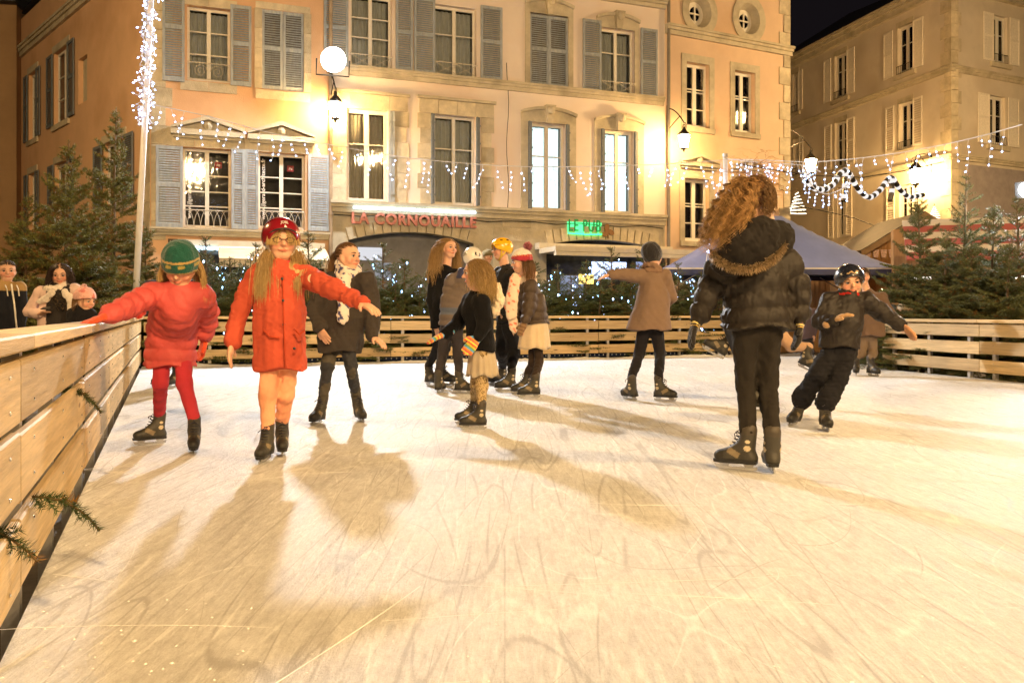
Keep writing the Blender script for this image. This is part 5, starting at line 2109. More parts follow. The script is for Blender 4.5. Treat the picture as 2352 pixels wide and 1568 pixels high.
class Vol:
    def __init__(s, cell):
        s.cell = cell
        s.ops = []

    def _bb(s, lo, hi):
        return np.minimum(*(np.array(x, float) for x in (lo, hi))), np.maximum(*(np.array(x, float) for x in (lo, hi)))

    def cone(s, a, b, ra, rb, k=.02, flat=None, quilt=None, sub=False):
        """tapered limb a->b; flat=(direction, factor) thins it along a direction; quilt=(bulges, depth)"""
        a, b = np.array(a, float), np.array(b, float)
        r = max(ra, rb) + k + s.cell * 2 + (quilt[1] if quilt else 0)

        def fn(X, Y, Z):
            px, py, pz = X - a[0], Y - a[1], Z - a[2]
            B = b - a
            if flat is not None:
                f, fac = np.array(flat[0]), flat[1] - 1
                t = (f[0] * px + f[1] * py + f[2] * pz) * fac
                px, py, pz = px + f[0] * t, py + f[1] * t, pz + f[2] * t
                B = B + f * np.dot(B, f) * fac
            h = np.clip((px * B[0] + py * B[1] + pz * B[2]) / (np.dot(B, B) + 1e-9), 0, 1)
            rr = ra + (rb - ra) * h
            if quilt:
                rr = rr + quilt[1] * (np.abs(np.sin(math.pi * quilt[0] * h + (quilt[2] if len(quilt) > 2 else 0))) ** .6 - .6)
            return np.sqrt((px - B[0] * h) ** 2 + (py - B[1] * h) ** 2 + (pz - B[2] * h) ** 2) - rr
        s.ops.append((fn, np.minimum(a, b) - r, np.maximum(a, b) + r, k, sub))

    def ell(s, c, rad, ax=None, k=.02, sub=False):
        """ellipsoid with the axes given as rows"""
        c, rad = np.array(c, float), np.array(rad, float)
        ax = np.eye(3) if ax is None else np.array(ax, float)
        r = rad.max() + k + s.cell * 2

        def fn(X, Y, Z):
            p = (X - c[0], Y - c[1], Z - c[2])
            q = [(ax[i][0] * p[0] + ax[i][1] * p[1] + ax[i][2] * p[2]) for i in range(3)]
            k0 = np.sqrt(sum((q[i] / rad[i]) ** 2 for i in range(3)))
            k1 = np.sqrt(sum((q[i] / rad[i] ** 2) ** 2 for i in range(3))) + 1e-6
            return k0 * (k0 - 1) / k1
        s.ops.append((fn, c - r, c + r, k, sub))

    def build(s, name, mt, parent, cut=None, fold=None, col=None, hollow=None):
        if not s.ops:
            return None
        add = [o for o in s.ops if not o[4]]
        lo = np.min([o[1] for o in add], axis=0) - s.cell
        hi = np.max([o[2] for o in add], axis=0) + s.cell
        n = np.ceil((hi - lo) / s.cell).astype(int) + 1
        D = np.full(n, .3, np.float32)
        ax = [(lo[i] + s.cell * np.arange(n[i])).astype(np.float32) for i in range(3)]
        for fn, a, b, k, sub in s.ops:
            i0 = np.clip(((a - lo) / s.cell).astype(int), 0, n - 1)
            i1 = np.clip(np.ceil((b - lo) / s.cell).astype(int) + 1, 1, n)
            if np.any(i1 <= i0):
                continue
            sl = tuple(slice(i0[i], i1[i]) for i in range(3))
            d = fn(ax[0][sl[0]][:, None, None], ax[1][sl[1]][None, :, None], ax[2][sl[2]][None, None, :]).astype(np.float32)
            if sub:
                D[sl] = -smin(-D[sl], d, k)
            else:
                D[sl] = smin(D[sl], d, k)
        X, Y, Z = ax[0][:, None, None], ax[1][None, :, None], ax[2][None, None, :]
        if fold:
            amp, sc, seed = fold
            rs = np.random.default_rng(seed)
            for am, s2, nn in ((amp * 1.1, sc, 5), (amp * .75, sc * .5, 4)):
                f = 0
                for i in range(nn):
                    kv = rs.normal(size=3) * np.array([1, 1, .6])
                    kv = kv / np.linalg.norm(kv) * 6.283 / (s2 * rs.uniform(.6, 1.8))
                    w_ = np.sin(kv[0] * X + kv[1] * Y + kv[2] * Z + rs.random() * 6.28 + 1.3 * np.sin((kv[1] * X - kv[0] * Y) * .4 + kv[2] * .7 * Z))
                    f = f + (w_ if nn == 5 else 1.2 - 2 * np.abs(w_) ** .7)
                D = D + am * f.astype(np.float32) / 2.2
        if cut:
            for c in cut:
                D = np.maximum(D, c(X, Y, Z).astype(np.float32))
        V, F = nets(D, lo, s.cell)
        if len(F) == 0:
            return None
        cols = col(V) if callable(col) else (np.tile(col, (len(V), 1)) if col is not None else None)
        return link(name, mesh(name, V, F, mt, True, cols), parent)


_OFF = np.array([(i >> 2 & 1, i >> 1 & 1, i & 1) for i in range(8)])
_EDG = [(i, j) for i in range(8) for j in range(i + 1, 8) if bin(i ^ j).count('1') == 1]


def nets(D, lo, cell):
    s = D < 0
    n = D.shape
    cnt = np.zeros((n[0] - 1, n[1] - 1, n[2] - 1), np.int8)
    for o in _OFF:
        cnt += s[o[0]:n[0] - 1 + o[0], o[1]:n[1] - 1 + o[1], o[2]:n[2] - 1 + o[2]]
    act = (cnt > 0) & (cnt < 8)
    I = np.argwhere(act)
    idx = np.full(act.shape, -1, np.int32)
    idx[act] = np.arange(len(I))
    dv = [D[I[:, 0] + o[0], I[:, 1] + o[1], I[:, 2] + o[2]] for o in _OFF]
    pos, w = np.zeros((len(I), 3)), np.zeros(len(I))
    for i, j in _EDG:
        m = (dv[i] < 0) != (dv[j] < 0)
        t = np.where(m, dv[i] / np.where(m, dv[i] - dv[j], 1), 0)
        pos += np.where(m[:, None], _OFF[i] + t[:, None] * (_OFF[j] - _OFF[i]), 0)
        w += m
    V = (I + pos / np.maximum(w, 1)[:, None]) * cell + lo
    F = []
    for a in range(3):
        b, c = (a + 1) % 3, (a + 2) % 3
        sl0, sl1 = [slice(None)] * 3, [slice(None)] * 3
        sl0[a], sl1[a] = slice(0, n[a] - 1), slice(1, n[a])
        e = s[tuple(sl0)] != s[tuple(sl1)]
        E = np.argwhere(e)
        ok = (E[:, b] > 0) & (E[:, c] > 0) & (E[:, b] < n[b] - 1) & (E[:, c] < n[c] - 1)
        E = E[ok]
        neg = s[E[:, 0], E[:, 1], E[:, 2]]
        q = []
        for db, dc in ((-1, -1), (0, -1), (0, 0), (-1, 0)):
            T = E.copy()
            T[:, b] += db
            T[:, c] += dc
            q.append(idx[T[:, 0], T[:, 1], T[:, 2]])
        Q = np.stack(q, 1)
        Q[~neg] = Q[~neg][:, ::-1]
        F.append(Q)
    F = np.vstack(F)
    return V, F[(F >= 0).all(1)]


# ------------------------------------------------------------------ materials of the figures
M_SKIN = mat('skin', attr=True, rough=.5, ns=14, na=.06, spec=.3)
M_CLOTH = mat('cloth', attr=True, rough=.85, ns=9, na=.10, bump=.35, bs=160, sheen=.03, spec=.12, bdist=.004)
M_NYLON = mat('nylon', attr=True, rough=.6, ns=9, na=.10, bump=.45, bs=42, spec=.3, bdist=.006)
M_KNIT = mat('knit', attr=True, rough=.95, ns=40, na=.2, bump=.8, bs=110, sheen=.3, spec=.1, bdist=.006)
M_HAIR = mat('hair', attr=True, rough=.45, ns=4, na=.15, spec=.35)
M_SHELL = mat('helmet_shell', attr=True, rough=.25, ns=6, na=.06, spec=.5, coat=.4)
M_EYE = mat('eye', attr=True, rough=.15, spec=.6, na=0)
M_BOOT = mat('skate_boot', attr=True, rough=.55, ns=18, na=.2, bump=.3, bs=90, spec=.4, bdist=.003)
M_BLADE = mat('blade_steel', (.55, .55, .55), .25, metal=.9, ns=20, na=.1)
M_BLACKP = mat('black_plastic', (.018, .018, .018), .4)
M_FUR = mat('fur', attr=True, rough=.9, ns=30, na=.2)

# ------------------------------------------------------------------ rental skate, shared by all skaters


def skate_meshes():
    v = Vol(.0052)
    v.ell((0, -.095, .092), (.043, .072, .040), k=.03)
    v.cone((0, -.06, .10), (0, .03, .165), .045, .048, .03)
    v.cone((0, .045, .11), (0, .055, .262), .047, .053, .03)
    v.ell((0, .062, .088), (.040, .048, .042), k=.03)
    v.cone((0, -.12, .075), (0, .07, .075), .040, .037, .02)
    v.ell((0, .045, .285), (.040, .042, .03), sub=True, k=.01)

    def col(V):
        C = np.tile(np.array([.042, .038, .029]), (len(V), 1))
        x, y, z = V.T
        toe = (y < -.10) | (z < .078)
        C[toe] = (.022, .021, .018)
        C[z > .232] = (.052, .042, .030)
        pan = (np.abs(x) > .026) & (np.abs((y + .035) * .85 + (z - .118) * -.5) < .040) & (np.abs((z - .118) * .85 + (y + .035) * .5) < .019)
        C[pan] = (.20, .155, .09)
        for cy, cz, ry, rz in ((.055, .150, .022, .018), (.058, .192, .014, .011)):
            e = ((y - cy) / ry) ** 2 + ((z - cz) / rz) ** 2 < 1
            C[e & (np.abs(x) > .022)] = (.50, .42, .28)
        return C
    boot = v.build('skate', M_BOOT, None, cut=[lambda X, Y, Z: .062 - Z], col=col)
    me = boot.data
    bpy.data.objects.remove(boot)
    so = MB()
    out = [(-.030, .105), (-.040, .06), (-.030, .0), (-.040, -.08), (-.036, -.13), (-.016, -.168), (.016, -.168), (.036, -.13), (.040, -.08), (.030, .0), (.040, .06), (.030, .105)]
    n = len(out)
    so.v = [(x, y, .046) for x, y in out] + [(x * 1.06, y * 1.02, .066) for x, y in out]
    so.f = [tuple(reversed(range(n))), tuple(range(n, 2 * n))] + [(i, (i + 1) % n, n + (i + 1) % n, n + i) for i in range(n)]
    sole = so.mesh('sole', M_BLACKP)
    bl = MB()
    pr = [(-.165, .030), (-.150, .006), (-.12, .0), (.08, .0), (.105, .008), (.110, .026)]
    top = [(.110, .030), (.06, .022), (-.06, .022), (-.165, .034)]
    ring = pr + top
    n = len(ring)
    bl.v = [(-.0022, y, z) for y, z in ring] + [(.0022, y, z) for y, z in ring]
    bl.f = [tuple(range(n)), tuple(reversed(range(n, 2 * n)))] + [(i, n + i, n + (i + 1) % n, (i + 1) % n) for i in range(n)]
    for y in (-.10, .055):
        bl.hexa([(-.006, y - .022, .02), (.006, y - .022, .02), (.006, y + .022, .02), (-.006, y + .022, .02), (-.012, y - .035, .047), (.012, y - .035, .047), (.012, y + .035, .047), (-.012, y + .035, .047)])
    blade = bl.mesh('blade', M_BLADE)
    lc = MB()
    for i in range(7):
        t = i / 6
        y, z = -.078 + .080 * min(t * 1.4, 1), .135 + .125 * t
        y = -.078 + .085 * t ** .7
        lc.tube([(-.026, y + .012, z - .004), (0, y - .012, z + .004), (.026, y + .012, z - .004)], .0038, 5)
    lc.tube([(.0, -.01, .255), (.03, -.03, .235), (.045, -.02, .21)], .0035, 4)
    lc.tube([(.0, -.01, .255), (-.03, -.035, .24), (-.048, -.03, .225)], .0035, 4)
    laces = lc.mesh('laces', mat('laces', (.03, .03, .045), .8))
    return me, sole, blade, laces


SKATE = skate_meshes()


def skate(parent, pos, yaw, s, pitch=0.0, roll=0.0):
    o = bpy.data.objects.new('skate', SKATE[0])
    o.parent = parent
    o.location = Vector(tuple(pos)) - worldloc(parent)
    o.rotation_euler = (math.radians(pitch), math.radians(roll), math.radians(yaw))
    o.scale = (s, s, s)
    COL.objects.link(o)
    for nm, me in zip(('sole', 'blade', 'laces'), SKATE[1:]):
        c = bpy.data.objects.new(nm, me)
        c.parent = o
        COL.objects.link(c)
    M = Matrix.Translation(Vector(tuple(pos))) @ o.rotation_euler.to_matrix().to_4x4() @ Matrix.Diagonal((s, s, s, 1))
    return lambda x, y, z: np.array((M @ Vector((x, y, z)))[:])


# ------------------------------------------------------------------ head frame, hair, hats
class Head:
    def __init__(s, c, hs, yaw, pitch=0.0, roll=0.0):
        y, p, r = (math.radians(a) for a in (yaw, pitch, roll))
        F = np.array([math.sin(y) * math.cos(p), -math.cos(y) * math.cos(p), -math.sin(p)])
        U = np.array([math.sin(y) * math.sin(p), -math.cos(y) * math.sin(p), math.cos(p)])
        S = np.cross(F, U)
        U2 = U * math.cos(r) + S * math.sin(r)
        s.S = S * math.cos(r) - U * math.sin(r)
        s.U, s.F, s.c, s.hs = U2, F, np.array(c, float), hs

    def P(s, x, f, u):
        return s.c + (s.S * x + s.F * f + s.U * u) * s.hs

    def L(s, V):
        d = (V - s.c) / s.hs
        return d @ s.S, d @ s.F, d @ s.U

    @property
    def ax(s):
        return np.array([s.S, s.F, s.U])


def head_prims(v, h, smile=0.0):
    k = h.hs
    v.ell(h.P(0, -.07, .13), np.array([.365, .43, .375]) * k, h.ax, k=.02)
    v.cone(h.P(0, .10, .02), h.P(0, .21, -.36), .30 * k, .125 * k, .10 * k)
    for x in (-1, 1):
        v.ell(h.P(.17 * x, .20, -.13), np.array([.15, .14, .15]) * k, h.ax, k=.06 * k)
        v.cone(h.P(.30 * x, -.02, -.12), h.P(.12 * x, .20, -.40), .09 * k, .08 * k, .08 * k)
        v.ell(h.P(.155 * x, .47, .03), np.array([.085, .10, .055]) * k, h.ax, k=.05 * k, sub=True)
        v.cone(h.P(.06 * x, .37, .10), h.P(.24 * x, .31, .10), .028 * k, .022 * k, .05 * k)
        v.ell(h.P(.365 * x, -.04, -.03), np.array([.035, .075, .115]) * k, h.ax, k=.02 * k)
    v.cone(h.P(0, .35, .05), h.P(0, .455, -.105), .030 * k, .052 * k, .04 * k)
    for x in (-1, 1):
        v.ell(h.P(.05 * x, .40, -.12), np.array([.035, .04, .03]) * k, h.ax, k=.03 * k)
    v.cone(h.P(-.09, .335, -.255 + smile * .02), h.P(.09, .335, -.255 + smile * .02), .030 * k, .030 * k, .03 * k)
    v.ell(h.P(0, .37, -.275), np.array([.085, .035, .03]) * k, h.ax, k=.02 * k)


SKIN = np.array([.62, .36, .24])


def skin_col(h, tone=SKIN):
    def fn(V):
        C = np.tile(tone, (len(V), 1))
        x, f, u = h.L(V)
        lips = (np.abs(x) < .125) & (f > .30) & (np.abs(u + .262) < .034 * (1 - (x / .14) ** 2))
        C[lips] = tone * np.array([.80, .42, .42])
        for sx in (-1, 1):
            w = np.exp(-(((x - .2 * sx) / .12) ** 2 + ((u + .13) / .10) ** 2)) * (f > .1)
            C = C * (1 - w[:, None] * .30 * np.array([0, 1, 1]))
        return C
    return fn


def face_parts(h, parent, brow=(.10, .06, .03), iris=(.10, .14, .16), blink=0.0):
    for x in (-1, 1):
        c = h.P(.155 * x, .318, .022)
        r = .062 * h.hs
        V, F = [], []
        n, m = 12, 9
        for j in range(m + 1):
            t = math.pi * j / m
            for i in range(n):
                a = 2 * math.pi * i / n
                V.append(c + r * (h.F * math.cos(t) + (h.S * math.cos(a) + h.U * math.sin(a)) * math.sin(t)))
        for j in range(m):
            for i in range(n):
                F.append((j * n + i, j * n + (i + 1) % n, (j + 1) * n + (i + 1) % n, (j + 1) * n + i))
        V = np.array(V)
        d = (V - c) / r @ h.F
        C = np.tile([.62, .60, .56], (len(V), 1))
        C[d > .72] = iris
        C[d > .93] = (.01, .01, .01)
        link('eye', mesh('eye', V, F, M_EYE, True, C), parent)
        mb = MB()
        mb.tube([h.P(.07 * x, .40, .112), h.P(.15 * x, .395, .14), h.P(.25 * x, .33, .12)], [.010 * h.hs * 1.6, .013 * h.hs * 1.6, .006 * h.hs], 5)
        link('eyebrow', mesh('eyebrow', mb.v, mb.f, M_HAIR, True, np.tile(brow, (len(mb.v), 1))), parent)
        lid = MB()
        lid.tube([h.P((.155 - .075) * x, .385, .03), h.P(.155 * x, .402, .062), h.P((.155 + .085) * x, .345, .03)], .009 * h.hs * 1.2, 4)
        link('eyelid', mesh('eyelid', lid.v, lid.f, M_HAIR, True, np.tile((.13, .07, .045), (len(lid.v), 1))), parent)


def strands(roots, dirs, length, nseg, h, grav=.5, stiff=.75, curl=0.0, cfreq=9.0, coll=(), seed=0, down=None, spread=.0, clump=None):
    rs = np.random.default_rng(seed)
    n = len(roots)
    P = roots.copy()
    D = dirs / (np.linalg.norm(dirs, axis=1)[:, None] + 1e-9)
    out = [P.copy()]
    L = length if isinstance(length, np.ndarray) else np.full(n, length)
    dn = np.array([0, 0, -1.0]) if down is None else np.array(down, float)
    cc = h.P(0, -.07, .13)
    rad = np.array([.395, .455, .40]) * h.hs
    for i in range(nseg):
        D = D * stiff + dn * grav * (1 - stiff) * 2 + rs.normal(size=D.shape) * spread
        D /= np.linalg.norm(D, axis=1)[:, None] + 1e-9
        P = P + D * (L / nseg)[:, None]
        q = (P - cc) @ h.ax.T / rad
        k = np.linalg.norm(q, axis=1)
        m = k < 1
        if m.any():
            q[m] /= k[m][:, None]
            P[m] = cc + (q[m] * rad) @ h.ax
        for a, b, ra, rb in coll:
            ba = b - a
            t = np.clip(((P - a) @ ba) / (ba @ ba), 0, 1)
            c = a + t[:, None] * ba
            r = ra + (rb - ra) * t
            d = P - c
            dl = np.linalg.norm(d, axis=1) + 1e-9
            m = dl < r
            P[m] = c[m] + d[m] / dl[m][:, None] * r[m][:, None]
        out.append(P.copy())
    A = np.stack(out, 1)
    if curl:
        ph = rs.random(n) * 6.28
        cf = cfreq * rs.uniform(.7, 1.4, n)
        t = np.linspace(0, 1, nseg + 1)[None, :]
        amp = curl * np.minimum(t * 3, 1) * rs.uniform(.5, 1.3, n)[:, None]
        A[:, :, 0] += amp * np.cos(cf[:, None] * t * 6.28 + ph[:, None])
        A[:, :, 1] += amp * np.sin(cf[:, None] * t * 6.28 + ph[:, None])
    return A


def strand_mesh(name, paths, w, base, parent, tip=None, var=.35, seed=0, mt=None, bright=None):
    """thin three-sided tapering locks"""
    rs = np.random.default_rng(seed)
    n, m, _ = paths.shape
    T = np.gradient(paths, axis=1)
    T /= np.linalg.norm(T, axis=2)[..., None] + 1e-9
    a = np.cross(T, np.array([.31, .52, .8]))
    a /= np.linalg.norm(a, axis=2)[..., None] + 1e-9
    b = np.cross(T, a)
    t = np.linspace(0, 1, m)
    ww = w * rs.uniform(.6, 1.4, n)[:, None] * (1 - .75 * t ** 2)[None, :]
    V = np.stack([paths + (a * math.cos(x) + b * math.sin(x)) * ww[..., None] for x in (0, 2.094, 4.189)], 2).reshape(-1, 3)
    i, j, k = np.meshgrid(np.arange(n), np.arange(m - 1), np.arange(3), indexing='ij')
    q = (i * m + j) * 3
    F = np.stack([q + k, q + (k + 1) % 3, q + 3 + (k + 1) % 3, q + 3 + k], -1).reshape(-1, 4)
    cb = np.array(base)[None, :] * (1 - var + 2 * var * rs.random((n, 1)))
    ct = np.array(tip if tip is not None else base)[None, :] * (1 - var + 2 * var * rs.random((n, 1)))
    if bright is not None:
        cb, ct = cb * bright[:, None], ct * bright[:, None]
    C = cb[:, None, :] * (1 - t[None, :, None]) + ct[:, None, :] * t[None, :, None]
    C = np.repeat(C[:, :, None, :], 3, axis=2).reshape(-1, 3)
    return link(name, mesh(name, V, F, mt or M_HAIR, True, C), parent)


def scalp(h, n, seed, face=.28, low=-.25, top=None, back=None):
    """root points over the scalp, sparing the face"""
    rs = np.random.default_rng(seed)
    out = []
    while len(out) < n:
        d = rs.normal(size=3)
        d /= np.linalg.norm(d)
        x, f, u = d
        if u < low:
            continue
        if f > face - .05 and u < .46 + .30 * (f - .5):
            continue
        if f > -.1 and u < .0 and abs(x) < .9:
            continue
        if top is not None and u > top:
            continue
        if back is not None and f > back:
            continue
        out.append(d)
    d = np.array(out)
    rad = np.array([.375, .44, .385]) * h.hs
    P = h.P(0, -.07, .13) + (d * rad) @ h.ax
    return P, d @ h.ax


def long_hair(h, parent, n, length, base, tip, coll, seed, w=.0022, curl=.0, cfreq=3.0, part=0.0, nseg=14, volume=.35, spread=.03, **kw):
    n, w = int(n * 1.7), w * .68
    P, N = scalp(h, n, seed, **kw)
    rs = np.random.default_rng(seed + 5)
    # combed away from a parting, over the sides and back
    loc = (P - h.P(part, 0, .13)) @ h.ax.T
    side = np.sign(loc[:, 0])[:, None] * h.S
    D = N * volume + side * .75 - h.F * .55 + h.U * .05
    L = length * rs.uniform(.75, 1.1, n)
    A = strands(P, D, L, nseg, h, .55, .70, curl, cfreq, coll, seed, spread=spread)
    return strand_mesh('hair', A, w, base, parent, tip, seed=seed)


def tail(h, parent, tie, direction, n, length, base, tip, coll, seed, w=.0022, spread=.05, name='ponytail', nseg=12, curl=0.0, fat=.018, grav=.5):
    rs = np.random.default_rng(seed)
    n, w = int(n * 1.8), w * .62
    P = np.array(tie) + rs.normal(size=(n, 3)) * fat * .45
    D = np.array(direction) + rs.normal(size=(n, 3)) * .22
    A = strands(P, D, length * rs.uniform(.75, 1.08, n), nseg, h, grav, .72, curl, 4, coll, seed, spread=spread)
    return strand_mesh(name, A, w, base, parent, tip, seed=seed)


def pulled_hair(h, parent, tie, n, base, seed, w=.0024):
    """hair combed flat over the skull to a tie"""
    P, N = scalp(h, n, seed, low=-.45)
    A = [P]
    T = np.array(tie)
    cc = h.P(0, -.07, .13)
    rad = np.array([.385, .45, .395]) * h.hs
    for i in range(1, 11):
        t = i / 10
        q = P * (1 - t) + T * t
        l = (q - cc) @ h.ax.T / rad
        k = np.linalg.norm(l, axis=1)
        m = k < 1.0
        l[m] /= k[m][:, None]
        A.append(cc + (l * rad) @ h.ax)
    return strand_mesh('hair', np.stack(A, 1), w, base, parent, seed=seed)


def helmet(h, parent, cell, colfn, off=.0, fat=1.0, name='helmet', rim=True):
    v = Vol(cell)
    k = h.hs
    v.ell(h.P(0, -.05, .12), np.array([.50, .575, .51]) * k * fat, h.ax)
    v.ell(h.P(0, .42, -.12), np.array([.36, .40, .40]) * k, h.ax, k=.02 * k, sub=True)
    c0 = h.c + h.U * (off * k)
    nrm = h.U * .94 - h.F * .30
    nrm = nrm / np.linalg.norm(nrm)
    cut = lambda X, Y, Z: -((X - c0[0]) * nrm[0] + (Y - c0[1]) * nrm[1] + (Z - c0[2]) * nrm[2])

    def col(V):
        return colfn(*h.L(V), V)
    o = v.build(name, M_SHELL, parent, cut=[cut], col=col)
    return o


def strap(h, parent, col=(.5, .42, .34), pads=True, w=.035):
    mb = MB()
    for x in (-1, 1):
        mb.tube([h.P(.40 * x, .08, .10), h.P(.38 * x, .10, -.12), h.P(.30 * x, .10, -.34), h.P(.08 * x, .17, -.50)], w * h.hs, 6)
        mb.tube([h.P(.40 * x, -.22, .05), h.P(.36 * x, -.02, -.22), h.P(.30 * x, .09, -.34)], w * h.hs * .8, 6)
    return link('chin_strap', mesh('chin_strap', mb.v, mb.f, mat('strap_%02d' % int(col[0] * 99), col, .7), True), parent)


def beanie(h, parent, cell, colfn, off=.14, fat=1.0, tall=1.0, slouch=(0, 0, 0), name='hat', mt=None, tilt=.22, rim=True):
    v = Vol(cell)
    k = h.hs
    v.ell(h.P(0, -.06, .16), np.array([.43, .50, .44]) * k * fat, h.ax, k=.03)
    v.ell(h.P(slouch[0], -.08 + slouch[1], .28 * tall + slouch[2]), np.array([.36, .41, .33]) * k * fat, h.ax, k=.05)
    c0 = h.c + h.U * (off * k)
    nrm = h.U - h.F * tilt
    nrm = nrm / np.linalg.norm(nrm)
    cut = lambda X, Y, Z: -((X - c0[0]) * nrm[0] + (Y - c0[1]) * nrm[1] + (Z - c0[2]) * nrm[2])

    def col(V):
        return colfn(*h.L(V), V)
    return v.build(name, mt or M_KNIT, parent, cut=[cut], fold=(.0025, .05, 3), col=col)


def pom(c, r, base, parent, seed=1, n=260):
    rs = np.random.default_rng(seed)
    d = rs.normal(size=(n, 3))
    d /= np.linalg.norm(d, axis=1)[:, None]
    t = np.linspace(0, 1, 4)[None, :, None]
    A = np.array(c) + d[:, None, :] * t * r * rs.uniform(.8, 1.1, n)[:, None, None]
    return strand_mesh('pompom', A, r * .16, np.array(base), parent, seed=seed, var=.4, mt=M_FUR)


def blotch(V, sc, seed, th=.35):
    rs = np.random.default_rng(seed)
    f = 0
    for i in range(5):
        k = rs.normal(size=3)
        k = k / np.linalg.norm(k) * 6.283 / sc * rs.uniform(.7, 1.4)
        f = f + np.sin(V @ k + rs.random() * 6.28)
    return f > th * 2.2


def hand_prims(v, wr, tip, n, s, grow=0.0, curl=.35, spread=1.0):
    """palm, four fingers and a thumb; n: palm normal"""
    wr, tip = np.array(wr, float), np.array(tip, float)
    d = tip - wr
    d = d / (np.linalg.norm(d) + 1e-9)
    n = np.array(n, float)
    n = n - d * np.dot(n, d)
    n = n / (np.linalg.norm(n) + 1e-9)
    sd = np.cross(d, n)
    v.cone(wr - d * .01 * s, wr + d * .02 * s, .021 * s + grow, .024 * s + grow, .012, (n, 1.25))
    v.cone(wr + d * .035 * s, wr + d * .062 * s, .031 * s + grow, .036 * s + grow, .015, (n, 1.9))
    for i, (off, ln) in enumerate(((-.030, .062), (-.010, .074), (.011, .070), (.030, .054))):
        b = wr + (d * .082 + sd * off * spread) * s
        dd = d + sd * off * 4 * spread * .5 + n * curl * .5
        dd = dd / np.linalg.norm(dd)
        m = b + dd * ln * .5 * s
        d2 = dd + n * curl
        d2 = d2 / np.linalg.norm(d2)
        v.cone(b - d * .012 * s, m, .0098 * s + grow, .0090 * s + grow, .004)
        v.cone(m, m + d2 * ln * .5 * s, .0090 * s + grow, .0072 * s + grow, .003)
    b = wr + (d * .028 + sd * -.026) * s
    m = b + (d * .6 - sd * .75 + n * .25) / 1.0 * .038 * s
    v.cone(b, m, .0125 * s + grow, .0105 * s + grow, .006)
    v.cone(m, m + (d * .85 - sd * .35 + n * .3) * .030 * s, .0102 * s + grow, .0082 * s + grow, .003)
    return d, sd, n


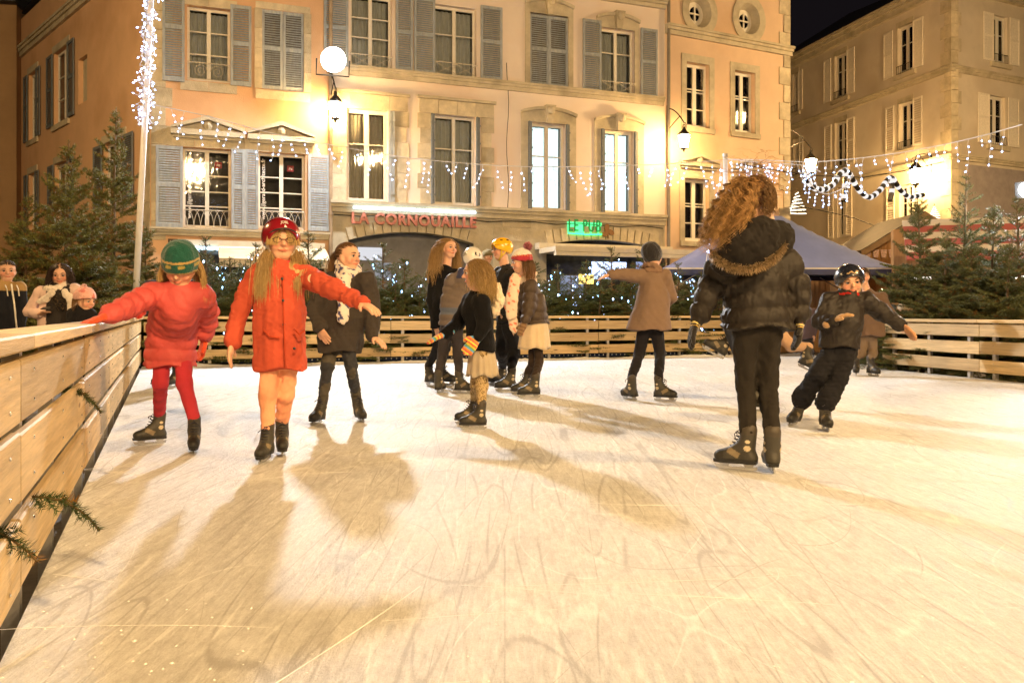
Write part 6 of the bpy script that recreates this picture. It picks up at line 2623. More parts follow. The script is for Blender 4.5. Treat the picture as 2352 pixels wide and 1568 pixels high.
# ------------------------------------------------------------------ a figure
class Fig:
    """joints are given as picture columns and rows at a depth, so each is a point in the place"""

    def __init__(s, label, Y, head, hs, yaw, pitch=0, roll=0, cell=.009, base=0.0, body=0.0, group='skaters on the ice', lean=None):
        s.Y, s.cell = Y, cell
        s.J = lambda px, py, dy=0.0: at(px, py, Y + dy)
        s.h = Head(s.J(*head), hs, yaw, pitch, roll)
        s.k = hs / .225
        b = body if body is not None else yaw
        t = math.radians(b)
        s.fwd = np.array([math.sin(t), -math.cos(t), 0])
        s.root = empty('person', (s.h.c[0], Y, base))
        tag(s.root, label, 'person', group)
        s.body = Vol(cell)
        head_prims(s.body, s.h)
        s.coll = []
        s.gloves = []

    def arms(s, a, b, curl=(.35, .35), spread=1.0):
        """each: shoulder, elbow, wrist, fingertip as (px, py, dy)"""
        s.sh, s.el, s.wr, s.tip = [], [], [], []
        for q in (a, b):
            for lst, p in zip((s.sh, s.el, s.wr, s.tip), q):
                lst.append(s.J(*p))
        s.neck = (s.sh[0] + s.sh[1]) / 2 + np.array([0, 0, .035 * s.k])
        s.hcurl, s.hspread = curl, spread
        return s

    def legs(s, hip, ka, kb, fa, fb, size=.8):
        """knees as (px, py, dy); feet as (px, y of the blade on the ice, yaw[, pitch, roll, lift, Y])"""
        s.hip = s.J(*hip)
        s.kn = [s.J(*ka), s.J(*kb)]
        s.ank = []
        s.size = size
        for f in (fa, fb):
            px, yb, yaw = f[:3]
            pitch, roll, lift = (list(f[3:6]) + [0, 0, 0])[:3]
            Yf = f[6] if len(f) > 6 else CZ * FPX / (yb - HY)
            p = at(px, yb, Yf)
            if len(f) <= 6:
                p[2] = 0.001
            X = skate(s.root, p, yaw, size, pitch, roll)
            s.ank.append((X(0, .05, .20), X(0, .052, .262)))
        return s

    def finish_body(s, tone=SKIN, hands=True, slim=.42, legs=True):
        v, k = s.body, s.k
        v.cone(s.h.P(0, -.08, -.28), s.neck - [0, 0, .02], .052 * k, .056 * k, .03)
        c = (s.sh[0] + s.sh[1]) / 2
        lat = s.sh[1] - s.sh[0]
        hw = np.linalg.norm(lat) / 2
        hip = s.hip if hasattr(s, 'hip') else c - np.array([0, 0, .42 * k])
        v.cone(c - [0, 0, .05 * k], hip, hw * slim, hw * slim * .9, .04, (s.fwd, 1.5))
        for i in range(2):
            v.cone(s.neck, s.sh[i], .045 * k, .040 * k, .03)
            v.cone(s.sh[i], s.el[i], .036 * k, .030 * k, .02)
            v.cone(s.el[i], s.wr[i], .029 * k, .020 * k, .02)
            if hands:
                d = s.tip[i] - s.wr[i]
                if abs(d[2]) > .6 * np.linalg.norm(d):
                    n = hip - s.wr[i]
                    n[2] = 0
                else:
                    n = np.array([0, 0, -1.0])
                hand_prims(v, s.wr[i], s.tip[i], n, k * 1.02, 0, s.hcurl[i], s.hspread)
                s.gloves.append(n)
        if legs and hasattr(s, 'kn'):
            for i in range(2):
                lr = lat / (np.linalg.norm(lat) + 1e-9)
                hp = hip + lr * (.06 * k if i else -.06 * k)
                v.cone(hp, s.kn[i], .036 * k, .026 * k, .03)
                v.cone(s.kn[i], s.ank[i][1], .024 * k, .018 * k, .02)
        v.build('body', M_SKIN, s.root, col=skin_col(s.h, tone))
        return s

    def coat(s, col, hem, waist=None, mt=None, name='coat', sleeve=1.0, fold=(.004, .16, 1), quilt=0, flat=1.45, collar=.0, cell=None, cuts=None, shoulder=1.0, hemdy=0.0, chest=1.0, cuff=.0):
        """hem: (left px, right px, py) of the garment's lower edge; waist the same, optional"""
        k = s.k
        v = Vol(cell or s.cell * 1.15)
        c = (s.sh[0] + s.sh[1]) / 2
        hw = np.linalg.norm(s.sh[1] - s.sh[0]) / 2
        pxm = FPX / s.Y
        hc = s.J((hem[0] + hem[1]) / 2, hem[2], hemdy)
        rh = (hem[1] - hem[0]) / 2 / pxm
        fl = (s.fwd, flat)
        hwv = max(hw, .15 * k)
        q = (quilt, .012) if quilt else None
        zlen = c[2] - hc[2]
        nq = lambda a, b: (max(1, round(np.linalg.norm(np.array(a) - np.array(b)) / .085)), .017) if quilt else None
        top = c - np.array([0, 0, .07 * k])
        if waist:
            wc = s.J((waist[0] + waist[1]) / 2, waist[2], hemdy * .5)
            rw = (waist[1] - waist[0]) / 2 / pxm
        else:
            wc, rw = c * .5 + hc * .5, (hwv * .80 + rh) / 2
        v.cone(top, wc, hwv * .84 * chest, rw, .05, fl, nq(top, wc))
        low = hc - np.array([0, 0, .05])
        v.cone(wc, low, rw, rh * 1.02, .05, fl, nq(wc, low))
        for i in range(2):
            v.cone(s.neck - [0, 0, .03 * k], s.sh[i], .066 * k * shoulder, .062 * k * shoulder, .04)
            ws = s.wr[i] + (s.el[i] - s.wr[i]) * .02
            v.cone(s.sh[i], s.el[i], .064 * k * sleeve, .055 * k * sleeve, .03, None, nq(s.sh[i], s.el[i]))
            v.cone(s.el[i], ws, .054 * k * sleeve, .042 * k * sleeve, .02, None, nq(s.el[i], ws))
            s.coll.append((s.sh[i], s.el[i], .072 * k, .06 * k))
            s.coll.append((s.neck, s.sh[i], .075 * k, .07 * k))
        s.coll.append((top, wc, hwv * .84 / 1.25, rw / 1.25))
        if collar:
            v.cone(s.neck - [0, 0, .01], s.neck + [0, 0, .022 * k], .072 * k * collar, .058 * k * collar, .03)
        cz = hc[2]
        # the hem cuts the torso only, not an arm that hangs below it
        ctr = hc[:2]
        cut = [lambda X, Y, Z: np.where((np.abs(X - ctr[0]) < rh * 1.25) & (Z < cz + .06), cz + .011 * np.sin(23 * X + 1) + .007 * np.sin(37 * Y) - Z, -9.0)]
        lowest = min(w[2] for w in s.wr)
        o = v.build(name, mt or M_CLOTH, s.root, cut=cut + (cuts or []), fold=fold, col=col)
        s.hemz = cz
        if cuff:
            for i in range(2):
                u = Vol(s.cell)
                d = (s.wr[i] - s.el[i]) / np.linalg.norm(s.wr[i] - s.el[i])
                u.cone(s.wr[i] - d * .01, s.wr[i] + d * .012, .037 * k, .035 * k, .01)
                u.build('cuff', M_KNIT, s.root, col=np.array(cuff) if not np.isscalar(cuff) else np.array([.05, .05, .05]))
        return o

    def trousers(s, col, rt=.085, rk=.062, ra=.050, mt=None, fold=(.003, .07, 4), name='trousers', baggy=0.0, hipr=.098, slim=.84):
        k = s.k
        rt, rk, ra = rt * slim, rk * slim, ra * (slim + .05)
        v = Vol(s.cell * 1.1)
        lat = s.sh[1] - s.sh[0]
        lr = lat / (np.linalg.norm(lat) + 1e-9)
        v.cone(s.hip + [0, 0, .05 * k], s.hip - [0, 0, .0 * k], hipr * k, hipr * k, .03, (s.fwd, 1.3))
        for i in range(2):
            hp = s.hip + lr * (.062 * k if i else -.062 * k)
            an = s.ank[i][1]
            ra = min(ra, .050 * s.size) if hasattr(s, 'size') and not baggy else ra
            v.cone(hp, s.kn[i], rt * k, rk * k, .025)
            v.cone(s.kn[i], an, rk * k, ra * k, .02)
            if baggy:
                v.cone(an + (s.kn[i] - an) * .25, an, (ra + baggy) * k, (ra + baggy * .8) * k, .02)
        v.build(name, mt or M_CLOTH, s.root, fold=fold, col=col)
        return s

    def skirt(s, col, waist, hem, name='skirt', mt=None, pleat=18, dy=0.0):
        pxm = FPX / s.Y
        w0, w1 = s.J((waist[0] + waist[1]) / 2, waist[2], dy), s.J((hem[0] + hem[1]) / 2, hem[2], dy)
        r0, r1 = (waist[1] - waist[0]) / 2 / pxm, (hem[1] - hem[0]) / 2 / pxm
        n, m = 96, 10
        V, F = [], []
        sd = np.array([-s.fwd[1], s.fwd[0], 0])
        for lay in (1.0, .93):
            for j in range(m + 1):
                t = j / m
                c = w0 + (w1 - w0) * t
                r = (r0 + (r1 - r0) * t ** .8) * lay
                for i in range(n):
                    a = 2 * math.pi * i / n
                    rr = r * (1 + .055 * t * math.sin(pleat * a + 1.2 * math.sin(3 * a)))
                    z = .012 * t * math.sin(5 * a)
                    V.append(c + sd * rr * math.cos(a) * (.95) + s.fwd * rr * math.sin(a) * .95 + np.array([0, 0, z]))
        N = (m + 1) * n
        for lay in range(2):
            for j in range(m):
                for i in range(n):
                    q = lay * N + j * n
                    f = (q + i, q + (i + 1) % n, q + n + (i + 1) % n, q + n + i)
                    F.append(f if lay == 0 else tuple(reversed(f)))
        for i in range(n):
            F.append((m * n + i, m * n + (i + 1) % n, N + m * n + (i + 1) % n, N + m * n + i))
        V = np.array(V)
        link(name, mesh(name, V, F, mt or M_CLOTH, True, np.tile(col, (len(V), 1)) if not callable(col) else col(V)), s.root)
        return s

    def glove(s, i, col, name='glove', curl=None, mitten=False):
        v = Vol(max(.0055, s.cell * .8))
        if mitten:
            d = s.tip[i] - s.wr[i]
            d = d / np.linalg.norm(d)
            n = s.gloves[i] - d * np.dot(s.gloves[i], d)
            n = n / np.linalg.norm(n)
            sd = np.cross(d, n)
            kk = s.k
            v.cone(s.wr[i] - d * .02 * kk, s.wr[i] + d * .02 * kk, .032 * kk, .033 * kk, .01)
            v.cone(s.wr[i] + d * .05 * kk, s.wr[i] + d * .115 * kk, .042 * kk, .038 * kk, .03, (n, 1.45))
            v.cone(s.wr[i] + d * .03 * kk - sd * .03 * kk, s.wr[i] + d * .075 * kk - sd * .058 * kk, .018 * kk, .015 * kk, .01)
        else:
            hand_prims(v, s.wr[i], s.tip[i], s.gloves[i], s.k * 1.04, .0045, s.hcurl[i] if curl is None else curl, s.hspread)
            d = s.tip[i] - s.wr[i]
            d = d / np.linalg.norm(d)
            v.cone(s.wr[i] - d * .05 * s.k, s.wr[i] + d * .01 * s.k, .031 * s.k, .030 * s.k, .01)
        v.build(name, M_KNIT, s.root, col=col)

    def along(s, i, V):
        """distance along the hand from the wrist"""
        d = s.tip[i] - s.wr[i]
        d = d / np.linalg.norm(d)
        return (V - s.wr[i]) @ d

    def scarf(s, col, r=.030, R_=.095, tails=(), mt=None, loops=2, fold=(.004, .05, 2), squash=1.0, lift=0.0):
        v = Vol(s.cell)
        k = s.k
        sd = np.array([-s.fwd[1], s.fwd[0], 0])
        c = s.neck + np.array([0, 0, (.012 + lift) * k])
        for lp in range(loops):
            pts = []
            for i in range(13):
                a = 2 * math.pi * i / 12
                pts.append(c + sd * R_ * k * math.cos(a) + s.fwd * R_ * k * .95 * math.sin(a) + np.array([0, 0, (.022 * math.sin(a * 1.0 + lp * 2) - .028 * math.sin(a) + .03 * lp) * k]))
            for a, b in zip(pts[:-1], pts[1:]):
                v.cone(a, b, r * k, r * k, .012)
        for tl in tails:
            P = [s.J(*p[:3]) for p in tl[0]]
            for (a, b) in zip(P[:-1], P[1:]):
                v.cone(a, b, tl[1] * k, tl[1] * k, .02, (np.array(tl[2]) if len(tl) > 2 else s.fwd, 2.6))
        return v.build('scarf', mt or M_KNIT, s.root, fold=fold, col=col)


def stripes(cols, width, off=0.0):
    cols = np.array(cols)

    def fn(t):
        return cols[(np.floor((t + off) / width).astype(int)) % len(cols)]
    return fn
# ------------------------------------------------------------------ the people
A3 = lambda *c: np.array(c, float)
BLOND, BLONDT = A3(.36, .23, .09), A3(.50, .34, .14)
BROWN, BROWNT = A3(.10, .050, .022), A3(.17, .09, .04)
DKBR = A3(.035, .020, .013)

# 1 child in the coral puffer holding the rail
f = Fig('child in a coral padded coat and green striped hat holding the left rail', 5.5, (414, 617, -.28), .218, 4, 24, -4, cell=.0075, body=-8)
f.arms(((356, 676, -.26), (292, 704, -.50), (246, 727, -.66), (200, 741, -.75)), ((460, 676, -.22), (478, 728, .0), (470, 775, .10), (466, 800, .12)), (.12, .3))
f.legs((396, 806, -.02), (369, 880, -.06), (424, 880, -.10), (352, 1020, -55), (446, 1036, 18, 6), .75)
f.finish_body()
f.coat(A3(.50, .075, .07), (330, 450, 838), (340, 450, 745), M_NYLON, quilt=1, sleeve=1.22, shoulder=1.15, flat=1.3, fold=(.005, .14, 2), collar=.95, name='padded_coat', chest=1.12)
f.trousers(A3(.42, .035, .05), .074, .056, .046, name='leggings', fold=(.002, .05, 3))
face_parts(f.h, f.root, (.24, .15, .07))
f.glove(0, A3(.60, .075, .03))
f.glove(1, A3(.60, .075, .03))


def hatcol(x, ff, u, V):
    C = np.tile(A3(.012, .075, .055), (len(V), 1))
    g = A3(.36, .25, .09)
    C[(u > .30) & (u < .36)] = g
    C[u < .045] = g
    z = (np.abs(np.sin(x * 9)) > .75) & (u > .17) & (u < .26)
    C[z] = A3(.30, .24, .06)
    return C


beanie(f.h, f.root, .0055, hatcol, -.04, 1.14, 1.5, tilt=.10)
long_hair(f.h, f.root, 420, .25, BLOND, BLONDT, f.coll, 3, .0026, low=-.5, top=.35, volume=.25)

# 2 girl in the red coat
f = Fig('girl in a red coat, red helmet and glasses with one arm stretched out', 5.1, (646, 553, 0), .222, 24, 2, cell=.0065, body=6)
f.arms(((592, 632, 0), (554, 708, .02), (533, 784, -.04), (527, 822, -.06)), ((697, 634, .02), (768, 664, -.12), (830, 695, -.25), (868, 716, -.33)), (.25, .3))
f.legs((644, 790, 0), (616, 905, -.03), (656, 903, .06), (611, 1058, -4, 4), (648, 1044, 16), .76)
f.finish_body()
f.coat(A3(.46, .078, .042), (582, 706, 848), (592, 697, 715), fold=(.008, .17, 5), sleeve=1.05, flat=1.25, collar=1.2, name='parka')
f.trousers(A3(.80, .36, .21), .072, .062, .054, name='leggings', fold=(.003, .05, 6))
face_parts(f.h, f.root, (.30, .19, .09))
h = f.h


def rh_col(x, ff, u, V):
    C = np.tile(A3(.21, .008, .015), (len(V), 1))
    C[(ff < -.15) & (u < .15)] = A3(.16, .03, .06)
    return C


helmet(h, f.root, .006, rh_col, -.10, 1.03)
strap(h, f.root)
mb = MB()
mb.tube([h.P(.40 * math.cos(t), .18 + .36 * math.sin(t), .06 + .24 * math.sin(t)) for t in np.linspace(.1, math.pi - .1, 16)], .020 * h.hs, 6)
mb.build('brim', M_BLACKP, f.root, True)
V, F_ = text_mesh('JOBE', .055, .001, .002)
W = []
for x, y, d in V:
    a, b = .05 + x * 4.0, .72 + y * 4.6
    W.append(h.P(0, -.05, .12) + (h.S * -math.sin(a) * math.cos(b) * .525 + h.F * math.cos(a) * math.cos(b) * .603 + h.U * math.sin(b) * .536) * h.hs)
link('lettering', mesh('lettering', W, F_, M_LETTER), f.root)
tri = []
for a, b in ((.0, .42), (.16, .42), (.05, .57)):
    for rr_ in (.519, .527):
        k = rr_ / .47
        tri.append(h.P(0, -.05, .12) + (h.S * -math.sin(a) * math.cos(b) * .47 * k + h.F * math.cos(a) * math.cos(b) * .54 * k + h.U * math.sin(b) * .48 * k) * h.hs)
link('emblem', mesh('emblem', tri, [(0, 2, 4), (1, 5, 3), (0, 1, 3, 2), (2, 3, 5, 4), (4, 5, 1, 0)], M_LETTER), f.root)


def spectacles(h, parent, col=(.03, .015, .01)):
    mb = MB()
    for x in (-1, 1):
        mb.tube([h.P(.165 * x + .105 * math.cos(t), .425 - .02 * abs(math.cos(t)), .005 + .075 * math.sin(t)) for t in np.linspace(0, 2 * math.pi, 17)], .0065 * h.hs, 5)
        mb.tube([h.P(.27 * x, .41, .03), h.P(.37 * x, .05, .02)], .012 * h.hs, 5)
    mb.tube([h.P(-.06, .43, .02), h.P(.06, .43, .02)], .012 * h.hs, 5)
    mb.build('glasses', mat('glasses_frame', col, .6), parent, True)


spectacles(h, f.root)
P, N = scalp(h, 260, 3, face=.5, low=.1)
rs_ = np.random.default_rng(2)
sgn = rs_.choice([-1, 1], (130, 1))
xx = rs_.uniform(.04, .34, (130, 1))
A = strands(h.c + (h.S * sgn * xx + h.F * (.40 - .55 * xx ** 1.5) + h.U * .30) * h.hs, -h.U[None, :] * .9 + h.S[None, :] * sgn * .40 + rs_.normal(size=(130, 3)) * .06, .10, 8, h, .4, .85, seed=8)
strand_mesh('fringe', A, .0026, BLOND, f.root, BLONDT, seed=4)
for x, sd in ((-1, 1), (1, 2)):
    tie = h.P(.34 * x, -.02, -.36)
    tail(h, f.root, tie, h.F * .55 - h.U * .6 + h.S * .35 * x, 480, .29, BLOND, BLONDT, f.coll, 20 + sd, .0026, .035, 'pigtail', fat=.036)
f.scarf(A3(.50, .06, .06), .020, .058, mt=M_CLOTH, loops=2, lift=-.01)
# hood lying on the shoulders, pocket flaps, button and sleeve patch
v = Vol(.008)
sd_ = np.array([-f.fwd[1], f.fwd[0], 0])
pts = [f.neck + sd_ * .105 * math.cos(t) - f.fwd * .085 * math.sin(t) * 1.1 + A3(0, 0, .01 + .03 * math.sin(t)) for t in np.linspace(-.35, math.pi + .35, 10)]
for a, b in zip(pts[:-1], pts[1:]):
    v.cone(a, b, .036, .036, .02)
v.build('hood', M_CLOTH, f.root, fold=(.004, .06, 3), col=A3(.58, .10, .05))
v = Vol(.007)
pts2 = [p + A3(0, 0, .035) - f.fwd * .01 for p in pts[1:-1]]
for a, b in zip(pts2[:-1], pts2[1:]):
    v.cone(a, b, .017, .017, .01)
v.build('hood_lining', M_FUR, f.root, fold=(.004, .025, 3), col=A3(.62, .48, .38))
mb = MB()
c = f.sh[1] * .62 + f.el[1] * .38 + A3(0, -.075, .012)
mb.tube([c + A3(0, .012, 0), c], .026, 16)
mb.build('sleeve_patch', mat('patch_cream', (.65, .42, .26), .7), f.root)
mb = MB()
for q in ((676, 800), (648, 640), (650, 690), (652, 745)):
    c = f.J(*q, -.145)
    mb.ball(c, .009, 8, 6)
mb.build('buttons', M_BLACKP, f.root)
mb = MB()
for q in ([(604, 755), (618, 772), (642, 776)], [(676, 756), (688, 768), (700, 758)]):
    mb.tube([f.J(q[0][0], q[0][1], -.135), f.J(q[1][0], q[1][1], -.15), f.J(q[2][0], q[2][1], -.14)], .006, 5)
mb.tube([f.J(650, 632, -.125), f.J(652, 720, -.148), f.J(655, 846, -.165)], .005, 5)
link('seams', mesh('seams', mb.v, mb.f, M_CLOTH, True, np.tile(A3(.42, .055, .022), (len(mb.v), 1))), f.root)

# 3 smiling girl in the dark coat
f = Fig('smiling girl in a dark grey coat with a white and blue patterned scarf', 6.75, (800, 590, 0), .222, 62, 0, cell=.008, body=20)
f.arms(((757, 645, .03), (724, 712, -.02), (733, 750, -.16), (752, 786, -.2)), ((842, 645, -.02), (856, 722, -.0), (856, 772, -.08), (880, 790, -.12)), (.3, .3))
f.legs((780, 786, 0), (752, 842, -.08), (806, 842, -.06), (729, 974, -14, 0, 8), (829, 968, 24, 0, -8), .77)
f.finish_body()
f.coat(A3(.045, .037, .032), (728, 830, 807), (738, 838, 720), fold=(.006, .15, 7), sleeve=1.15, flat=1.3, collar=1.2, name='coat')


def jeans(V):
    n = blotch(V, .18, 3, .2)
    C = np.tile(A3(.035, .036, .042), (len(V), 1))
    C[n] = A3(.075, .066, .052)
    return C


f.trousers(jeans, .076, .058, .046, fold=(.0035, .05, 8), name='jeans')
face_parts(f.h, f.root, (.07, .04, .02), (.05, .03, .02))
tie = f.h.P(0, -.50, .14)
pulled_hair(f.h, f.root, tie, 700, BROWN * 1.2, 31)
tail(f.h, f.root, tie, -f.h.F * .8 - f.h.U * .25, 260, .22, BROWN, A3(.22, .12, .05), f.coll, 33, .0025)


def scarf3(V):
    C = np.tile(A3(.68, .60, .54), (len(V), 1))
    C[blotch(V, .045, 5, .62)] = A3(.06, .06, .16)
    return C


f.scarf(scarf3, .032, .072, tails=(([(792, 640, -.13), (790, 690, -.18), (787, 730, -.18)], .048),), mt=M_CLOTH, loops=3)

# 4 tall girl with loose fair hair
f = Fig('tall girl in black with long loose fair hair, at the left of the standing group', 10.1, (1031, 570, 0), .230, 42, 0, cell=.0105, body=35)
f.arms(((998, 630, .0), (990, 690, .0), (1000, 742, -.08), (1003, 760, -.1)), ((1050, 630, 0), (1056, 690, .0), (1048, 742, -.08), (1046, 760, -.1)))
f.legs((1018, 740, 0), (1004, 800, -.03), (1024, 800, 0), (990, 886, 40), (1022, 884, 70), .92)
f.finish_body()
f.coat(A3(.008, .008, .009), (986, 1056, 752), None, fold=(.004, .14, 9), flat=1.3, collar=1.25)
f.trousers(A3(.016, .015, .016), .08, .062, .05)
face_parts(f.h, f.root, (.16, .10, .05))
long_hair(f.h, f.root, 620, .46, A3(.22, .125, .045), A3(.40, .25, .10), f.coll, 41, .0036, .010, 2.5, low=-.4, spread=.06)

# 5 child with the white helmet, seen from behind
f = Fig('child in a white helmet and quilted grey-brown jacket bending among the group', 9.35, (1086, 596, .0), .218, 172, 12, cell=.0095, body=165)
f.arms(((1038, 640, .0), (1024, 695, .03), (1036, 742, .1), (1040, 762, .12)), ((1092, 645, .0), (1092, 700, .08), (1080, 740, .16), (1078, 760, .18)))
f.legs((1036, 758, 0), (1017, 810, .02), (1052, 812, .0), (1010, 902, 165), (1062, 904, 62), .84)
f.finish_body()


def puff5(V):
    C = np.tile(A3(.125, .095, .078), (len(V), 1))
    z = V[:, 2]
    z0, z1 = at(0, 722, 9.35)[2], at(0, 706, 9.35)[2]
    C[(z > z0) & (z < z1)] = A3(.10, .115, .15)
    zs0 = at(0, 640, 9.35)[2]
    C[(z > zs0) & blotch(V, .2, 3, .1)] = A3(.03, .035, .09)
    return C


f.coat(puff5, (1006, 1078, 748), (1012, 1086, 700), M_NYLON, quilt=1, flat=1.25, name='quilted_jacket', sleeve=1.1, collar=1.4)
f.trousers(A3(.040, .034, .036), .085, .068, .058)
helmet(f.h, f.root, .008, lambda x, ff, u, V: np.tile(A3(.72, .68, .60), (len(V), 1)), -.2)
h = f.h
for body, a0, hh in (('-77-', -.75, .10), ('U', .75, .12)):
    V, F_ = text_mesh(body, hh, .001, .004)
    W = []
    for x, y, d in V:
        a, b = math.pi + a0 + x * 4.2 * (1 if body != 'U' else 2.0), .02 + y * 4.2
        W.append(h.P(0, -.05, .12) + (h.S * -math.sin(a) * math.cos(b) * .508 + h.F * math.cos(a) * math.cos(b) * .583 + h.U * math.sin(b) * .519) * h.hs)
    link('lettering', mesh('lettering', W, F_, M_BLACKP), f.root)

# 6 little girl in the black velvet coat
f = Fig('little fair-haired girl in a black coat and cream skirt with striped gloves', 6.5, (1092, 628, 0), .215, -80, 3, cell=.0075, body=-70)
f.arms(((1082, 692, .11), (1052, 742, .10), (1024, 766, .0), (996, 778, -.03)), ((1106, 694, -.11), (1114, 742, -.15), (1098, 774, -.2), (1078, 800, -.22)), (.2, .25))
f.legs((1102, 800, 0), (1094, 885, .05), (1106, 885, -.04), (1080, 974, -76), (1093, 986, -86), .74)
f.finish_body()
f.coat(A3(.005, .005, .006), (1066, 1142, 805), (1072, 1132, 740), M_CLOTH, fold=(.003, .12, 10), flat=1.05, collar=1.0, sleeve=1.05)
f.skirt(A3(.42, .35, .25), (1078, 1134, 792), (1070, 1147, 862), pleat=14)


def leopard(V):
    C = np.tile(A3(.42, .31, .16), (len(V), 1))
    C[blotch(V, .013, 3, .45)] = A3(.12, .075, .03)
    return C


f.trousers(leopard, .066, .056, .052, name='leggings', hipr=.07)
face_parts(f.h, f.root, (.22, .14, .07))
long_hair(f.h, f.root, 800, .235, A3(.23, .135, .05), A3(.42, .28, .11), f.coll, 61, .0026, .006, 2.0, low=-.55, spread=.05)
gl = stripes([(.70, .10, .05), (.75, .50, .06), (.15, .35, .12), (.10, .35, .65), (.75, .32, .05), (.72, .12, .10), (.72, .60, .10)], .012, .1)
for i in (0, 1):
    f.glove(i, lambda V, i=i: gl(f.along(i, V)))
v = Vol(.008)
for (a, b) in (((1120, 668, .02), (1138, 662, .02)), ((1138, 662, .02), (1146, 690, .03)), ((1146, 690, .03), (1136, 716, .04))):
    v.cone(f.J(*a), f.J(*b), .034, .036, .03)
v.build('fur_hood', M_FUR, f.root, fold=(.006, .03, 5), col=A3(.66, .56, .42))

# 7 boy with the yellow helmet
f = Fig('boy in a yellow helmet, glasses and black jacket facing left in the group', 9.7, (1151, 574, 0), .228, -72, 2, cell=.0095, body=-60)
f.arms(((1148, 628, .14), (1140, 688, .12), (1146, 712, -.02), (1148, 722, -.06)), ((1176, 632, -.10), (1184, 692, -.12), (1156, 714, -.2), (1140, 718, -.2)))
f.legs((1164, 742, 0), (1152, 806, .05), (1180, 806, -.04), (1147, 884, -64), (1166, 898, -72), .90)
f.finish_body()
f.coat(A3(.009, .008, .008), (1136, 1194, 738), (1142, 1192, 690), M_NYLON, fold=(.005, .14, 11), flat=1.1, collar=1.35, sleeve=1.1, name='jacket')
f.trousers(A3(.016, .016, .018), .10, .088, .085, fold=(.006, .09, 12))
face_parts(f.h, f.root, (.05, .03, .02), (.03, .02, .02))
h = f.h


def ycol(x, ff, u, V):
    C = np.tile(A3(.78, .42, .01), (len(V), 1))
    C[(u > .44) & (u < .50) & (np.sin(ff * 18) > .3)] = A3(.05, .03, .01)
    C[(u > .20) & (u < .235) & (ff > -.3)] = A3(.35, .17, .01)
    return C


helmet(h, f.root, .008, ycol, -.08)
strap(h, f.root, (.66, .46, .06), w=.05)
spectacles(h, f.root, (.02, .02, .025))
mb = MB()
c = f.sh[1] * .5 + f.el[1] * .5 + A3(0, -.085, .05)
mb.tube([c, c + A3(.05, 0, 0)], .02, 8)
mb.build('sleeve_logo', mat('logo_grey', (.4, .4, .4), .5), f.root)

# 8 girl with the bobble hat
f = Fig('girl in a red and white bobble hat, brown quilted jacket and long pale scarf', 8.95, (1196, 604, 0), .214, -84, 2, cell=.009, body=-70)
f.arms(((1204, 652, .12), (1192, 708, .10), (1182, 738, .0), (1178, 756, -.02)), ((1220, 656, -.10), (1214, 712, -.16), (1204, 742, -.2), (1190, 776, -.22)))
f.legs((1230, 760, 0), (1224, 832, .04), (1238, 832, -.04), (1203, 906, -72), (1220, 914, -80), .86)
f.finish_body()
f.coat(A3(.060, .042, .030), (1192, 1266, 742), (1196, 1256, 700), M_NYLON, quilt=1, flat=1.12, sleeve=1.2, shoulder=1.1, collar=1.1, name='quilted_jacket')
f.skirt(A3(.58, .46, .31), (1198, 1258, 735), (1189, 1266, 800), pleat=11)
f.trousers(A3(.035, .024, .018), .07, .056, .05, name='tights', hipr=.07)
face_parts(f.h, f.root, (.08, .045, .02))


def bobble(x, ff, u, V):
    C = np.tile(A3(.36, .035, .05), (len(V), 1))
    C[u - ff * -.1 > .36] = A3(.72, .64, .55)
    e = (u > .30) & (u < .37) & (np.sin(np.arctan2(x, ff) * 22) > 0)
    C[e] = A3(.55, .16, .05)
    return C


beanie(f.h, f.root, .0075, bobble, .06, 1.04, 1.25, tilt=.3)
pom(f.h.P(0, -.38, .80), .052, A3(.40, .14, .16), f.root, 8)
long_hair(f.h, f.root, 240, .24, BROWN, A3(.22, .11, .045), f.coll, 81, .0034, low=-.6, top=.15, volume=.2)


def scarf8(V):
    C = np.tile(A3(.66, .54, .42), (len(V), 1))
    C[blotch(V, .06, 5, .75)] = A3(.68, .20, .13)
    return C


f.scarf(scarf8, .034, .070, tails=(([(1184, 640, -.16), (1176, 690, -.22), (1174, 722, -.22)], .060, (0, -1, 0)), ([(1180, 650, -.1), (1168, 700, -.15), (1182, 755, -.17)], .048, (0, -1, 0)),), mt=M_CLOTH)
f.glove(1, lambda V: stripes([(.16, .09, .05), (.24, .15, .08)], .018)(f.along(1, V)), mitten=True)

# 9 skater in the tan coat, from behind
f = Fig('skater in a tan coat and dark woolly hat seen from behind, arm held out', 8.65, (1499, 592, 0), .222, 168, 6, -8, cell=.009, body=172)
f.arms(((1470, 634, .0), (1432, 630, -.03), (1404, 630, -.05), (1384, 636, -.06)), ((1526, 634, .02), (1540, 682, .10), (1524, 704, .24), (1512, 706, .3)))
f.legs((1494, 752, 0), (1469, 810, .0), (1516, 810, .0), (1450, 918, -150, 0, 8), (1523, 921, 60), .86)
f.finish_body()
f.coat(A3(.185, .125, .090), (1438, 1542, 757), (1462, 1536, 690), M_CLOTH, fold=(.004, .16, 14), flat=1.2, collar=1.3, name='coat', sleeve=1.15)
f.trousers(A3(.014, .013, .016), .085, .066, .056)
beanie(f.h, f.root, .0075, lambda x, ff, u, V: np.tile(A3(.022, .021, .024), (len(V), 1)), -.22, 1.04, 1.3, tilt=.0, slouch=(-.05, -.12, 0))
f.scarf(A3(.20, .125, .085), .026, .075, mt=M_CLOTH)

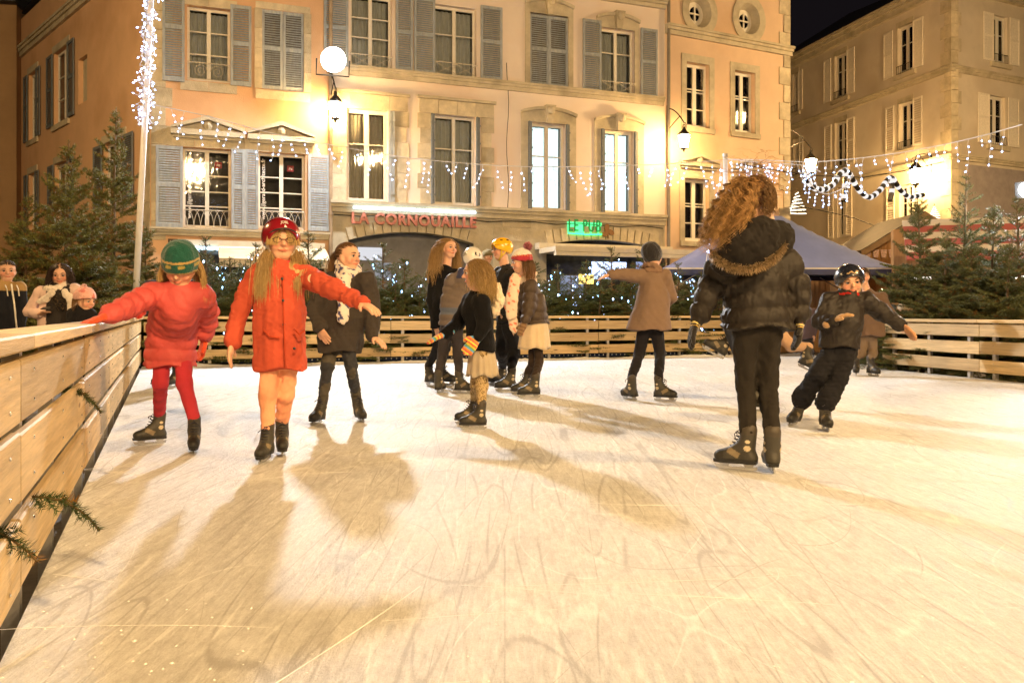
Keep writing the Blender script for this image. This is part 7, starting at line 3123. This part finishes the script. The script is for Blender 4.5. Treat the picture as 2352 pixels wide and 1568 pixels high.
# 10 tall girl with curly hair, back to the camera
f = Fig('tall girl with long curly hair and a shiny black padded jacket, back turned', 4.75, (1734, 452, 0), .226, 176, -4, 6, cell=.0072, body=172)
f.arms(((1660, 612, .0), (1626, 676, .0), (1600, 734, -.03), (1584, 786, -.06)), ((1806, 604, .02), (1834, 670, .02), (1836, 738, .0), (1832, 788, -.02)), (.3, .3))
f.legs((1740, 752, 0), (1712, 884, .03), (1763, 884, .03), (1700, 1080, -118), (1771, 1083, 172), .86)
f.finish_body()
f.coat(A3(.017, .013, .010), (1656, 1824, 754), (1672, 1806, 672), M_NYLON, quilt=1, sleeve=1.22, shoulder=1.2, flat=1.35, fold=(.006, .10, 15), name='padded_jacket', collar=1.2, chest=1.12)
f.trousers(A3(.020, .017, .014), .092, .062, .052, fold=(.0035, .06, 16), hipr=.10)
# glove cuffs
gl10 = stripes([(.65, .42, .05), (.03, .02, .02), (.60, .12, .03), (.03, .02, .02), (.68, .55, .20), (.03, .02, .02)], .010)
for i in (0, 1):
    def gc(V, i=i):
        t = f.along(i, V)
        C = gl10(t + .5)
        C[t > .045] = A3(.018, .016, .016)
        return C
    f.glove(i, gc)
# hood with a fur edge lying on the back
bk_ = -f.fwd
v = Vol(.009)
hp = [f.J(1668, 598, -.12), f.J(1700, 560, -.17), f.J(1745, 540, -.17), f.J(1790, 545, -.13)]
for a, b in zip(hp[:-1], hp[1:]):
    v.cone(a, b, .085, .085, .05)
v.cone(f.J(1700, 585, -.16), f.J(1750, 580, -.18), .085, .08, .05)
v.build('hood', M_CLOTH, f.root, fold=(.006, .10, 4), col=A3(.016, .014, .013))
edge = [f.J(1632, 575, -.14), f.J(1650, 598, -.2), f.J(1680, 612, -.25), f.J(1715, 617, -.27), f.J(1750, 608, -.27), f.J(1780, 588, -.25), f.J(1800, 560, -.2)]
rs_ = np.random.default_rng(4)
E = np.array(edge)
n_ = 1500
t_ = rs_.random(n_) * (len(E) - 1)
i_ = t_.astype(int)
root_p = E[i_] + (E[i_ + 1] - E[i_]) * (t_ - i_)[:, None]
d_ = rs_.normal(size=(n_, 3)) * .6 + A3(0, -.5, -.25)
d_ /= np.linalg.norm(d_, axis=1)[:, None]
tt = np.linspace(0, 1, 5)[None, :, None]
Afur = root_p[:, None, :] + d_[:, None, :] * tt * .034 + A3(0, 0, -.010) * tt ** 2
strand_mesh('fur_trim', Afur, .0018, A3(.02, .013, .009), f.root, A3(.40, .28, .15), seed=2, var=.6)
# pale collar
v = Vol(.008)
v.cone(f.J(1752, 492, -.02), f.J(1766, 500, -.02), .024, .026, .02)
v.cone(f.J(1766, 500, -.02), f.J(1774, 518, -.02), .026, .022, .02)
v.build('fleece_collar', M_FUR, f.root, fold=(.004, .03, 2), col=A3(.62, .44, .36))
# hair pulled to a high tie, then a great curly mass to the left
h = f.h
tie = h.P(.06, -.44, .26)
pulled_hair(h, f.root, tie, 900, A3(.075, .036, .015), 101, .0026)
rs_ = np.random.default_rng(12)
n_ = 3600
ctl0 = np.array(tie)
tgt = np.array([f.J(x, y, dy) for x, y, dy in ((1708, 430, -.12), (1686, 474, -.15), (1664, 520, -.17), (1646, 562, -.17))])
A = np.empty((n_, 26, 3))
lat_ = rs_.normal(size=(n_, 3)) * A3(.5, .42, .25)
lat_ /= np.maximum(np.linalg.norm(lat_, axis=1), 1)[:, None]
ends = rs_.uniform(.45, 1.05, n_)
ctrl = np.vstack([ctl0[None], tgt])
wid = np.array([.012, .070, .095, .10, .085])
ph = rs_.random(n_) * 6.28
cl_ = rs_.integers(0, 170, n_)
cph = rs_.random(170) * 6.28
clat = rs_.normal(size=(170, 3)) * A3(.55, .45, .25)
clat /= np.maximum(np.linalg.norm(clat, axis=1), 1)[:, None]
for j in range(26):
    t = j / 25 * ends * 4
    i0 = np.minimum(t.astype(int), 3)
    fr_ = (t - i0)[:, None]
    c = ctrl[i0] * (1 - fr_) + ctrl[i0 + 1] * fr_
    w_ = (wid[i0] * (1 - fr_[:, 0]) + wid[i0 + 1] * fr_[:, 0])[:, None]
    sp = clat[cl_] * w_ * 1.05 + lat_ * w_ * .22
    ang = t * 13.5 + cph[cl_] + ph * .12
    amp = .017 * np.minimum(t, 1)[:, None] * (.6 + .8 * (cl_ % 7)[:, None] / 7)
    A[:, j] = c + sp + amp * np.stack([np.cos(ang), np.sin(ang), .4 * np.sin(ang * .9)], 1)
strand_mesh('curls', A, .0014, A3(.085, .038, .014), f.root, A3(.44, .26, .10), seed=13, var=.35, bright=(.45 + 1.3 * rs_.random(170))[cl_])
long_hair(h, f.root, 420, .10, A3(.075, .036, .014), A3(.20, .11, .04), f.coll, 105, .0026, .006, 3.0, low=-.75, back=.25, volume=.05)
n_ = 160
P0 = h.P(.0, .1, .45) + rs_.normal(size=(n_, 3)) * .05
A2 = strands(P0, rs_.normal(size=(n_, 3)) + h.F * .6 + h.U * .3, .16, 10, h, .25, .8, .014, 3, seed=14, spread=.2)
strand_mesh('stray_curls', A2, .0013, A3(.30, .16, .06), f.root, A3(.5, .3, .12), seed=15)

# 11 boy in the dark helmet leaning into a turn
f = Fig('young boy in a dark shiny helmet and dark jacket leaning into a turn', 6.5, (1952, 647, 0), .212, -6, 10, 5, cell=.0078, body=-12)
f.arms(((1906, 692, .02), (1886, 738, -.05), (1912, 738, -.18), (1942, 722, -.22)), ((1986, 692, .0), (2030, 722, .0), (2068, 746, .0), (2096, 768, -.02)), (.5, .35))
f.legs((1928, 806, .0), (1878, 862, -.06), (1926, 868, -.10), (1822, 976, -38, 0, 14), (1894, 988, -6, 0, 5), .78)
f.finish_body()


def jk(V):
    C = np.tile(A3(.018, .014, .012), (len(V), 1))
    px = V[:, 0] / V[:, 1] * FPX + CX
    py = HY - (V[:, 2] - CZ) / V[:, 1] * FPX
    fr = (V[:, 1] < 6.45)
    return C


f.coat(jk, (1882, 1968, 796), (1890, 1974, 745), M_NYLON, fold=(.006, .11, 17), flat=1.2, collar=1.3, sleeve=1.2, name='jacket')
f.trousers(A3(.012, .012, .015), .095, .086, .078, fold=(.005, .10, 18), baggy=.012)
face_parts(f.h, f.root, (.22, .14, .07))
h = f.h


def bcol(x, ff, u, V):
    C = np.tile(A3(.014, .016, .026), (len(V), 1))
    C[(u < .235) & (ff > 0)] = A3(.03, .032, .04)
    e = (np.abs(u - (.40 + .03 * np.sin(x * 28))) < .018) & (np.abs(x) < .2) & (ff > .2)
    C[e] = A3(.5, .34, .18)
    return C


helmet(h, f.root, .0062, bcol, -.08, 1.03)
strap(h, f.root, (.36, .28, .20))
f.glove(1, A3(.50, .26, .14))
f.glove(0, A3(.42, .26, .13))
f.scarf(A3(.35, .02, .015), .020, .066, mt=M_CLOTH, loops=1, lift=.01)

# 12 adult by the rink exit, mostly behind the boy
f = Fig('adult in a brown jacket standing by the rink exit behind the boy', 11.9, (1982, 634, 0), .225, -30, 5, cell=.012, body=-20)
f.arms(((1962, 682, 0), (1952, 735, 0), (1962, 775, -.05), (1965, 795, -.05)), ((2026, 682, 0), (2046, 720, -.02), (2060, 745, -.1), (2070, 755, -.15)))
f.legs((1992, 765, 0), (1978, 812, 0), (2004, 812, 0), (1966, 862, -20), (2004, 864, 10), .95)
f.finish_body()
f.coat(A3(.13, .085, .06), (1958, 2032, 772), None, fold=(.005, .15, 19), flat=1.3, collar=1.2, name='jacket')
f.trousers(A3(.17, .125, .09), .09, .075, .068)
long_hair(f.h, f.root, 260, .08, DKBR, DKBR, f.coll, 121, .005, low=-.2)
face_parts(f.h, f.root)


def onlooker(label, Y, head, hs, yaw, sh, hem, coatc, hat=None, hair=None, pitch=5, helm=None, trs=(.03, .03, .035), base=GZ, feet=None, cell=.013, skates=False, group='onlookers round the rink', body=None, arms=None):
    """a figure standing beyond the barrier: seen from the waist up, built to its shoes"""
    f = Fig(label, Y, head, hs, yaw, pitch, cell=cell, base=base, group=group, body=yaw * .6 if body is None else body)
    (xa, ya), (xb, yb) = sh
    hy = hem[2]
    if arms:
        f.arms(*arms)
    else:
        f.arms(((xa, ya, 0), (xa - (xb - xa) * .10, ya + (hy - ya) * .48, 0), (xa + (xb - xa) * .0, ya + (hy - ya) * .88, -.08), (xa, hy, -.12)),
               ((xb, yb, 0), (xb + (xb - xa) * .10, yb + (hy - yb) * .48, 0), (xb, yb + (hy - yb) * .88, -.08), (xb, hy, -.12)))
    xm = (hem[0] + hem[1]) / 2
    f.hip = f.J(xm, hy - 3, 0)
    k = f.k
    g = A3(f.hip[0], Y, base)
    f.kn = [g + A3(s_ * .09 * k, -.02, (f.hip[2] - base) * .5) for s_ in (-1, 1)]
    f.ank = [(g + A3(s_ * .10 * k, 0, .08), g + A3(s_ * .10 * k, 0, .10)) for s_ in (-1, 1)]
    f.finish_body(hands=True)
    f.coat(coatc, hem, None, fold=(.005, .15, 3), flat=1.3, collar=1.15, name='coat')
    f.trousers(A3(*trs))
    v = Vol(cell)
    for s_ in (-1, 1):
        p = g + A3(s_ * .10 * k, 0, .05)
        v.cone(p, p + f.fwd * .12 * k, .045 * k, .038 * k, .02)
        v.cone(p, p + A3(0, 0, .06), .042 * k, .042 * k, .02)
    v.build('shoes', M_CLOTH, f.root, cut=[lambda X, Y, Z: base + .004 - Z], col=A3(.02, .018, .016))
    face_parts(f.h, f.root)
    if hat:
        beanie(f.h, f.root, cell * .8, hat, .08, 1.05, 1.1)
    if helm:
        helmet(f.h, f.root, cell * .8, helm, .0)
    if hair:
        long_hair(f.h, f.root, hair[0], hair[1], A3(*hair[2]), A3(*hair[2]) * 1.3, f.coll, int(head[0]), hair[3], low=-.4)
    return f


def motley(x, ff, u, V):
    cs = A3((.6, .5, .05), (.08, .25, .5), (.55, .2, .05), (.1, .35, .1))
    return cs[(np.floor(np.arctan2(x, ff) * 2.2) + np.floor(u * 7)).astype(int) % 4]


onlooker('small child in a plum coat and motley hat beyond the far barrier', 16.6, (1853, 690, 0), .205, 10, ((1838, 716), (1870, 716)), (1833, 1874, 778), A3(.10, .075, .095), hat=motley)
onlooker('child in a green helmet beyond the rink exit', 16.0, (2031, 680, 0), .21, -10, ((2016, 706), (2050, 706)), (2012, 2054, 770), A3(.16, .20, .26), helm=lambda x, ff, u, V: np.tile(A3(.01, .16, .07), (len(V), 1)))
onlooker('child with a cream fluffy hood half hidden by the right firs', 15.2, (2076, 712, 0), .21, 150, ((2060, 738), (2094, 738)), (2058, 2096, 790), A3(.30, .22, .14), hat=lambda x, ff, u, V: np.tile(A3(.55, .45, .3), (len(V), 1)))
onlooker('onlooker in an olive hooded coat behind the far barrier', 18.4, (1121, 590, 0), .235, 60, ((1098, 624), (1146, 624)), (1094, 1150, 720), A3(.16, .13, .06), hat=lambda x, ff, u, V: np.tile(A3(.17, .135, .06), (len(V), 1)))

# spectators along the left barrier
f = onlooker('man with cropped hair in a black and beige jacket at the left edge', 10.0, (17, 622, 0), .235, 32, ((-22, 664), (46, 662)), (-26, 52, 772),
             lambda V: np.where((V[:, 2] > at(0, 668, 10)[2])[:, None], A3(.34, .22, .09), A3(.014, .015, .020)), cell=.011, hair=(1100, .020, (.03, .018, .012), .0045), body=20)
mb = MB()
mb.tube([f.J(26, 652, -.14), f.J(33, 700, -.17), f.J(40, 768, -.17)], .011, 5)
mb.build('zip', mat('zip_pale', (.5, .48, .42), .4, metal=.3), f.root)
mb = MB()
for x in (16, 42):
    mb.tube([f.J(x - 4, 655, -.14), f.J(x, 664, -.16), f.J(x + 2, 680, -.17)], .007, 5)
mb.build('drawstring', mat('cord_pale', (.6, .55, .45), .7), f.root)

f = onlooker('dark-haired woman in a pale pink jacket and white scarf looking at her phone', 9.2, (138, 630, 0), .228, 22, ((92, 668), (172, 664)), (88, 176, 790),
             lambda V: np.where((np.abs(V[:, 0] / V[:, 1] * FPX + CX - 133 - (V[:, 2] - 1) * 4) < 27)[:, None] & (V[:, 1] < 9.2)[:, None], A3(.030, .026, .024), A3(.66, .48, .42)), cell=.0095,
             hair=(700, .24, (.026, .014, .010), .0034), pitch=14, body=12,
             arms=(((92, 672, 0), (68, 716, -.02), (92, 722, -.16), (108, 714, -.22)), ((170, 668, 0), (182, 725, -.02), (176, 765, -.08), (172, 785, -.1))))
f.scarf(A3(.72, .64, .56), .034, .085, tails=(([(150, 672, -.16), (165, 692, -.16), (162, 725, -.16)], .04), ([(120, 672, -.16), (105, 687, -.14), (92, 692, -.12)], .035)), lift=-.015)
mb = MB()
c = f.J(106, 711, -.28)
mb.hexa([c + A3(-.045, -.03, 0), c + A3(.045, -.03, 0), c + A3(.045, .035, .02), c + A3(-.045, .035, .02), c + A3(-.045, -.03, .009), c + A3(.045, -.03, .009), c + A3(.045, .035, .029), c + A3(-.045, .035, .029)])
ph_ = mb.build('phone', M_BLACKP)
tag(ph_, 'black phone held by the woman in the white scarf', 'phone')
mb = MB()
rs_ = random.Random(3)
for i in range(150):
    c = f.J(rs_.uniform(112, 158), rs_.uniform(675, 712), -.155)
    mb.ball(c, .006, 5, 3)
mb.build('sequins', mat('sequin', (.35, .27, .18), .2, metal=.9), f.root, kind='stuff')
f = onlooker('child in a pale pink woolly bobble hat and black coat at the left rail', 8.4, (196, 692, 0), .205, 72, ((170, 722), (204, 724)), (164, 210, 790), A3(.012, .011, .013), cell=.009,
             hat=lambda x, ff, u, V: np.where(blotch(V, .07, 4, .8)[:, None], A3(.62, .20, .18), A3(.68, .38, .33)), body=40, hair=(160, .12, (.16, .08, .03), .003))
pom(f.h.P(0, -.15, .68), .034, A3(.66, .42, .38), f.root, 4)

# skater behind the coral coat, hand on the rail
f = Fig('skater in a dark plum jacket at the left rail, hidden behind the coral coat', 10.1, (402, 606, 0), .225, -20, 5, cell=.0115, body=-30)
f.arms(((346, 656, .0), (326, 694, -.1), (330, 716, -.3), (318, 728, -.42)), ((444, 656, 0), (452, 706, 0), (448, 745, 0), (446, 765, 0)))
f.legs((398, 758, 0), (384, 815, 0), (404, 815, 0), (372, 888, -30), (400, 889, -10), .86)
f.finish_body()
f.coat(A3(.060, .040, .055), (352, 440, 762), None, fold=(.005, .15, 21), flat=1.3, collar=1.2, name='jacket')
f.trousers(A3(.02, .02, .024), .085, .068, .06)
f.glove(0, A3(.50, .03, .02), mitten=True)
long_hair(f.h, f.root, 320, .20, BROWN, BROWNT, f.coll, 171, .0042, low=-.4)
face_parts(f.h, f.root)

# two skaters almost hidden by the girl with curly hair
f = Fig('skater in black bending low behind the curly-haired girl, one skate kicked up', 7.6, (1742, 650, -.1), .215, 60, 25, cell=.012, body=60)
f.arms(((1690, 694, .02), (1700, 750, -.05), (1730, 775, -.1), (1745, 785, -.1)), ((1748, 700, .1), (1760, 750, .1), (1765, 775, .0), (1770, 790, .0)))
f.legs((1694, 758, 0), (1700, 815, .0), (1735, 835, -.05), (1640, 815, -100, -30, 0, 0, 7.7), (1742, 944, 60), .82)
f.finish_body()
f.coat(A3(.018, .017, .020), (1660, 1740, 772), None, M_NYLON, fold=(.005, .13, 23), flat=1.15, name='jacket')
f.trousers(A3(.030, .034, .048), .085, .066, .056)
beanie(f.h, f.root, .01, lambda x, ff, u, V: np.tile(A3(.05, .05, .06), (len(V), 1)))
f = Fig('skater in tan trousers behind the curly-haired girl with a leg swung out', 8.3, (1762, 640, 0), .218, -20, 10, cell=.012, body=-20)
f.arms(((1735, 690, 0), (1728, 730, -.05), (1740, 760, -.1), (1745, 775, -.1)), ((1792, 690, 0), (1800, 730, 0), (1795, 760, -.05), (1790, 775, -.08)))
f.legs((1775, 765, 0), (1762, 830, 0), (1818, 795, -.05), (1752, 925, -10), (1850, 848, 40, 20, 0, 0, 8.2), .82)
f.finish_body()
f.coat(A3(.05, .045, .05), (1738, 1800, 775), None, fold=(.005, .13, 25), flat=1.25, name='jacket')
f.trousers(A3(.42, .27, .17), .085, .066, .056)
beanie(f.h, f.root, .01, lambda x, ff, u, V: np.tile(A3(.08, .05, .06), (len(V), 1)))
